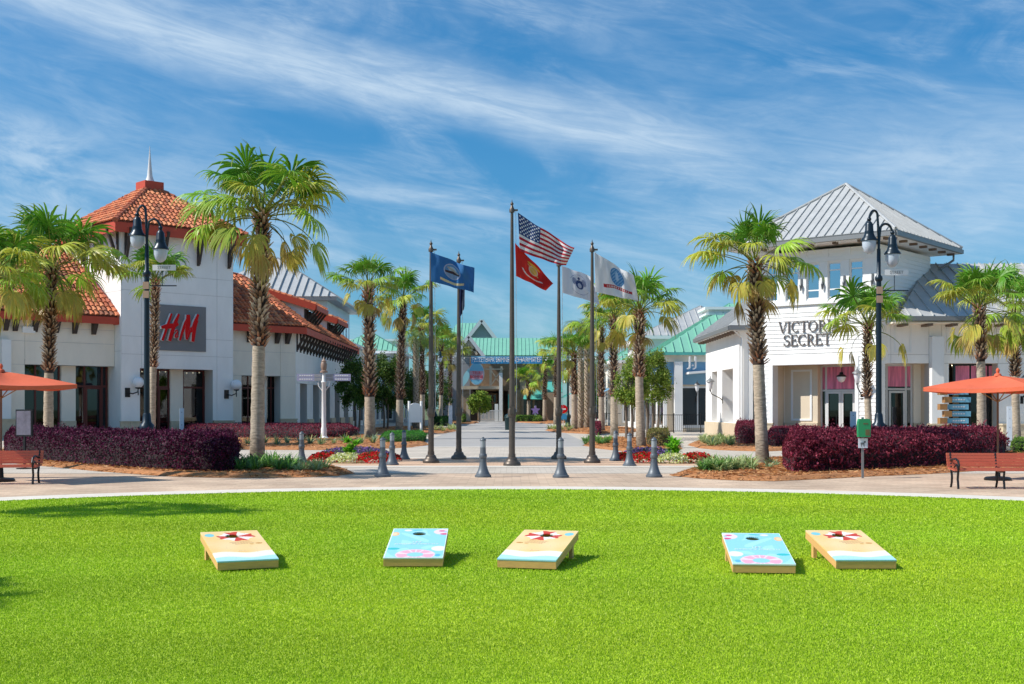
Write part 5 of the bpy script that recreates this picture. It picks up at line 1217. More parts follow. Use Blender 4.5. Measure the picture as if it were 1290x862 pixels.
    cl = MB(M); cl.box(-L+0.4, -0.4, 0.5, yb, zl+0.004, zl+0.09); cl.box(-L+0.4, xa+0.0, 0.5, yb, 0, zl); cl.box(xb, xb+0.25, 0.5, yb, 0, zl); cl.build('recess_lining', M_cream, B)
    x0, x1, x2, x3 = U(980), U(993), U(1034), xb+0.02
    glazing(M, B, xa-0.3, x1, 0.6, zl, yb-0.3, [], [2.6], M_stucco2, 0.08)
    o = MB(M); o.box(x1, x2, yb-0.35, yb+0.1, 0.95, zl); o.build('pier', M_cream, B)
    o = MB(M); xa_, xb_, yq, zq, zr_ = U(1002)-0.05, U(1027), yb-0.39, 1.05, zl-0.2
    o.box(xa_, xa_+0.1, yq, yb-0.35, zq, zr_); o.box(xb_-0.1, xb_, yq, yb-0.35, zq, zr_); o.box(xa_+0.1, xb_-0.1, yq, yb-0.35, zq, zq+0.1); o.box(xa_+0.1, xb_-0.1, yq, yb-0.35, zr_-0.1, zr_); o.build('pier_moulding', M_white, B)
    o = MB(M); o.box(x1-0.03, x2+0.03, yb-0.45, yb+0.1, 0.0, 0.948); o.build('pier_plinth', M_tan, B)
    d0, d1, d2 = U(1041), U(1060), U(1078)
    glazing(M, B, x2+0.003, x3, 0.05, zl, yb, [d0, d2], [2.55], M_whiteframe, 0.09, doors=[(d0+0.03, d1, 2.5), (d1+0.02, d2-0.02, 2.5)])
    pm = MB(M); pm.box(x2+0.1, x3-0.10, yb-0.012, yb-0.008, 2.62, zl-0.09); pm.build('poster_film', M_pink, B)
    # pier plinth of the tower corner
    for (p, q) in ((xb-0.02, 0.07), (-L-0.05, xa+0.02)):
        n = max(1, round((q-p)/0.5)); w = (q-p)/n
        for kk in range(n):
            for r_ in range(2): o = MB(M); o.box(p+kk*w+0.006, p+(kk+1)*w-0.006, -0.13, 0, r_*0.43+0.006, (r_+1)*0.43-0.006); o.build('stone', M_tan, B)
        o = MB(M); o.box(p-0.03, q+0.03, -0.16, 0, 0.863, 0.94); o.build('plinth_cap', M_tan, B)
    # ---- right wing, facing the lawn
    yw = 56.3; X = lambda px: xat(px, yw); Z = lambda py: zat(py, yw); zlw = Z(458); zt2 = 6.0
    xs0 = X(1112); xr = 34.0
    wo = [(X(1114), X(1170), 0, zlw), (X(1195), X(1257), 0, zlw), (X(1310), X(1370), 0, zlw), (X(1400), X(1450), 0, zlw)]
    mb = MB(); wall(mb, xs0, xr, 0, zt2, yw, yw+0.6, wo); mb.box(xr-0.4, xr, yw+0.6, yw+12, 0, zt2); mb.build('wing_wall', M_shade, B)
    MY = Matrix.Translation((0, yw, 0))
    wall_panels(MY, B, xs0, xr, 0.0, zt2, wo, [X(1122), X(1170), X(1186), X(1257)], [zlw, zlw+0.42, Z(400)-0.05], M_stucco)
    cb = MB(); cb.box(X(1170), X(1185), yw-0.45, yw-0.03, 0.95, zlw+1.25); cb.build('column', M_white, B)
    for (a, b) in ((X(1168), X(1194)), (X(1258), X(1309))):
        n = max(2, round((b-a)/0.55)); w = (b-a)/n
        for kk in range(n):
            for r_ in range(2): o = MB(); o.box(a+kk*w+0.006, a+(kk+1)*w-0.006, yw-0.52, yw-0.03, r_*0.43+0.006, (r_+1)*0.43-0.006); o.build('stone', M_tan, B)
        o = MB(); o.box(a-0.04, b+0.04, yw-0.58, yw-0.03, 0.863, 0.948); o.build('plinth_cap', M_tan, B)
    for (a, b) in ((X(1126), X(1148)), (X(1192), X(1254))): # thin moulding frames
        f = MB(); z0, z1 = zlw+0.5, Z(408)
        f.box(a, b, yw-0.07, yw-0.03, z0, z0+0.07); f.box(a, b, yw-0.07, yw-0.03, z1-0.07, z1); f.box(a, a+0.07, yw-0.07, yw-0.03, z0+0.07, z1-0.07); f.box(b-0.07, b, yw-0.07, yw-0.03, z0+0.07, z1-0.07); f.build('moulding', M_white, B)
    yb2 = yw+1.3; X2 = lambda px: xat(px, yb2); Md = Matrix.Identity(4)
    room(Md, B, xs0+1.0, xr-0.6, zlw+0.1, yb2+0.2, yb2+4, 12)
    cl = MB(); cl.box(xs0, xr-0.5, yw+0.6, yb2, zlw+0.004, zlw+0.1); cl.box(X(1170), X(1195), yw+0.6, yb2, 0, zlw); cl.box(X(1257), X(1310), yw+0.6, yb2, 0, zlw); cl.build('recess_lining', M_cream, B)
    glazing(Md, B, X2(1113), X2(1149), 0.05, zlw, yb2, [X2(1117), X2(1141)], [2.6], M_whiteframe, 0.09, doors=[(X2(1119), X2(1140), 2.52)])
    o = MB(); o.box(X2(1149)+0.003, X2(1166), yb2-0.2, yb2+0.1, 0.95, zlw); o.build('pier', M_stucco2, B)
    o = MB(); o.box(X2(1149), X2(1166)+0.02, yb2-0.28, yb2+0.1, 0, 0.948); o.build('pier_plinth', M_tan, B)
    glazing(Md, B, X2(1166)+0.003, X2(1172), 0.05, zlw, yb2, [], [], M_whiteframe, 0.05)
    glazing(Md, B, X2(1194), X2(1258), 0.05, zlw, yb2-0.6, [X2(1216), X2(1238)], [2.7], M_black, 0.07)
    glazing(Md, B, X2(1305), X2(1372), 0.05, zlw, yb2-0.6, [X2(1330), X2(1350)], [2.7], M_black, 0.07)
    for (a, b, y) in ((X2(1117), X2(1148), yb2), (X2(1194)+.1, X2(1258)-.1, yb2-0.6)): pm = MB(); pm.box(a+0.05, b-0.05, y-0.012, y-0.008, 2.72, zlw-0.09); pm.build('poster_film', M_pink, B)
    # wing roof
    ye, yr, ze2, zr = 55.2, 61.2, 5.95, 9.1; xl = X(1133)+0.0
    e0, e1 = Vector((17.9, ye, ze2)), Vector((35, ye, ze2)); r0, r1 = Vector((21.35, yr, zr)), Vector((35, yr, zr))
    metal_face([e0, e1, r1, r0], B, M_metalroof, 0.55, single=True, rib=0.07)
    metal_face([Vector((35, yr*2-ye, ze2)), Vector((21.35, yr*2-ye, ze2)), r0, r1], B, M_metalroof, 0.9)
    g = MB(); g.bar(e0+Vector((-.1, -0.03, -0.12)), e1+Vector((0, -0.03, -0.12)), 0.14, 0.2); g.build('gutter', M_gutter, B)
    g = MB(); g.box(17.7, 34.5, ye+0.1, yw-0.03, ze2-0.33, ze2-0.26); g.build('soffit', M_stucco2, B)
    for k in range(15):
        o = MB(); x = 18.3+k*1.15; o.box(x-0.12, x+0.12, ye+0.12, yw-0.03, ze2-0.44, ze2-0.335); o.build('rafter_end', M_rafter, B)
    # ---- low wing towards the avenue
    xw, y0, y1 = 11.75, 61.6, 72.2; fW = Fac((xw, y1), -pi/2); MWv = fW.M   # local x runs toward the camera, outward = -X
    y2u = lambda Y: y1-Y
    zlo = 3.8; w_ = [(y2u(70.0), y2u(68.2), 0.9, zlo), (y2u(66.6), y2u(63.3), 0.9, zlo)]
    mb = MB(MWv); wall(mb, 0, y1-y0, 0, 5.72, 0, 0.9, w_); mb.build('low_wing_wall', M_stucco, B)
    mb = MB(); mb.box(xw+0.9, 13.9, y0, y0+0.9, 0, 5.72); mb.build('low_wing_front', M_stucco, B)
    mb = MB(); mb.box(xw+0.9, 22, y1-0.4, y1, 0, 5.72); mb.build('low_wing_back', M_stucco, B)
    o = MB(); o.box(12.25, 12.45, y0-0.08, y0, 0.9, 5.66); o.build('pilaster', M_white, B)
    o = MB(); o.box(12.46, 12.95, y0-0.03, y0-0.005, 1.0, zlo); o.build('window', M_glassdark, B)
    for w in w_: glazing(MWv, B, w[0], w[1], 0.9, zlo, 0.8, [(w[0]+w[1])/2], [2.6], M_white, 0.07)
    room(MWv, B, 0.4, y1-y0-0.9, 3.85, 0.95, 1.9, 13)
    o = MB(MWv); o.box(-0.04, y1-y0+0.06, -0.07, 0, 0, 0.88); o.build('plinth', M_tan, B)
    o = MB(); o.box(xw-0.05, 13.6, y0-0.09, y0, 0, 0.88); o.build('plinth', M_tan, B)
    o = MB(); o.tube([(xw+0.12, y0-0.08, 0.3), (xw+0.12, y0-0.08, 5.3), (xw-0.5, y0-0.5, 5.8)], 0.05, 8); o.build('downspout', M_white, B, smooth=True)
    e = 0.62; zc_ = 5.93
    A_, B_, C_ = Vector((xw-e, y1+e, zc_)), Vector((xw-e, y0-e, zc_)), Vector((13.4, y0-e, zc_))
    T0 = Vector((14.3, y1+e-3.2, 8.45)); T1 = Vector((14.3, y0-e+3.2, 8.45))
    metal_face([A_, B_, T1, T0], B, M_metalroof, 0.45, single=True, rib=0.06); metal_face([B_, C_, Vector((13.4, 62.9, 7.45)), T1], B, M_metalroof, 0.45, single=True, rib=0.06)
    metal_face([Vector((18, y1+e, zc_)), A_, T0], B, M_metalroof, 0.6)
    for p, q in ((A_, B_), (B_, C_)): g = MB(); d = Vector((0, 0, -0.14)); g.bar(p+d, q+d, 0.15, 0.2); g.build('gutter', M_gutter, B)
    g = MB(); g.box(xw-e+0.05, 13.3, y0-e+0.05, y1+e-0.05, zc_-0.28, zc_-0.215); g.build('soffit', M_white, B)
    for k in range(14):
        o = MB(); y = y0-0.2+k*0.8; o.box(xw-e+0.1, xw-0.15, y-0.07, y+0.07, zc_-0.40, zc_-0.283); o.build('rafter_end', M_rafter, B)
M_pink = mat('pink_poster', (0.70, 0.20, 0.33), 0.6, var=0.65, vscale=1.6, grain=(4, 4, 0.3))
white_shop()

def lantern(px, py, F, off, label, m=None, h=0.9, drop=False, world=None):
    """carriage lantern on a curved wall arm"""
    if world is None: u = F.u(px); z = F.z(px, py); p = F.M @ Vector((u, 0, 0)); ang = F.a
    else: p = Vector(world); z = world[2]; ang = F
    t = thing('wall_lantern', label, 'wall lamp', (p.x, p.y, z), ang, 'carriage lanterns on the right hand shops')
    a = MB(); a.tube([(0, -0.02, -1.15*h), (0, -0.18, -1.0*h), (0, -off*0.9, -0.75*h), (0, -off, -0.45*h)], 0.025, 8); a.box(-0.07, 0.07, -0.03, 0, -1.35*h, -0.95*h); a.local('arm', M_black, t, smooth=True)
    b = MB(); b.lathe([(0.05, -0.5*h), (0.10, -0.42*h), (0.17, -0.05*h), (0.17, 0.0)], 12, (0, -off, 0)); b.local('glass', M_globe, t, smooth=True)
    c = MB(); c.lathe([(0.24, 0.0), (0.22, 0.04), (0.13, 0.12), (0.10, 0.15), (0.03, 0.2), (0.02, 0.32)], 12, (0, -off, 0)); c.lathe([(0.03, -0.62*h), (0.07, -0.5*h), (0.02, -0.49*h)], 8, (0, -off, 0)); c.local('cap', M_gutter, t, smooth=True)
lantern(1086, 471, fV, 0.55, 'carriage lantern on the tower corner pier, left of the slim palm')
lantern(0, 0, -pi/2, 0.7, 'carriage lantern on the low wing wall facing the avenue', world=(11.72, 66.2, 3.15))
lantern(0, 0, 0, 0.5, 'carriage lantern on the far right pier of the white shop', world=(xat(1288, 56.2), 56.27, 3.1))
def pendant(px, F, yloc, label):
    u = F.u(px, yloc); t = thing('pendant_lamp', label, 'pendant lamp', tuple(F.M @ Vector((u, yloc, 3.82))), F.a)
    a = MB(); a.tube([(0, 0, 0), (0, 0, -0.42)], 0.015, 6); a.lathe([(0.26, -0.62), (0.24, -0.57), (0.10, -0.5), (0.08, -0.4), (0.02, -0.38)], 14); a.local('hood', M_black, t, smooth=True)
    b = MB(); b.lathe([(0.02, -0.9), (0.14, -0.84), (0.21, -0.7), (0.22, -0.62)], 14); b.local('glass', M_globe, t, smooth=True)
pendant(1060, fV, 0.8, 'black hooded pendant lamp hanging in the tower entrance')

# ================================================================== avenue buildings
def hip(B, x0, x1, y0, y1, ze, zr, m, sp=0.6, inset=None, e=0.0, rib=0.08):
    x0 -= e; x1 += e; y0 -= e; y1 += e
    if (x1-x0) < (y1-y0): i = inset if inset is not None else (x1-x0)/2; r0, r1 = Vector(((x0+x1)/2, y0+i, zr)), Vector(((x0+x1)/2, y1-i, zr))
    else: i = inset if inset is not None else (y1-y0)/2; r0, r1 = Vector((x0+i, (y0+y1)/2, zr)), Vector((x1-i, (y0+y1)/2, zr))
    c = [Vector((x0, y0, ze)), Vector((x1, y0, ze)), Vector((x1, y1, ze)), Vector((x0, y1, ze))]
    if (x1-x0) < (y1-y0):
        F_ = [[c[0], c[1], r0], [c[1], c[2], r1, r0], [c[2], c[3], r1], [c[3], c[0], r0, r1]]
    else: F_ = [[c[0], c[1], r1, r0], [c[1], c[2], r1], [c[2], c[3], r0, r1], [c[3], c[0], r0]]
    for f in F_: metal_face(f, B, m, sp, rib=rib)
def shopfront_block(name, label, x0, x1, y0, y1, zt, wallm, roofm, zr, face, bays, win=M_glass, frame=M_white, awn=None, cornice=True, e=0.5, front_bays=1, roof='hip', zl=3.4):
    """a shop block; 'face' is the avenue side (-1: wall looks to -X, +1: looks to +X)"""
    B = thing(name, label, 'shop building', ((x0+x1)/2, (y0+y1)/2, 0))
    o = MB(); o.box(x0, x1, y0, y1, 0, zt); o.build('wall', wallm, B)
    xf = x1 if face > 0 else x0; s = face; L = (y1-y0)/bays
    for k in range(bays):
        a, b = y0+L*k+L*0.16, y0+L*(k+1)-L*0.16
        f = MB(); f.box(xf, xf+s*0.06, a-0.12, b+0.12, 0.3, zl+0.12); fo = f.build('window', frame, B)
        n = 3
        for j in range(n):
            p, q = a+(b-a)*j/n+0.04, a+(b-a)*(j+1)/n-0.04
            g = MB(); g.box(xf+s*0.06, xf+s*0.08, p, q, 0.5, zl-0.7); g.build('pane', M_glassdark, fo); g = MB(); g.box(xf+s*0.06, xf+s*0.08, p, q, zl-0.6, zl); g.build('pane', M_glassdark, fo)
        c = MB(); c.box(xf, xf+s*0.22, y0+L*k-0.25, y0+L*k+0.25, 0, zt-0.5); c.build('pilaster', frame, B)
        if awn is not None:
            c = MB(); c.slab([(xf+s*0.02, a-0.2, zl+0.6), (xf+s*1.1, a-0.2, zl+0.0), (xf+s*1.1, b+0.2, zl+0.0), (xf+s*0.02, b+0.2, zl+0.6)], 0.05); c.build('awning', awn, B)
    Lf = (x1-x0)/front_bays
    for k in range(front_bays):
        a, b = x0+Lf*k+Lf*0.18, x0+Lf*(k+1)-Lf*0.18
        f = MB(); f.box(a-0.12, b+0.12, y0-0.06, y0, 0.3, zl+0.12); fo = f.build('window', frame, B)
        for j in range(2):
            p, q = a+(b-a)*j/2+0.05, a+(b-a)*(j+1)/2-0.05; g = MB(); g.box(p, q, y0-0.08, y0-0.06, 0.5, zl); g.build('pane', M_glassdark, fo)
        if zt > 5.6:
            f = MB(); f.box(a-0.12, b+0.12, y0-0.06, y0, zl+1.2, min(zl+2.7, zt-0.5)); fo = f.build('window', frame, B); g = MB(); g.box(a, b, y0-0.08, y0-0.06, zl+1.3, min(zl+2.6, zt-0.6)); g.build('pane', M_glassblue, fo)
    if cornice: o = MB(); o.box(x0-e, x1+e, y0-e, y1+e, zt, zt+0.28); o.build('cornice', frame, B)
    if roofm:
        hip(B, x0, x1, y0, y1, zt+(0.285 if cornice else 0.02), zr, roofm, 0.6, e=e)
    return B
# left side of the avenue, beyond the red roofed shop
shopfront_block('pale_blue_shop', 'pale blue flat roofed shop two doors beyond the red roofed shop', -24, -14.6, 126, 140, 7.2, M_paleblue, None, 0, 1, 3, awn=M_teal, front_bays=2)
shopfront_block('teal_trimmed_shop', 'white shop with teal awnings at the shaded end of the red roofed shop', -24, -14.9, 108.4, 125, 7.4, M_white, None, 0, 1, 3, awn=M_teal, front_bays=2)
shopfront_block('grey_walled_shop', 'grey walled two storey shop left of the gateway', -21, -13.5, 141, 156, 8.2, M_greywall, M_greenroof, 11.0, 1, 3, front_bays=2)
shopfront_block('white_parapet_shop', 'tall white flat roofed block far left between the palms', -24, -15.0, 158, 172, 10.6, M_white, None, 0, 1, 2, front_bays=2)
# right side
def blue_shop():
    B = shopfront_block('blue_shop', 'blue shop with green metal roof behind the black railing', 10.9, 24, 84, 96.5, 4.95, M_blue, None, 0, -1, 3, frame=M_white, cornice=False, front_bays=3, zl=3.1)
    o = MB(); o.box(10.86, 24, 83.96, 84.0, 0, 3.35); o.build('lower_wall', M_cream, B)
    o = MB(); o.box(10.86, 10.9, 84.0, 96.5, 0, 3.9); o.build('lower_wall', M_paleblue, B)
    o = MB(); o.box(10.5, 24.3, 83.6, 96.9, 4.952, 5.45); o.build('frieze', M_stucco2, B)
    e0, e1, e2, e3 = Vector((10.1, 83.2, 5.6)), Vector((25, 83.2, 5.6)), Vector((25, 97.4, 5.6)), Vector((10.1, 97.4, 5.6)); zt = 9.6; a, b = Vector((16.5, 90, zt)), Vector((19, 90, zt))
    metal_face([e0, e1, b, a], B, M_greenroof, 0.62, single=True, rib=0.09); metal_face([e3, e0, a], B, M_greenroof, 0.62, single=True, rib=0.09); metal_face([e1, e2, b], B, M_greenroof, 0.8); metal_face([e2, e3, a, b], B, M_greenroof, 0.8)
    o = MB(); o.box(10.05, 25, 83.14, 83.2, 5.4, 5.58); o.box(10.04, 10.1, 83.2, 97.4, 5.4, 5.58); o.build('fascia', M_teal, B)
    o = MB(); o.box(14.6, 17.6, 88.5, 91.5, 7.8, 8.6); o.box(14.4, 17.8, 88.3, 91.7, 8.603, 8.75); o.box(14.6, 17.6, 88.5, 91.5, 8.753, 9.0); o.box(14.3, 17.9, 88.2, 91.8, 9.003, 9.2); o.build('roof_lantern', M_white, B)
    cx = xat(854, 83.7); o = MB(); o.box(cx-0.28, cx+0.28, 83.3, 83.75, 0, 4.95); o.build('column', M_white, B)
    aw = MB(); x0, x1 = xat(866, 83), 16.0
    aw.add([(x0, 82.2, 4.05), (x1, 82.2, 4.35), (x1, 84, 4.35), (x0, 84, 4.05), (x0, 82.2, 4.2), (x1, 82.2, 4.5), (x1, 84, 4.5), (x0, 84, 4.2)], [(3,2,1,0),(4,5,6,7),(0,1,5,4),(1,2,6,5),(2,3,7,6),(3,0,4,7)]); aw.build('canopy', M_white, B)
    for k, ch in enumerate('J.J'):
        text_part(ch, Matrix.Identity(4), xat(869+k*3.6, 82.6), 82.6, zat(456, 82.6), 1.0, M_whiteframe, B, 'letter', 0.16)
    o = MB(); x = xat(906, 83.9); return B
blue_shop()
lantern(0, 0, 0, 0.6, 'square lantern hanging before the blue shop front', world=(xat(878.5, 83.2), 83.9, 3.3))
shopfront_block('gabled_white_shop', 'white clapboard two storey shop with grey roof beyond the blue shop', 10.9, 22, 98.5, 112, 7.4, M_siding, M_metalroof, 10.6, -1, 3, front_bays=3, zl=3.3)
shopfront_block('green_roofed_store', 'stone coloured shop under a broad green roof right of the date palms', 9.8, 24, 114, 136, 6.0, M_stucco2, M_greenroof, 10.6, -1, 4, awn=M_blue, front_bays=3, zl=3.2)
shopfront_block('grey_stone_store', 'low grey stone shop with teal canopy right of the gateway', 7.2, 20, 138, 156, 5.0, M_greywall, M_greenroof, 8.5, -1, 3, awn=M_teal, front_bays=3, zl=3.0)

# ================================================================== timber gateway at the end of the avenue
M_stone = mat('brown_rubble_stone', (0.30, 0.23, 0.16), 0.9, var=0.35, vscale=2.5, bump=0.8, bscale=8)
M_timber = mat('weathered_timber', (0.24, 0.165, 0.105), 0.8, var=0.2, vscale=3)
M_posters = mat('cream_timber', (0.55, 0.46, 0.34), 0.8, var=0.1)
def gateway():
    Y = 155.0; X = lambda px, y=Y: xat(px, y); Z = lambda py, y=Y: zat(py, y)
    B = thing('timber_gateway', 'timber and stone gateway hall with green roofs closing the avenue', 'building', (X(630), Y, 0))
    # main roof: ridge running right, slope toward the camera
    yr = Y+6; metal_face([Vector((X(606), Y-0.5, Z(448))), Vector((X(706), Y-0.5, Z(448))), Vector((X(692, yr), yr, Z(427, yr))), Vector((X(590, yr), yr, Z(424.5, yr)))], B, M_greenroof, 0.5, rib=0.07)
    metal_face([Vector((X(706), Y+12.5, Z(448))), Vector((X(606), Y+12.5, Z(448))), Vector((X(590, yr), yr, Z(424.5, yr))), Vector((X(692, yr), yr, Z(427, yr)))], B, M_greenroof, 0.8)
    w = MB(); w.box(X(606), X(706), Y+0.6, Y+11.5, Z(492), Z(450)); w.build('upper_wall', M_timber, B)
    # left gable end turned to the avenue
    g = MB(); yg = Y-1.0; pts = [(X(574, yg), Z(448, yg)), (X(607, yg), Z(448, yg)), (X(590.5, yg), Z(427, yg))]; g.prism(pts, 'y', yg, yg+0.3); g.build('gable', M_timber, B)
    for (a, b) in (((572, 450), (590.5, 424)), ((590.5, 424), (610, 450))): o = MB(); o.bar((X(a[0], yg), yg-0.25, Z(a[1], yg)), (X(b[0], yg), yg-0.25, Z(b[1], yg)), 0.5, 0.45); o.build('barge_board', M_whiteframe, B)
    for (a, b) in (((580, 447), (590.5, 430)), ((590.5, 430), (601, 447)), ((590.5, 448), (590.5, 430)), ((578, 441), (603, 441))): o = MB(); o.bar((X(a[0], yg), yg-0.12, Z(a[1], yg)), (X(b[0], yg), yg-0.12, Z(b[1], yg)), 0.2, 0.3); o.build('rafter', M_posters, B)
    # tall rear gable
    y2 = Y+14; metal_face([Vector((X(556, y2), y2-3, Z(438, y2))), Vector((X(592, y2), y2-3, Z(438, y2))), Vector((X(607, y2), y2+8, Z(402, y2))), Vector((X(573, y2), y2+8, Z(402, y2)))], B, M_greenroof, 0.5, rib=0.07)
    g = MB(); g.prism([(X(588, y2), Z(432, y2)), (X(626, y2), Z(432, y2)), (X(607, y2), Z(406, y2))], 'y', y2, y2+0.3); g.build('rear_gable', M_greywall, B)
    for (a, b) in (((583, 434), (607, 404)), ((607, 404), (628, 432))): o = MB(); o.bar((X(a[0], y2), y2-0.4, Z(a[1], y2)), (X(b[0], y2), y2-0.4, Z(b[1], y2)), 0.9, 0.5); o.build('barge_board', M_whiteframe, B)
    o = MB(); o.box(X(556, y2), X(628, y2), y2+0.4, y2+8, 0, Z(436, y2)); o.build('rear_hall', M_greywall, B)
    # lower hall: stone piers, recess and glass doors
    for (a, b) in ((576, 591), (629, 634), (640, 655)): o = MB(); o.box(X(a), X(b), Y, Y+1.6, 0, Z(491)); o.build('stone_pier', M_stone, B)
    o = MB(); o.box(X(588), X(592.5), Y-1.6, Y-0.2, 0, Z(507)); o.build('stone_post', M_posters, B)
    o = MB(); o.box(X(575), X(632), Y-0.4, Y+1.4, Z(490.5), Z(486.5)); o.build('beam', M_posters, B)
    o = MB(); o.box(X(591), X(640), Y+5, Y+5.3, 0, Z(487)); o.box(X(591), X(640), Y+1, Y+5, Z(489), Z(488)); o.build('back_wall', M_room, B)
    M0 = Matrix.Identity(4); glazing(M0, B, X(600), X(626), 0.1, Z(495), Y+4.8, [X(605), X(610), X(615), X(620)], [2.4], M_timber, 0.2)
    # balcony truss above the beam
    for px in (618, 631.5): o = MB(); o.box(X(px)-0.15, X(px)+0.15, Y-0.2, Y+0.1, Z(486), Z(462)); o.build('post', M_posters, B)
    o = MB(); o.box(X(609), X(634), Y-0.25, Y+0.1, Z(466), Z(464.5)); o.build('rail', M_posters, B)
    for (a, b) in (((619, 485), (631, 467)), ((619, 467), (631, 485))): o = MB(); o.bar((X(a[0]), Y-0.05, Z(a[1])), (X(b[0]), Y-0.05, Z(b[1])), 0.12, 0.14); o.build('brace', M_posters, B)
    o = MB(); o.box(X(591), X(640), Y+2.0, Y+2.3, Z(486), Z(449)); o.build('balcony_wall', M_timber, B)
    for px in (625.5, 631): o = MB(); o.box(X(px)-0.22, X(px)+0.22, Y-0.9, Y-0.5, 0, Z(470 if px > 630 else 509)); o.build('white_post', M_white, B)
    # right wing: brick wall, teal canopies, dark openings
    o = MB(); o.box(X(655), X(706), Y+0.4, Y+8, 0, Z(478)); o.build('right_wing', M_tanwall, B)
    for (a, b) in ((660, 671), (674, 683)): o = MB(); o.box(X(a), X(b), Y+0.3, Y+0.38, 0.1, Z(503)); o.build('window', M_glassdark, B)
    o = MB(); o.slab([(X(659), Y-1.6, Z(503)), (X(684), Y-1.6, Z(503)), (X(682), Y+0.4, Z(491)), (X(661), Y+0.4, Z(491))], 0.12); o.build('canopy', M_teal, B)
    o = MB(); o.slab([(X(688), Y-1.2, Z(494)), (X(708), Y-1.2, Z(494)), (X(708), Y+0.4, Z(480)), (X(690), Y+0.4, Z(480))], 0.12); o.build('canopy', M_teal, B)
    o = MB(); o.box(X(640), X(644), Y-0.5, Y-0.3, 0, Z(497)); o.build('teal_banner', M_teal, B)
    # railing in front
    rl = MB()
    for k in range(26): x = X(604)+(X(632)-X(604))*k/25; rl.box(x-0.03, x+0.03, Y-2.0, Y-1.94, 0.1, 1.35)
    rl.box(X(604), X(632), Y-2.02, Y-1.92, 1.352, 1.45); rl.box(X(604), X(632), Y-2.02, Y-1.92, 0.05, 0.098); rl.build('railing', M_whiteframe, B)
    # oval and surfboard
    s = thing('oval_sign', 'oval blue sign with red lettering and surfboard on the gateway beam', 'sign', (X(600.5), Y-0.8, Z(471)))
    el = MB(); el.prism([(cos(t*pi/16)*1.02, sin(t*pi/16)*1.5) for t in range(32)], 'y', 0, 0.12); el.local('oval_board', M_whiteframe, s)
    el = MB(); el.prism([(cos(t*pi/16)*0.93, sin(t*pi/16)*1.4) for t in range(32)], 'y', -0.02, 0.0); ob = el.local('oval_face', M_skyplate, s)
    el = MB(); el.prism([(-0.85, -0.75), (0.85, -0.75), (0.9, 0.35), (-0.9, 0.35)], 'y', -0.04, -0.022); el.local('pink_band', M_pinkband, s)
    for k, tx in enumerate(('TELR', 'BOMNE')):
        o = text_part(tx, Matrix.Identity(4), 0, -0.05, 0.08-0.5*k, 0.5, M_red, None, 'lettering', 0.01); o.parent = s
    sb = MB(); Rm = Matrix.Translation((-1.35, -0.1, -0.5)) @ Matrix.Rotation(radians(18), 4, 'Y'); sb.M = Rm
    sb.prism([(0.38*sin(pi*t/10)*(1 if t < 11 else 1), -1.25+2.5*t/10) for t in range(11)]+[(-0.38*sin(pi*t/10), -1.25+2.5*t/10) for t in range(9, 0, -1)], 'y', 0, 0.1); sb.local('surfboard', M_glassy, s)
M_tanwall = mat('tan_brick_wall', (0.42, 0.33, 0.26), 0.9, var=0.2, vscale=2)
M_pinkband = mat('pink_band', (0.65, 0.35, 0.42), 0.6); M_glassy = mat('aqua_board', (0.35, 0.65, 0.70), 0.3)
gateway()
def street_banner():
    Y = 118.0; x0, x1, z0, z1 = xat(593.5, Y), xat(683, Y), zat(458.3, Y), zat(449, Y)
    B = thing('street_banner', 'long blue banner with white lettering hung across the avenue', 'banner', ((x0+x1)/2, Y, z0))
    o = MB(); n = 20
    vs = []; fs = []
    for k in range(n+1):
        x = x0+(x1-x0)*k/n; w = 0.05*sin(k*1.3); vs += [(x, Y+w, z0), (x, Y+w, z1), (x, Y+w+0.02, z1), (x, Y+w+0.02, z0)]
    for k in range(n):
        b = 4*k; fs += [(b, b+4, b+5, b+1), (b+1, b+5, b+6, b+2), (b+2, b+6, b+7, b+3), (b+3, b+7, b+4, b)]
    o.add(vs, fs); o.build('cloth', M_banner, B)
    o = MB(); o.box(x0, x1, Y-0.075, Y-0.06, z1-0.10, z1-0.02); o.build('top_hem', M_skyplate, B)
    for tx, a, b in (('FLUZETUAPK BOMNE', 595, 641), ('-CHARMITEF', 646.5, 682)):
        t = text_part(tx, Matrix.Identity(4), 0, 0, 0, 0.72, M_white, None, 'lettering', 0.005)
        xs = [v.co.x for v in t.data.vertices]; w = max(xs)-min(xs); tw = xat(b, Y)-xat(a, Y)
        t.data.transform(Matrix.Translation((-(min(xs)), 0, 0))); t.data.transform(Matrix.Diagonal((tw/w, 1, 0.95, 1)))
        t.data.transform(Matrix.Translation((xat(a, Y)-B.location.x, -0.09, (z0+z1)/2-z0))); t.parent = B
    for x in (x0, x1):
        o = MB(); s_ = -1 if x == x0 else 1
        o.tube([(x, Y, z1), (x+s_*5.5, Y, z1+0.5)], 0.02, 5); o.tube([(x, Y, z0), (x+s_*5.5, Y, z0-0.2)], 0.02, 5); o.build('guy_wire', M_black, B)
M_banner = mat('blue_banner_cloth', (0.035, 0.30, 0.58), 0.7)
street_banner()

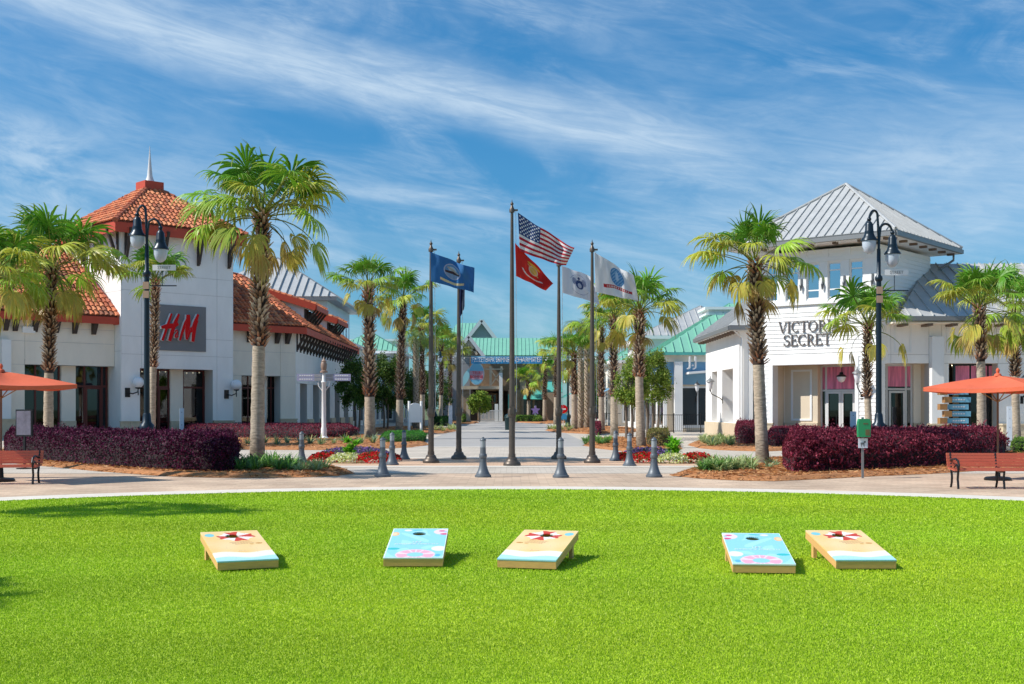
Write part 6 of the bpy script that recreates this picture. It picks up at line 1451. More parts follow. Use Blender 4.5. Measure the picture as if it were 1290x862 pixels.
# ================================================================== street furniture
# bollards
def make_bollard(label):
    t = thing('bollard', label, 'bollard', (0, 0, 0), 0, 'grey bell based bollards across the avenue')
    b = MB(); b.lathe([(0.195, 0), (0.20, 0.03), (0.192, 0.06), (0.165, 0.075), (0.16, 0.10), (0.138, 0.14), (0.112, 0.21), (0.092, 0.29), (0.083, 0.36)], 24); b.local('bell_base', M_boll, t, smooth=True)
    b = MB(); b.lathe([(0.080, 0.36), (0.072, 0.46), (0.088, 0.47), (0.094, 0.49), (0.094, 0.54), (0.084, 0.565), (0.072, 0.57), (0.068, 0.72)], 20)
    for k in range(8): a = k*pi/4; b.bar((0.074*cos(a), 0.074*sin(a), 0.37), (0.070*cos(a), 0.070*sin(a), 0.46), 0.018, 0.018)
    b.local('shaft', M_boll, t, smooth=True)
    b = MB(); b.lathe([(0.066, 0.722), (0.066, 0.885)], 20); b.local('lens', M_bollcap, t, smooth=True)
    b = MB(); b.lathe([(0.078, 0.887), (0.078, 0.90), (0.06, 0.925), (0.03, 0.945), (0.028, 0.96), (0.01, 0.97)], 20); b.local('cap', M_boll, t, smooth=True)
    return t
BL = [((608.5, 601.5), 'bollard standing left of the tall central flagpole, nearest row'), ((706.5, 602), 'bollard right of the central flagpole, before the fourth flagpole'),
      ((482, 601), 'leftmost bollard of the nearest row, before the left flower bed'), ((824, 601.5), 'bollard before the right flower bed, rightmost of all'),
      ((380, 584), 'lone bollard left of the left flower bed, near the tallest palm'), ((494, 586.3), 'bollard at the right end of the left flower bed, middle one of a row'),
      ((509, 579.5), 'small bollard behind the left row, nearest the first flagpole'), ((793, 587.6), 'bollard at the left end of the right flower bed, second in the row'),
      ((775.5, 581), 'farthest bollard of the right row, nearest the rightmost flagpole')]
b0 = None
for (p, lb) in BL:
    if b0 is None: b0 = make_bollard(lb); b0.location = gp(*p)
    else: dup(b0, gp(*p), random.uniform(0, .6), lb)

# flagpoles and flags
def flagpole(px, py, top, label):
    g = gp(px, py); H = zat(top, g.y); t = thing('flagpole', label, 'flagpole', g, 0, 'five bronze flagpoles in a curved row')
    b = MB(); b.lathe([(0.25, 0), (0.255, 0.06), (0.235, 0.11), (0.18, 0.15), (0.155, 0.20), (0.15, 0.23), (0.105, 0.26), (0.10, 0.36)], 20); b.local('base_collar', M_bronze, t, smooth=True)
    b = MB(); b.lathe([(0.088, 0.36), (0.085, 1.45), (0.072, H*0.5), (0.040, H-0.12)], 16); b.local('pole', M_bronze, t, smooth=True)
    b = MB(); b.lathe([(0.112, 1.42), (0.118, 1.46), (0.118, 1.62), (0.10, 1.66)], 16); b.box(-0.06, 0.06, -0.16, -0.1, 1.5, 1.72); b.local('sleeve', M_bronze, t, smooth=True)
    b = MB(); b.lathe([(0.075, H-0.2), (0.08, H-0.12), (0.05, H-0.06), (0.03, H)], 12); b.box(0.04, 0.17, -0.02, 0.02, H-0.16, H-0.11); b.local('truck', M_bronze, t, smooth=True)
    b = MB(); b.sphere((0, 0, H+0.045), 0.048, 14, 10); b.lathe([(0.02, H+0.08), (0.004, H+0.17)], 8); b.local('finial_ball', M_bronze, t, smooth=True)
    b = MB(); b.tube([(0.13, 0, 1.55), (0.12, 0, H*0.6), (0.11, 0, H-0.15)], 0.007, 4); b.local('halyard', M_white, t)
    return g.y
yA = flagpole(543, 583.8, 309, 'leftmost flagpole, carrying the blue flag with a round seal')
yB = flagpole(578, 579.2, 323, 'second flagpole from the left, carrying a limp dark flag')
yC = flagpole(645, 587.4, 259, 'tallest central flagpole, carrying the striped flag and the red flag')
yD = flagpole(704, 579, 328, 'fourth flagpole from the left, behind the bollard right of centre')
yE = flagpole(746, 583.8, 309, 'rightmost flagpole, between the two white flags')
def flag(name, label, Y, tl, tr, br, bl, paint, nx=150, ny=96, wave=0.12, waves=2.3, sag=0.0, seed=0, dy=0.5, ph=0.0):
    P = [at(*p, Y) for p in (tl, tr, br, bl)]; P[1].y += dy; P[2].y += dy*0.8
    u = np.linspace(0, 1, nx+1); v = np.linspace(0, 1, ny+1); U, V = np.meshgrid(u, v)
    A, B_, C_, D = [np.array(p)[None, None, :] for p in P]; U3 = U[..., None]; V3 = V[..., None]
    Q = (A*(1-U3)+B_*U3)*(1-V3)+(D*(1-U3)+C_*U3)*V3
    w = np.sin(2*pi*waves*(U+0.18*V)+ph)*U**0.7+0.35*np.sin(2*pi*waves*1.9*(U-0.3*V)+1.3)*U
    Q[..., 1] += wave*w; Q[..., 2] += 0.22*wave*np.sin(2*pi*waves*(U+0.15*V)+0.7+ph)*U-sag*np.sin(pi*U); Q[..., 0] += 0.12*wave*np.cos(2*pi*waves*U+ph)*U
    verts = Q.reshape(-1, 3); idx = np.arange((nx+1)*(ny+1)).reshape(ny+1, nx+1)
    F_ = np.stack([idx[:-1, :-1], idx[1:, :-1], idx[1:, 1:], idx[:-1, 1:]], -1).reshape(-1, 4)
    me = bpy.data.meshes.new(name); me.from_pydata(verts.tolist(), [], F_.tolist())
    uc = (U[:-1, :-1]+0.5/nx).ravel(); vc = (V[:-1, :-1]+0.5/ny).ravel(); col = paint(uc, vc)
    ca = me.color_attributes.new('print', 'FLOAT_COLOR', 'CORNER'); cc = np.ones((len(F_), 4, 4), np.float32); cc[:, :, :3] = col[:, None, :]
    ca.data.foreach_set('color', cc.ravel()); me.materials.append(M_flag); me.polygons.foreach_set('use_smooth', [True]*len(F_)); me.update()
    o = bpy.data.objects.new(name, me); C.objects.link(o); tag(o, label, 'flag', 'flags on the five poles'); 
    so = o.modifiers.new('thickness', 'SOLIDIFY'); so.thickness = 0.006
    return o
def canvas(n, c): return np.tile(np.array(c, float), (n, 1))
def put(a, m, c): a[m] = c
def ell(u, v, cx, cy, rx, ry): return ((u-cx)/rx)**2+((v-cy)/ry)**2
def p_us(u, v):
    a = canvas(len(u), (0.78, 0.76, 0.76)); s = (v*13).astype(int) % 2 == 0; put(a, s, (0.52, 0.02, 0.04))
    c = (u < 0.4) & (v < 7/13); put(a, c, (0.03, 0.07, 0.22)); uu = u/0.4; vv = v/(7/13)
    for r_ in range(9):
        for k in range(6 if r_ % 2 == 0 else 5):
            sx = (1+2*k+(r_ % 2))/12; sy = (r_+1)/10; put(a, c & (ell(uu, vv, sx, sy, 0.036, 0.042) < 1), (0.8, 0.8, 0.82))
    return a
def p_usmc(u, v):
    a = canvas(len(u), (0.66, 0.022, 0.012)); g = ell(u, v, 0.5, 0.42, 0.13, 0.19); put(a, g < 1, (0.60, 0.50, 0.42)); put(a, (g < 0.55), (0.62, 0.42, 0.10)); put(a, ell(u, v, 0.5, 0.2, 0.17, 0.06) < 1, (0.70, 0.42, 0.05))
    put(a, (np.abs((u-0.5)*0.9-(v-0.42)) < 0.025) & (g < 2.0), (0.65, 0.5, 0.2))
    arc = np.abs(ell(u, v, 0.5, 0.46, 0.32, 0.32)-1) < 0.16; put(a, arc & (v > 0.58), (0.78, 0.70, 0.66)); put(a, (np.abs(ell(u, v, 0.5, 0.46, 0.32, 0.32)-1) < 0.04) & (v > 0.60) & ((u*60).astype(int) % 2 == 0), (0.45, 0.05, 0.04)); return a
def p_navy(u, v):
    a = canvas(len(u), (0.035, 0.19, 0.47)); g = ell(u, v, 0.5, 0.44, 0.20, 0.28); put(a, g < 1, (0.46, 0.50, 0.62)); put(a, g < 0.8, (0.14, 0.32, 0.55)); put(a, (ell(u, v, 0.5, 0.36, 0.10, 0.10) < 1), (0.50, 0.58, 0.66))
    put(a, (np.abs(v-0.46-0.25*np.abs(u-0.5)) < 0.05) & (g < .75), (0.09, 0.05, 0.05)); put(a, (v > 0.52) & (g < 0.8), (0.30, 0.42, 0.58)); put(a, (np.abs((v-0.36)-(u-0.48)*0.5) < 0.03) & (g < 0.6), (0.5, 0.45, 0.38))
    arc = (np.abs(v-(0.86-0.9*(u-0.5)**2)) < 0.045) & (np.abs(u-0.5) < 0.28); put(a, arc, (0.68, 0.60, 0.38)); return a
def p_uscg(u, v):
    a = canvas(len(u), (0.74, 0.76, 0.80)); put(a, (ell(u, v, 0.5, 0.50, 0.11, 0.17) < 1), (0.05, 0.09, 0.24)); put(a, (ell(u, v, 0.5, 0.53, 0.055, 0.09) < 1), (0.55, 0.58, 0.66))
    for s in (-1, 1): put(a, (ell(u, v, 0.5+s*0.14, 0.40+0.0, 0.07, 0.13) < 1) & ((u*90).astype(int) % 3 > 0), (0.06, 0.10, 0.28))
    put(a, (ell(u, v, 0.5, 0.27, 0.035, 0.05) < 1), (0.05, 0.09, 0.24)); arc = np.abs(ell(u, v, 0.5, 0.5, 0.27, 0.36)-1) < 0.06; put(a, arc & ((u*70).astype(int) % 2 == 0) & ((v < .34) | (v > .7)), (0.12, 0.16, 0.34)); return a
def p_army(u, v):
    a = canvas(len(u), (0.78, 0.79, 0.82)); g = ell(u, v, 0.55, 0.38, 0.17, 0.27); put(a, g < 1, (0.10, 0.30, 0.56)); put(a, (g < 0.8) & (((u*46).astype(int)+(v*30).astype(int)) % 3 == 0), (0.36, 0.55, 0.74)); put(a, (ell(u, v, 0.55, 0.36, 0.04, 0.14) < 1), (0.5, 0.65, 0.8))
    b = (np.abs(v-(0.74+0.03*np.sin(u*9))) < 0.048) & (u > 0.2) & (u < 0.88); put(a, b, (0.55, 0.03, 0.04)); put(a, b & ((u*44).astype(int) % 2 == 0) & (np.abs(v-0.74-0.03*np.sin(u*9)) < 0.025) & (u > .28) & (u < .82), (0.75, 0.72, 0.72)); return a
flag('flag', 'red white and blue star spangled flag flying from the tallest pole', yC-0.1, (652.5, 268), (724.5, 309), (714, 333), (655, 316.5), p_us, wave=0.16, waves=1.7, sag=0.03, ph=0.4)
flag('flag', 'red flag with eagle globe and anchor emblem below the striped flag', yC-0.1, (649, 306.5), (698, 354), (688.5, 364.5), (650.5, 348), p_usmc, wave=0.14, waves=1.5, ph=1.0)
flag('flag', 'blue flag with pale round ship seal and yellow scroll on the leftmost pole', yA-0.1, (542.3, 317.5), (596.5, 336), (595.5, 367), (543, 354.5), p_navy, wave=0.14, waves=1.8, ph=2.0)
flag('flag', 'white flag with dark blue eagle emblem between the two right poles', yD-0.1, (708, 335), (748, 347), (757, 382), (709, 369), p_uscg, wave=0.12, waves=1.5, ph=0.2)
flag('flag', 'white flag with blue seal and red scroll on the rightmost pole', yE-0.1, (749, 318), (800, 345), (806, 378), (750, 368), p_army, wave=0.14, waves=1.6, ph=2.6)
flag('flag', 'limp dark blue flag hanging folded down the second pole', yB-0.06, (579, 335), (586, 345), (585.5, 386), (579, 402), lambda u, v: np.where(((u*1.0+0.1*np.sin(v*9)) > 0.55)[:, None], np.array([[0.36, 0.42, 0.52]]), np.array([[0.02, 0.04, 0.13]])), nx=24, ny=60, wave=0.07, waves=2.6, dy=0.1)

# street lamps
def street_lamp(loc, H, label, arms=True, m=None, rz=0.0, s=1.0, group='twin arm street lamps', sign=False):
    m = m or M_lamp; t = thing('street_lamp', label, 'street lamp', loc, rz, group)
    b = MB(); b.lathe([(0.26, 0), (0.26, 0.25), (0.22, 0.30), (0.20, 0.75), (0.25, 0.85), (0.27, 0.95), (0.24, 1.1), (0.15, 1.2), (0.13, 1.45), (0.11, 1.5)], 16)
    for k in range(4): a = k*pi/2+0.4; b.box(0.24*cos(a)-0.04, 0.24*cos(a)+0.04, 0.24*sin(a)-0.04, 0.24*sin(a)+0.04, 0.88, 1.05)
    b.local('base', m, t, smooth=True)
    zt = H-2.35
    b = MB(); b.lathe([(0.10, 1.5), (0.095, 3.0), (0.085, zt-0.1), (0.12, zt-0.06), (0.13, zt), (0.12, zt+0.06), (0.07, zt+0.12), (0.062, H-1.35)], 14); b.local('pole', m, t, smooth=True)
    # arms: left one swings up high and comes back down, right one is lower
    for sgn, top, reach in ((-1, H, 0.32), (1, H-0.45, 0.46)):
        a = MB(); z0 = H-1.4; pts = []
        for k in range(13):
            th = pi*k/12; pts.append((sgn*(reach/2-reach/2*cos(th)), 0, top-0.42+0.36*sin(th)+(z0-(top-0.42))*max(0, 1-k/3)))
        a.tube(pts, 0.042, 8); a.sphere((sgn*reach, 0, top-0.36), 0.075, 10, 8)
        arm = a.local('arm', m, t, smooth=True)
        l = MB(); zb = top-0.42; c = (sgn*reach, 0, zb)
        l.lathe([(0.05, 0.0), (0.10, -0.06), (0.13, -0.12), (0.14, -0.32), (0.16, -0.36), (0.15, -0.40), (0.19, -0.52), (0.27, -0.62), (0.28, -0.66), (0.24, -0.67)], 16, c); l.local('lamp_housing', m, arm, smooth=True)
        l = MB(); l.lathe([(0.235, -0.672), (0.225, -0.85), (0.17, -1.0), (0.08, -1.08), (0.01, -1.1)], 16, c); l.local('lamp_globe', M_lampglobe, arm, smooth=True)
    if sign:
        q = MB(); q.bar((0.1, 0, H-2.75), (1.0, 0, H-2.75), 0.035, 0.035); q.bar((0.52, -0.01, H-2.2), (0.52, -0.01, H-2.75), 0.02, 0.02); q.local('sign_bracket', m, t)
        q = MB(); q.box(0.20, 0.98, -0.035, -0.015, H-2.24, H-2.05); sp_ = q.local('name_plate', M_white, t)
        q = text_part('STREET', Matrix.Identity(4), 0.59, -0.04, H-2.145, 0.14, M_gutter, None, 'lettering', 0.003); q.parent = sp_
        q = MB()
        for k, z in enumerate((H-2.75, H-3.05)): q.box(-0.10, 0.10, -0.13, -0.10, z-0.12, z+0.12)
        q.local('sticker', M_stick, t)
    return t
M_stick = mat('faded_orange_band', (0.45, 0.30, 0.2), 0.7)
gl = at(185, 570, 40); street_lamp((xat(185, 40), 40, 0), zat(257, 40), 'twin arm street lamp in front of the terracotta tower, behind the left hedge', sign=True)
street_lamp((xat(1107, 40), 40, 0), zat(263, 40), 'twin arm street lamp beside the slim palm, before the white tower shop', sign=True)
street_lamp((xat(548, 115), 115, 0), 8.1, 'far street lamp just right of the leftmost flagpole', m=M_lampgreen)
street_lamp((xat(557, 146), 146, 0), 8.1, 'farther thin street lamp left of the gateway', m=M_lampgreen)
street_lamp((xat(715.5, 103), 103, 0), 8.1, 'far street lamp left of the date palms', m=M_lampgreen)
street_lamp((xat(699.5, 148), 148, 0), 8.1, 'farthest street lamp, close to the gateway on the right', m=M_lampgreen)

# benches
def make_bench(loc, rz, label, L=2.0, supports=(0.08, 1.0, 1.92)):
    t = thing('park_bench', label, 'bench', loc, rz, 'red slatted benches facing the lawn'); t.scale = (1, 1, 0.93)
    h = L/2
    for k in range(5): o = MB(); y = -0.26+k*0.095; o.box(-h, h, y, y+0.075, 0.40+0.006*k, 0.432+0.006*k); o.local('seat_slat', M_bench, t)
    for k in range(5):
        z = 0.47+k*0.062; y = 0.235+k*0.018; o = MB(); o.box(-h, h, y, y+0.03, z, z+0.057); o.local('back_slat', M_bench, t)
    for i, s in enumerate(supports):
        x = -h+s; o = MB(); r_ = 0.024
        o.tube([(x, -0.26, 0), (x, -0.24, 0.12), (x, -0.21, 0.22), (x, -0.25, 0.385)], r_, 8); o.tube([(x, 0.26, 0), (x, 0.20, 0.12), (x, 0.18, 0.25), (x, 0.24, 0.42), (x, 0.33, 0.79)], r_, 8)
        o.tube([(x, -0.25, 0.385), (x, 0.0, 0.37), (x, 0.22, 0.40)], r_, 8)
        lg = o.local('leg_frame', M_black, t, smooth=True)
        if i != 1 or len(supports) == 2:
            a = MB(); a.tube([(x, -0.25, 0.41), (x, -0.29, 0.52), (x, -0.24, 0.62), (x, -0.08, 0.66), (x, 0.12, 0.64), (x, 0.27, 0.60)], r_, 8); a.tube([(x, -0.24, 0.44), (x, -0.12, 0.54), (x, 0.02, 0.47)], r_*.7, 8); a.local('arm_rest', M_black, lg, smooth=True)
    return t
g = gp(1258, 615.5); s_ = EYE*FP/(615.5-HY)
make_bench((xat(1260, 24.6), 24.6, 0), radians(-4), 'red slatted bench on the right in front of the orange umbrella pole')
make_bench((xat(-10, 26.0), 26.0, 0), radians(7), 'shaded red slatted bench at the left edge of the lawn')

# umbrellas
def umbrella(loc, R, zr, za, label, rz=0.0):
    t = thing('patio_umbrella', label, 'umbrella', loc, rz, 'orange square umbrellas beside the lawn')
    cn = [Vector((R*cos(k*pi/2), R*sin(k*pi/2), zr)) for k in range(4)]; ap = Vector((0, 0, za)); K = 8
    for k in range(4):
        a, b = cn[k], cn[(k+1) % 4]; mb = MB(); vs = []; fs = []
        for i in range(K+1):
            for j in range(K+1):
                f = i/K; p = ap.lerp(a.lerp(b, j/K), f); sag = 0.10*sin(pi*f)*sin(pi*j/K)+0.05*sin(pi*j/K)*f; p = p+Vector((0, 0, -sag+0.02*sin(pi*f))); p = p.lerp(Vector((0, 0, p.z)), 0.05*sin(pi*j/K)*f); vs.append(p)
        for i in range(K):
            for j in range(K): q = i*(K+1)+j; fs.append((q, q+1, q+K+2, q+K+1))
        # valance
        e = len(vs)
        for j in range(K+1): p = vs[K*(K+1)+j]; vs.append(p-Vector((0, 0, 0.09)))
        for j in range(K): fs.append((K*(K+1)+j, K*(K+1)+j+1, e+j+1, e+j))
        mb.add(vs, fs); o = mb.local('canopy_panel', M_umb, t, smooth=True)
    for k in range(4):
        o = MB(); o.bar(ap-Vector((0, 0, 0.06)), cn[k]-Vector((0, 0, 0.04)), 0.02, 0.03); o.bar((0, 0, za-0.62), ap.lerp(cn[k], 0.45)-Vector((0, 0, 0.05)), 0.016, 0.02); o.local('rib', M_wood2, t)
    o = MB(); o.tube([(0, 0, 0.05), (0, 0, za-0.03)], 0.024, 10); o.local('pole', mat('umbrella_pole_wood', (0.16, 0.075, 0.04), 0.5), t, smooth=True)
    o = MB(); o.lathe([(0.09, za-0.02), (0.07, za+0.03), (0.03, za+0.05), (0.035, za+0.08), (0.045, za+0.11), (0.03, za+0.15), (0.008, za+0.17)], 12); o.local('finial', M_umb, t, smooth=True)
    o = MB(); o.lathe([(0.30, 0), (0.30, 0.05), (0.26, 0.08), (0.06, 0.10), (0.045, 0.35), (0.03, 0.36)], 18); o.local('base', M_black, t, smooth=True)
umbrella((xat(1257, 27.4), 27.4, 0), 1.72, 2.14, 2.42, 'orange umbrella on the right rising behind the bench')
umbrella((xat(-6, 26.6), 26.9, 0), 1.72, 2.20, 2.50, 'orange umbrella entering the view from the left edge')

# signs
def panel_sign(px, Y, top, w, label, name='info_pillar', cat='sign', rz=0.15, th=0.10):
    t = thing(name, label, cat, (xat(px, Y), Y, 0), rz)
    z = zat(top, Y); o = MB(); o.box(-w/2, w/2, 0, th, 0.1, z); o.local('panel', M_signw, t)
    o = MB(); o.box(-w/2-0.03, w/2+0.03, -0.03, th+0.03, 0, 0.1); o.local('foot', M_gutter, t)
    o = MB()
    for k in range(3): o.lathe([(0.018, 0), (0.018, 0.01)], 8, (0, 0, 0)); 
    q = MB()
    for k in range(3): zz = z-0.12-k*0.38; q.box(-0.012, 0.012, -0.008, 0.0, zz-0.012, zz+0.012)
    q.local('bolt', M_gutter, t, kind=None)
M_signw = mat('pale_sign_enamel', (0.62, 0.68, 0.76), 0.5, var=0.04)
panel_sign(229, 36, 514.5, 0.125, 'narrow white pillar sign rising behind the left hedge', rz=0.3)
panel_sign(1075, 36, 518.5, 0.17, 'narrow white pillar sign behind the right hedge, left of the green dispenser', rz=-0.2)
panel_sign(1272, 50, 512, 0.2, 'slim white pillar near the rightmost palm', rz=-0.2)
panel_sign(567.5, 112, 511, 0.35, 'far white sign post between the first two flagpoles')
# two-post map sign on the left kerb
t = thing('map_sign', 'white two post map sign with rounded top at the left avenue kerb', 'sign', (xat(523, 78), 78, 0), radians(50), None)
o = MB(); o.box(-0.62, -0.50, -0.06, 0.06, 0, 2.15); o.local('post', M_white, t); o = MB(); o.box(0.50, 0.62, -0.06, 0.06, 0, 2.15); o.local('post', M_white, t)
o = MB(); o.prism([(-0.5, 0.75), (0.5, 0.75), (0.5, 1.75)]+[(0.5*cos(pi*k/10), 1.75+0.28*sin(pi*k/10)) for k in range(1, 10)]+[(-0.5, 1.75)], 'y', -0.03, 0.03); o.local('board', M_white, t)
# wayfinding post with banner blades
def wayfinder():
    Y = 63.0; x = xat(408, Y); t = thing('wayfinding_sign', 'white signpost with lantern finial and two long lilac direction blades', 'signpost', (x, Y, 0))
    o = MB(); o.lathe([(0.26, 0), (0.26, 0.12), (0.16, 0.2), (0.15, 0.6), (0.12, 0.7), (0.11, 3.0), (0.15, 3.05), (0.11, 3.12), (0.08, 3.55)], 14); o.local('post', M_white, t, smooth=True)
    o = MB()
    for s in (-1, 1): o.tube([(s*0.08, 0, 2.6), (s*0.28, 0, 2.85), (s*0.30, 0, 3.08)], 0.03, 6)
    o.local('scroll_bracket', M_white, t, smooth=True)
    for s, txt in ((-1, ('RESTROOMS', 'FOOD COURT')), (1, ('SHOPS', 'PARKING'))):
        for k in range(2):
            o = MB(); z = 3.12+0.19*k; o.box(s*0.12, s*1.42, -0.04, 0.04, z, z+0.175); b = o.local('blade', M_lilac, t)
            q = MB(); q.box(s*0.12, s*0.50, -0.048, -0.04, z+0.01, z+0.165); q.local('logo_field', M_greywall, b)
            for j in range(6): q = MB(); q.box(s*(0.6+j*0.12), s*(0.69+j*0.12), -0.045, -0.04, z+0.06, z+0.12); q.local('letter_mark', M_white, b)
    o = MB(); o.lathe([(0.20, 3.56), (0.20, 3.64), (0.11, 3.68), (0.15, 3.78), (0.17, 4.0), (0.12, 4.12), (0.14, 4.16), (0.06, 4.25), (0.01, 4.36)], 12); o.local('lantern_finial', M_finial, t, smooth=True)
M_lilac = mat('lilac_sign_blade', (0.36, 0.36, 0.52), 0.5); M_finial = mat('copper_brown_finial', (0.30, 0.20, 0.15), 0.5)
wayfinder()
# framed poster stand at the left
t = thing('poster_stand', 'dark framed poster stand by the left end of the left hedge', 'sign', (xat(30, 32.5), 32.5, 0), radians(-20))
w, z0, z1 = 0.28, zat(550, 32.5), zat(516, 32.5)
o = MB(); o.box(-w, w, 0, 0.05, z0, z1); o.local('frame', M_black, t); o = MB(); o.box(-w+0.04, w-0.04, -0.012, 0.0, z0+0.04, z1-0.04); o.local('poster', M_poster2, t) if False else o.local('poster', mat('grey_poster', (0.13, 0.12, 0.16), 0.4, var=0.4, vscale=5), t)
o = MB(); o.box(-0.03, 0.03, 0.01, 0.05, 0.02, z0); o.local('post', M_black, t); o = MB(); o.lathe([(0.2, 0), (0.2, 0.03)], 14); o.local('foot', M_black, t)
# dog waste station
t = thing('waste_bag_station', 'green pet waste bag dispenser on a post before the right hedge', 'dispenser', (xat(1087, 28.2), 28.2, 0))
o = MB(); o.box(-0.025, 0.025, 0.0, 0.04, 0, 1.45); o.local('post', M_gutter, t)
o = MB(); o.prism([(-0.14, 0.98), (0.14, 0.98), (0.145, 1.05), (0.145, 1.34), (0.12, 1.41), (-0.12, 1.41), (-0.145, 1.34), (-0.145, 1.05)], 'y', -0.14, 0.0); gb = o.local('dispenser_box', mat('green_box_enamel', (0.02, 0.26, 0.10), 0.4), t)
o = MB(); o.box(-0.03, 0.08, -0.146, -0.14, 1.28, 1.31); o.box(0.02, 0.12, -0.147, -0.14, 1.02, 1.16); o.local('slot', mat('dispenser_slot', (0.12, 0.10, 0.04), 0.6), gb)
o = MB(); o.box(-0.11, 0.11, -0.02, 0.0, 0.72, 0.95); sg = o.local('sign_plate', M_signw, t)
o = MB(); o.box(-0.06, 0.03, -0.026, -0.02, 0.80, 0.85); o.box(0.02, 0.06, -0.026, -0.02, 0.84, 0.885); o.box(-0.055, -0.035, -0.026, -0.02, 0.755, 0.80); o.box(0.01, 0.03, -0.026, -0.02, 0.755, 0.80); o.local('dog_symbol', M_boll, sg)
# stacked plank direction sign
Yp = 46.0; t = thing('direction_plank_sign', 'wooden post stacked with six sky blue direction planks', 'signpost', (xat(1205, Yp), Yp, 0), 0)
o = MB(); o.box(-0.09, 0.09, 0.02, 0.16, 0, zat(491, Yp)); o.local('post', M_wood2, t)
for k, py in enumerate((494, 503.8, 512.8, 521.5, 530.2, 539)):
    z = zat(py, Yp); dx = 0.07*(-1)**k; hh = 0.10
    o = MB(); o.box(-0.30-dx*1.3, 0.50-dx*0.6, -0.03, 0.02, z-hh, z+hh); b = o.local('plank', M_skyplate, t)
    o = MB(); o.box(-0.60-dx*1.3, -0.32-dx*1.3, -0.16, 0.14, z-hh*1.15, z+hh*1.15); o.local('wood_block', M_wood2, t)
    for j in range(5): q = MB(); q.box(-0.16+j*0.1, -0.09+j*0.1, -0.036, -0.03, z-0.02, z+0.03); q.local('letter_mark', M_white, b)
# yard signs near the gateway
t = thing('star_sign', 'small white stake sign with violet star before the gateway hedge', 'sign', (xat(674.5, 147), 147, 0))
o = MB(); o.box(-0.12, 0.12, 0, 0.08, 0, 2.0); o.local('stake', M_white, t)
o = MB(); o.prism([((0.62 if k % 2 == 0 else 0.3)*sin(k*pi/5), 1.45+(0.62 if k % 2 == 0 else 0.3)*cos(k*pi/5)) for k in range(10)], 'y', -0.06, -0.0); o.local('star', mat('violet_paint', (0.30, 0.20, 0.5), 0.6), t)
t = thing('round_sign', 'round red road sign above a blue plate on the right kerb', 'sign', (xat(709.5, 99), 99, 0))
o = MB(); o.box(-0.04, 0.04, 0.0, 0.06, 0, 1.75); o.local('post', M_white, t)
o = MB(); o.prism([(0.36*cos(k*pi/10), 1.62+0.36*sin(k*pi/10)) for k in range(20)], 'y', -0.04, 0); dd = o.local('disc', M_red, t)
o = MB(); o.box(-0.22, 0.22, -0.05, -0.04, 1.56, 1.68); o.local('white_bar', M_white, dd); o = MB(); o.box(-0.3, 0.3, -0.04, 0, 0.75, 1.22); o.local('blue_plate', M_banner, t)
t = thing('litter_bin', 'dark green litter bin seen behind the central flagpole', 'bin', (xat(642.5, 92), 92, 0))
o = MB(); o.lathe([(0.38, 0), (0.42, 0.9), (0.44, 0.95)], 16); o.local('body', M_lampgreen, t, smooth=True); o = MB(); o.lathe([(0.46, 0.952), (0.40, 1.15), (0.15, 1.28), (0.02, 1.3)], 16); o.local('lid', M_lampgreen, t, smooth=True)
# iron railings
def railing(x0, x1, Y, label, h=1.25):
    t = thing('iron_railing', label, 'railing', (x0, Y, 0)); L = x1-x0; n = int(L/0.13)
    o = MB(); o.box(0, L, -0.02, 0.02, h-0.04, h); o.local('top_rail', M_black, t); o = MB(); o.box(0, L, -0.02, 0.02, 0.12, 0.16); o.local('bottom_rail', M_black, t)
    mb = MB(); mb.box(-0.009, 0.009, -0.009, 0.009, 0.162, h-0.042); me = mb.mesh('baluster', M_black)
    for k in range(n):
        if k % 14 == 0: q = MB(); q.box(k*0.13-0.035, k*0.13+0.035, -0.035, 0.035, 0, h+0.1); q.local('post', M_black, t); continue
        b = bpy.data.objects.new('baluster', me); lnk(b, t); b.location = (k*0.13, 0, 0)
railing(xat(815, 80.5), xat(905, 80.5), 80.5, 'black iron railing before the blue shop')
railing(xat(738, 106), xat(782, 106), 106, 'black iron railing between the date palms and the crape myrtles')
# string lights over the avenue
def string_lights(a, b, n, label, sag=0.7):
    t = thing('string_lights', label, 'string lights', (0, 0, 0)); a = Vector(a); b = Vector(b); P = []
    for k in range(25): f = k/24; P.append(a.lerp(b, f)-Vector((0, 0, sag*4*f*(1-f))))
    o = MB(); o.tube(P, 0.012, 4); o.local('cable', M_gutter, t)
    q = MB()
    for k in range(n): f = (k+.5)/n; p = a.lerp(b, f)-Vector((0, 0, sag*4*f*(1-f)+0.06)); q.sphere(tuple(p), 0.05, 6, 4)
    q.local('bulbs', M_globe, t, kind='stuff')
string_lights((-13.3, 100, 6.9), (10.3, 86, 5.6), 26, 'string of white bulbs across the avenue from shop to shop, nearer one')
string_lights((-13.8, 124, 7.2), (10.4, 112, 7.2), 26, 'string of white bulbs across the avenue, farther one')

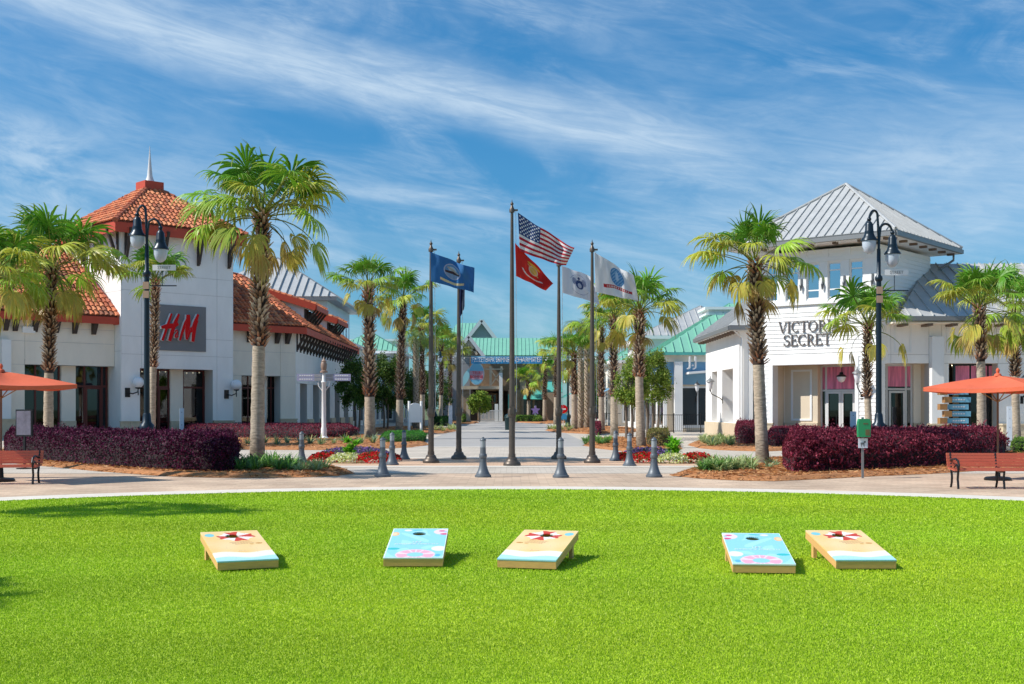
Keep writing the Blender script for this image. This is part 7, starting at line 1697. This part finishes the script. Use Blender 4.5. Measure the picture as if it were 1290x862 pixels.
# ================================================================== cornhole boards
def scuff(a, u, v, seed):
    """bag scuffs and thin scratches worn into the print"""
    rg = np.random.default_rng(seed); a = np.clip(a*(1+rg.uniform(-0.05, 0.05, (len(u), 1))), 0, 0.92)
    for k in range(26):
        cx, cy, th, L = rg.uniform(.05, .95), rg.uniform(.08, .95), rg.uniform(0.9, 2.2), rg.uniform(.02, .09); dx, dy = u-cx, (v-cy)*2; al = dx*math.cos(th)+dy*math.sin(th); pe = -dx*math.sin(th)+dy*math.cos(th)
        m = (np.abs(al) < L) & (np.abs(pe) < 0.006); a[m] = a[m]*0.82+0.06
    return a
def art_sand(u, v, mir):
    u = 1-u if mir else u; a = canvas(len(u), (0.86, 0.57, 0.22)); n = 0.5+0.5*np.sin(u*7+v*5)*np.cos(v*9-u*4); a[:, 1] += 0.07*n; a[:, 2] += 0.11*n
    w = 0.17+0.025*np.sin(u*8); put(a, v < w+0.10, (0.86, 0.80, 0.66)); put(a, v < w+0.02, (0.82, 0.87, 0.86)); put(a, v < w-0.06, (0.42, 0.72, 0.76)); put(a, v < 0.03, (0.36, 0.66, 0.74))
    cx, cy = 0.56, 0.80; r_ = np.hypot((u-cx)*0.61, (v-cy)*1.22); th = np.arctan2((v-cy)*1.22, (u-cx)*0.61); seg = ((th/(pi/4)+8.3).astype(int) % 2 == 0)
    rm = 0.165+0.03*np.abs(np.cos(th*4+0.8)); put(a, (r_ < rm*0.93) & ~seg, (0.88, 0.83, 0.78)); put(a, (r_ < rm*1.05) & seg, (0.60, 0.05, 0.02)); put(a, (r_ < 0.17) & (np.abs(np.sin(th*4)) < 0.07), (0.45, 0.2, 0.15))
    put(a, ell(u, v, 0.12, 0.87, 0.085, 0.055) < 1, (0.22, 0.56, 0.62)); 
    for k in range(3): put(a, (np.abs(v-(0.60-0.035*k)-0.10*(u-0.5)) < 0.006) & (u > 0.38+0.04*k) & (u < 0.74+0.03*k), (0.45, 0.25, 0.12))
    put(a, ell(u, v, 0.87, 0.54, 0.06, 0.02) < 1, (0.55, 0.26, 0.05)); put(a, ell(u, v, 0.74, 0.52, 0.04, 0.015) < 1, (0.62, 0.34, 0.08)); return scuff(a, u, v, 3)
def art_blue(u, v, mir):
    u = 1-u if mir else u; a = canvas(len(u), (0.28, 0.64, 0.76)); n = np.sin(u*11+np.sin(v*9)*2)*np.sin(v*13+u*5); a += (n[:, None] > 0.45)*np.array([0.09, 0.08, 0.06])
    r_ = np.hypot((u-0.52)*0.61, (v-0.10)*1.22); put(a, (r_ < 0.20) & (r_ > 0.085), (0.80, 0.40, 0.52)); put(a, (r_ < 0.20) & (r_ > 0.085) & (np.sin(np.arctan2(v-.1, u-.52)*9) > 0.7), (0.85, 0.68, 0.72)); put(a, (r_ < 0.205) & (r_ > 0.19), (0.82, 0.6, 0.66))
    put(a, ell(u, v, 0.92, 0.88, 0.17, 0.10) < 1, (0.80, 0.66, 0.72)); put(a, ell(u, v, 0.95, 0.80, 0.08, 0.03) < 1, (0.66, 0.08, 0.20)); put(a, ell(u, v, 0.90, 0.91, 0.06, 0.025) < 1, (0.66, 0.12, 0.25)); put(a, ell(u, v, 0.98, 0.88, 0.05, 0.03) < 1, (0.45, 0.58, 0.75))
    put(a, ell(u, v, 0.07, 0.80, 0.07, 0.07) < 1, (0.82, 0.50, 0.26)); put(a, ell(u, v, 0.06, 0.80, 0.045, 0.045) < 1, (0.85, 0.65, 0.40)); put(a, ell(u, v, 0.45, 0.94, 0.10, 0.02) < 1, (0.10, 0.50, 0.52)); put(a, ell(u, v, 0.28, 0.93, 0.07, 0.03) < 1, (0.80, 0.72, 0.74))
    put(a, ell(u, v, 0.12, 0.29, 0.11, 0.035) < 1, (0.05, 0.50, 0.52)); put(a, ell(u, v, 0.90, 0.30, 0.13, 0.08) < 1, (0.82, 0.80, 0.70)); put(a, ell(u, v, 0.90, 0.08, 0.05, 0.04) < 1, (0.12, 0.45, 0.72))
    edge = (u < 0.015) | (u > 0.985) | (v < 0.01) | (v > 0.99); put(a, edge, (0.75, 0.86, 0.88)); return scuff(a, u, v, 5)
BW, BLn, BH0, BH1 = 0.61, 1.22, 0.10, 0.275
def deck_mesh(art, mir):
    nx, ny = 100, 200; x = np.linspace(-BW/2, BW/2, nx+1); y = np.linspace(0, BLn, ny+1); X, Y = np.meshgrid(x, y)
    hx, hy, hr = 0.0, BLn-0.23, 0.076
    # pull grid vertices near the hole onto its circle
    d = np.hypot(X-hx, Y-hy); near = np.abs(d-hr) < 0.0032; k = np.where(near, hr/np.maximum(d, 1e-6), 1); X = hx+(X-hx)*k; Y = hy+(Y-hy)*k
    cxm = (X[:-1, :-1]+X[1:, 1:])/2; cym = (Y[:-1, :-1]+Y[1:, 1:])/2; keep = (np.hypot(cxm-hx, cym-hy) > hr-0.001).ravel()
    idx = np.arange((nx+1)*(ny+1)).reshape(ny+1, nx+1)
    F_ = np.stack([idx[:-1, :-1], idx[:-1, 1:], idx[1:, 1:], idx[1:, :-1]], -1).reshape(-1, 4)[keep]
    me = bpy.data.meshes.new('deck'); me.from_pydata(np.stack([X, Y, np.zeros_like(X)], -1).reshape(-1, 3).tolist(), [], F_.tolist())
    u = (cxm.ravel()[keep]+BW/2)/BW; v = cym.ravel()[keep]/BLn; col = art(u, v, mir)
    ca = me.color_attributes.new('print', 'FLOAT_COLOR', 'CORNER'); cc = np.ones((len(F_), 4, 4), np.float32); cc[:, :, :3] = col[:, None, :]; ca.data.foreach_set('color', cc.ravel())
    me.materials.append(M_board); me.update(); return me
def cornhole(loc, rz, art, mir, label):
    t = thing('cornhole_board', label, 'cornhole board', loc, rz, 'cornhole boards lying on the lawn')
    sl = math.asin((BH1-BH0)/BLn); Rm = Matrix.Translation((0, 0, BH0)) @ Matrix.Rotation(sl, 4, 'X')
    d = bpy.data.objects.new('deck', deck_mesh(art, mir)); lnk(d, t); d.matrix_basis = Rm; d.location.z += 0.002
    so = d.modifiers.new('thickness', 'SOLIDIFY'); so.thickness = 0.014; so.offset = -1
    fh = 0.075
    def prt(nm, x0, x1, y0, y1, z0, z1):
        o = MB(Rm); o.box(x0, x1, y0, y1, z0, z1); return o.local(nm, M_wood, t)
    prt('front_rail', -BW/2+0.019, BW/2-0.019, 0.003, 0.022, -0.014-fh, -0.0145); prt('back_rail', -BW/2+0.019, BW/2-0.019, BLn-0.022, BLn-0.003, -0.014-fh, -0.0145)
    prt('side_rail', -BW/2+0.002, -BW/2+0.0188, 0.002, BLn-0.002, -0.014-fh, -0.0145); prt('side_rail', BW/2-0.0188, BW/2-0.002, 0.002, BLn-0.002, -0.014-fh, -0.0145)
    for s in (-1, 1): o = MB(); x = s*(BW/2-0.04); o.box(x-0.019, x+0.019, BLn-0.27, BLn-0.18, 0.0, BH1-0.075); o.local('leg', M_wood, t)
    o = MB(); o.box(-BW/2+0.06, BW/2-0.06, BLn-0.235, BLn-0.215, 0.08, 0.13); o.local('leg_brace', M_wood, t)
    if art is art_blue:
        for tx, yy, sz in (('LET', 0.62, 0.065), ('SUNSHINE DIRECTLY', 0.54, 0.050)):
            q = text_part(tx, Matrix.Identity(4), 0, 0, 0, sz, M_white, None, 'lettering', 0.0006, flat=True); q.parent = d; q.location = (0, yy, 0.003)
    else:
        q = text_part('FAN', Matrix.Identity(4), 0, 0, 0, 0.05, mat('pale_ink', (0.85, 0.72, 0.5), 0.6), None, 'lettering', 0.0006, flat=True); q.parent = d; q.location = (0, 0.36, 0.003)
    return t
Z0 = 0.035
def board_at(xl, xr, py, xrl, art, mir, label, ang):
    s = (py-HY)/EYE; Y = FP/s; X = ((xl+xr)/2-HX)/s; cornhole((X, Y, 0.03), radians(ang), art, mir, label)
board_at(275, 351, 722.3, 0, art_sand, False, 'sand coloured cornhole board with red white parasol, leftmost of the five', 22.5)
board_at(480.5, 560, 719.0, 0, art_blue, False, 'blue pool printed cornhole board, second from the left', 0.5)
board_at(626, 700, 721.5, 0, art_sand, True, 'sand coloured cornhole board in the middle below the flagpoles', -14)
board_at(925.5, 1000, 727.5, 0, art_blue, True, 'blue pool printed cornhole board on the right, left of the last sand board', -5)
board_at(1055, 1128, 722, 0, art_sand, False, 'sand coloured cornhole board with red white parasol, rightmost of the five', 0.5)
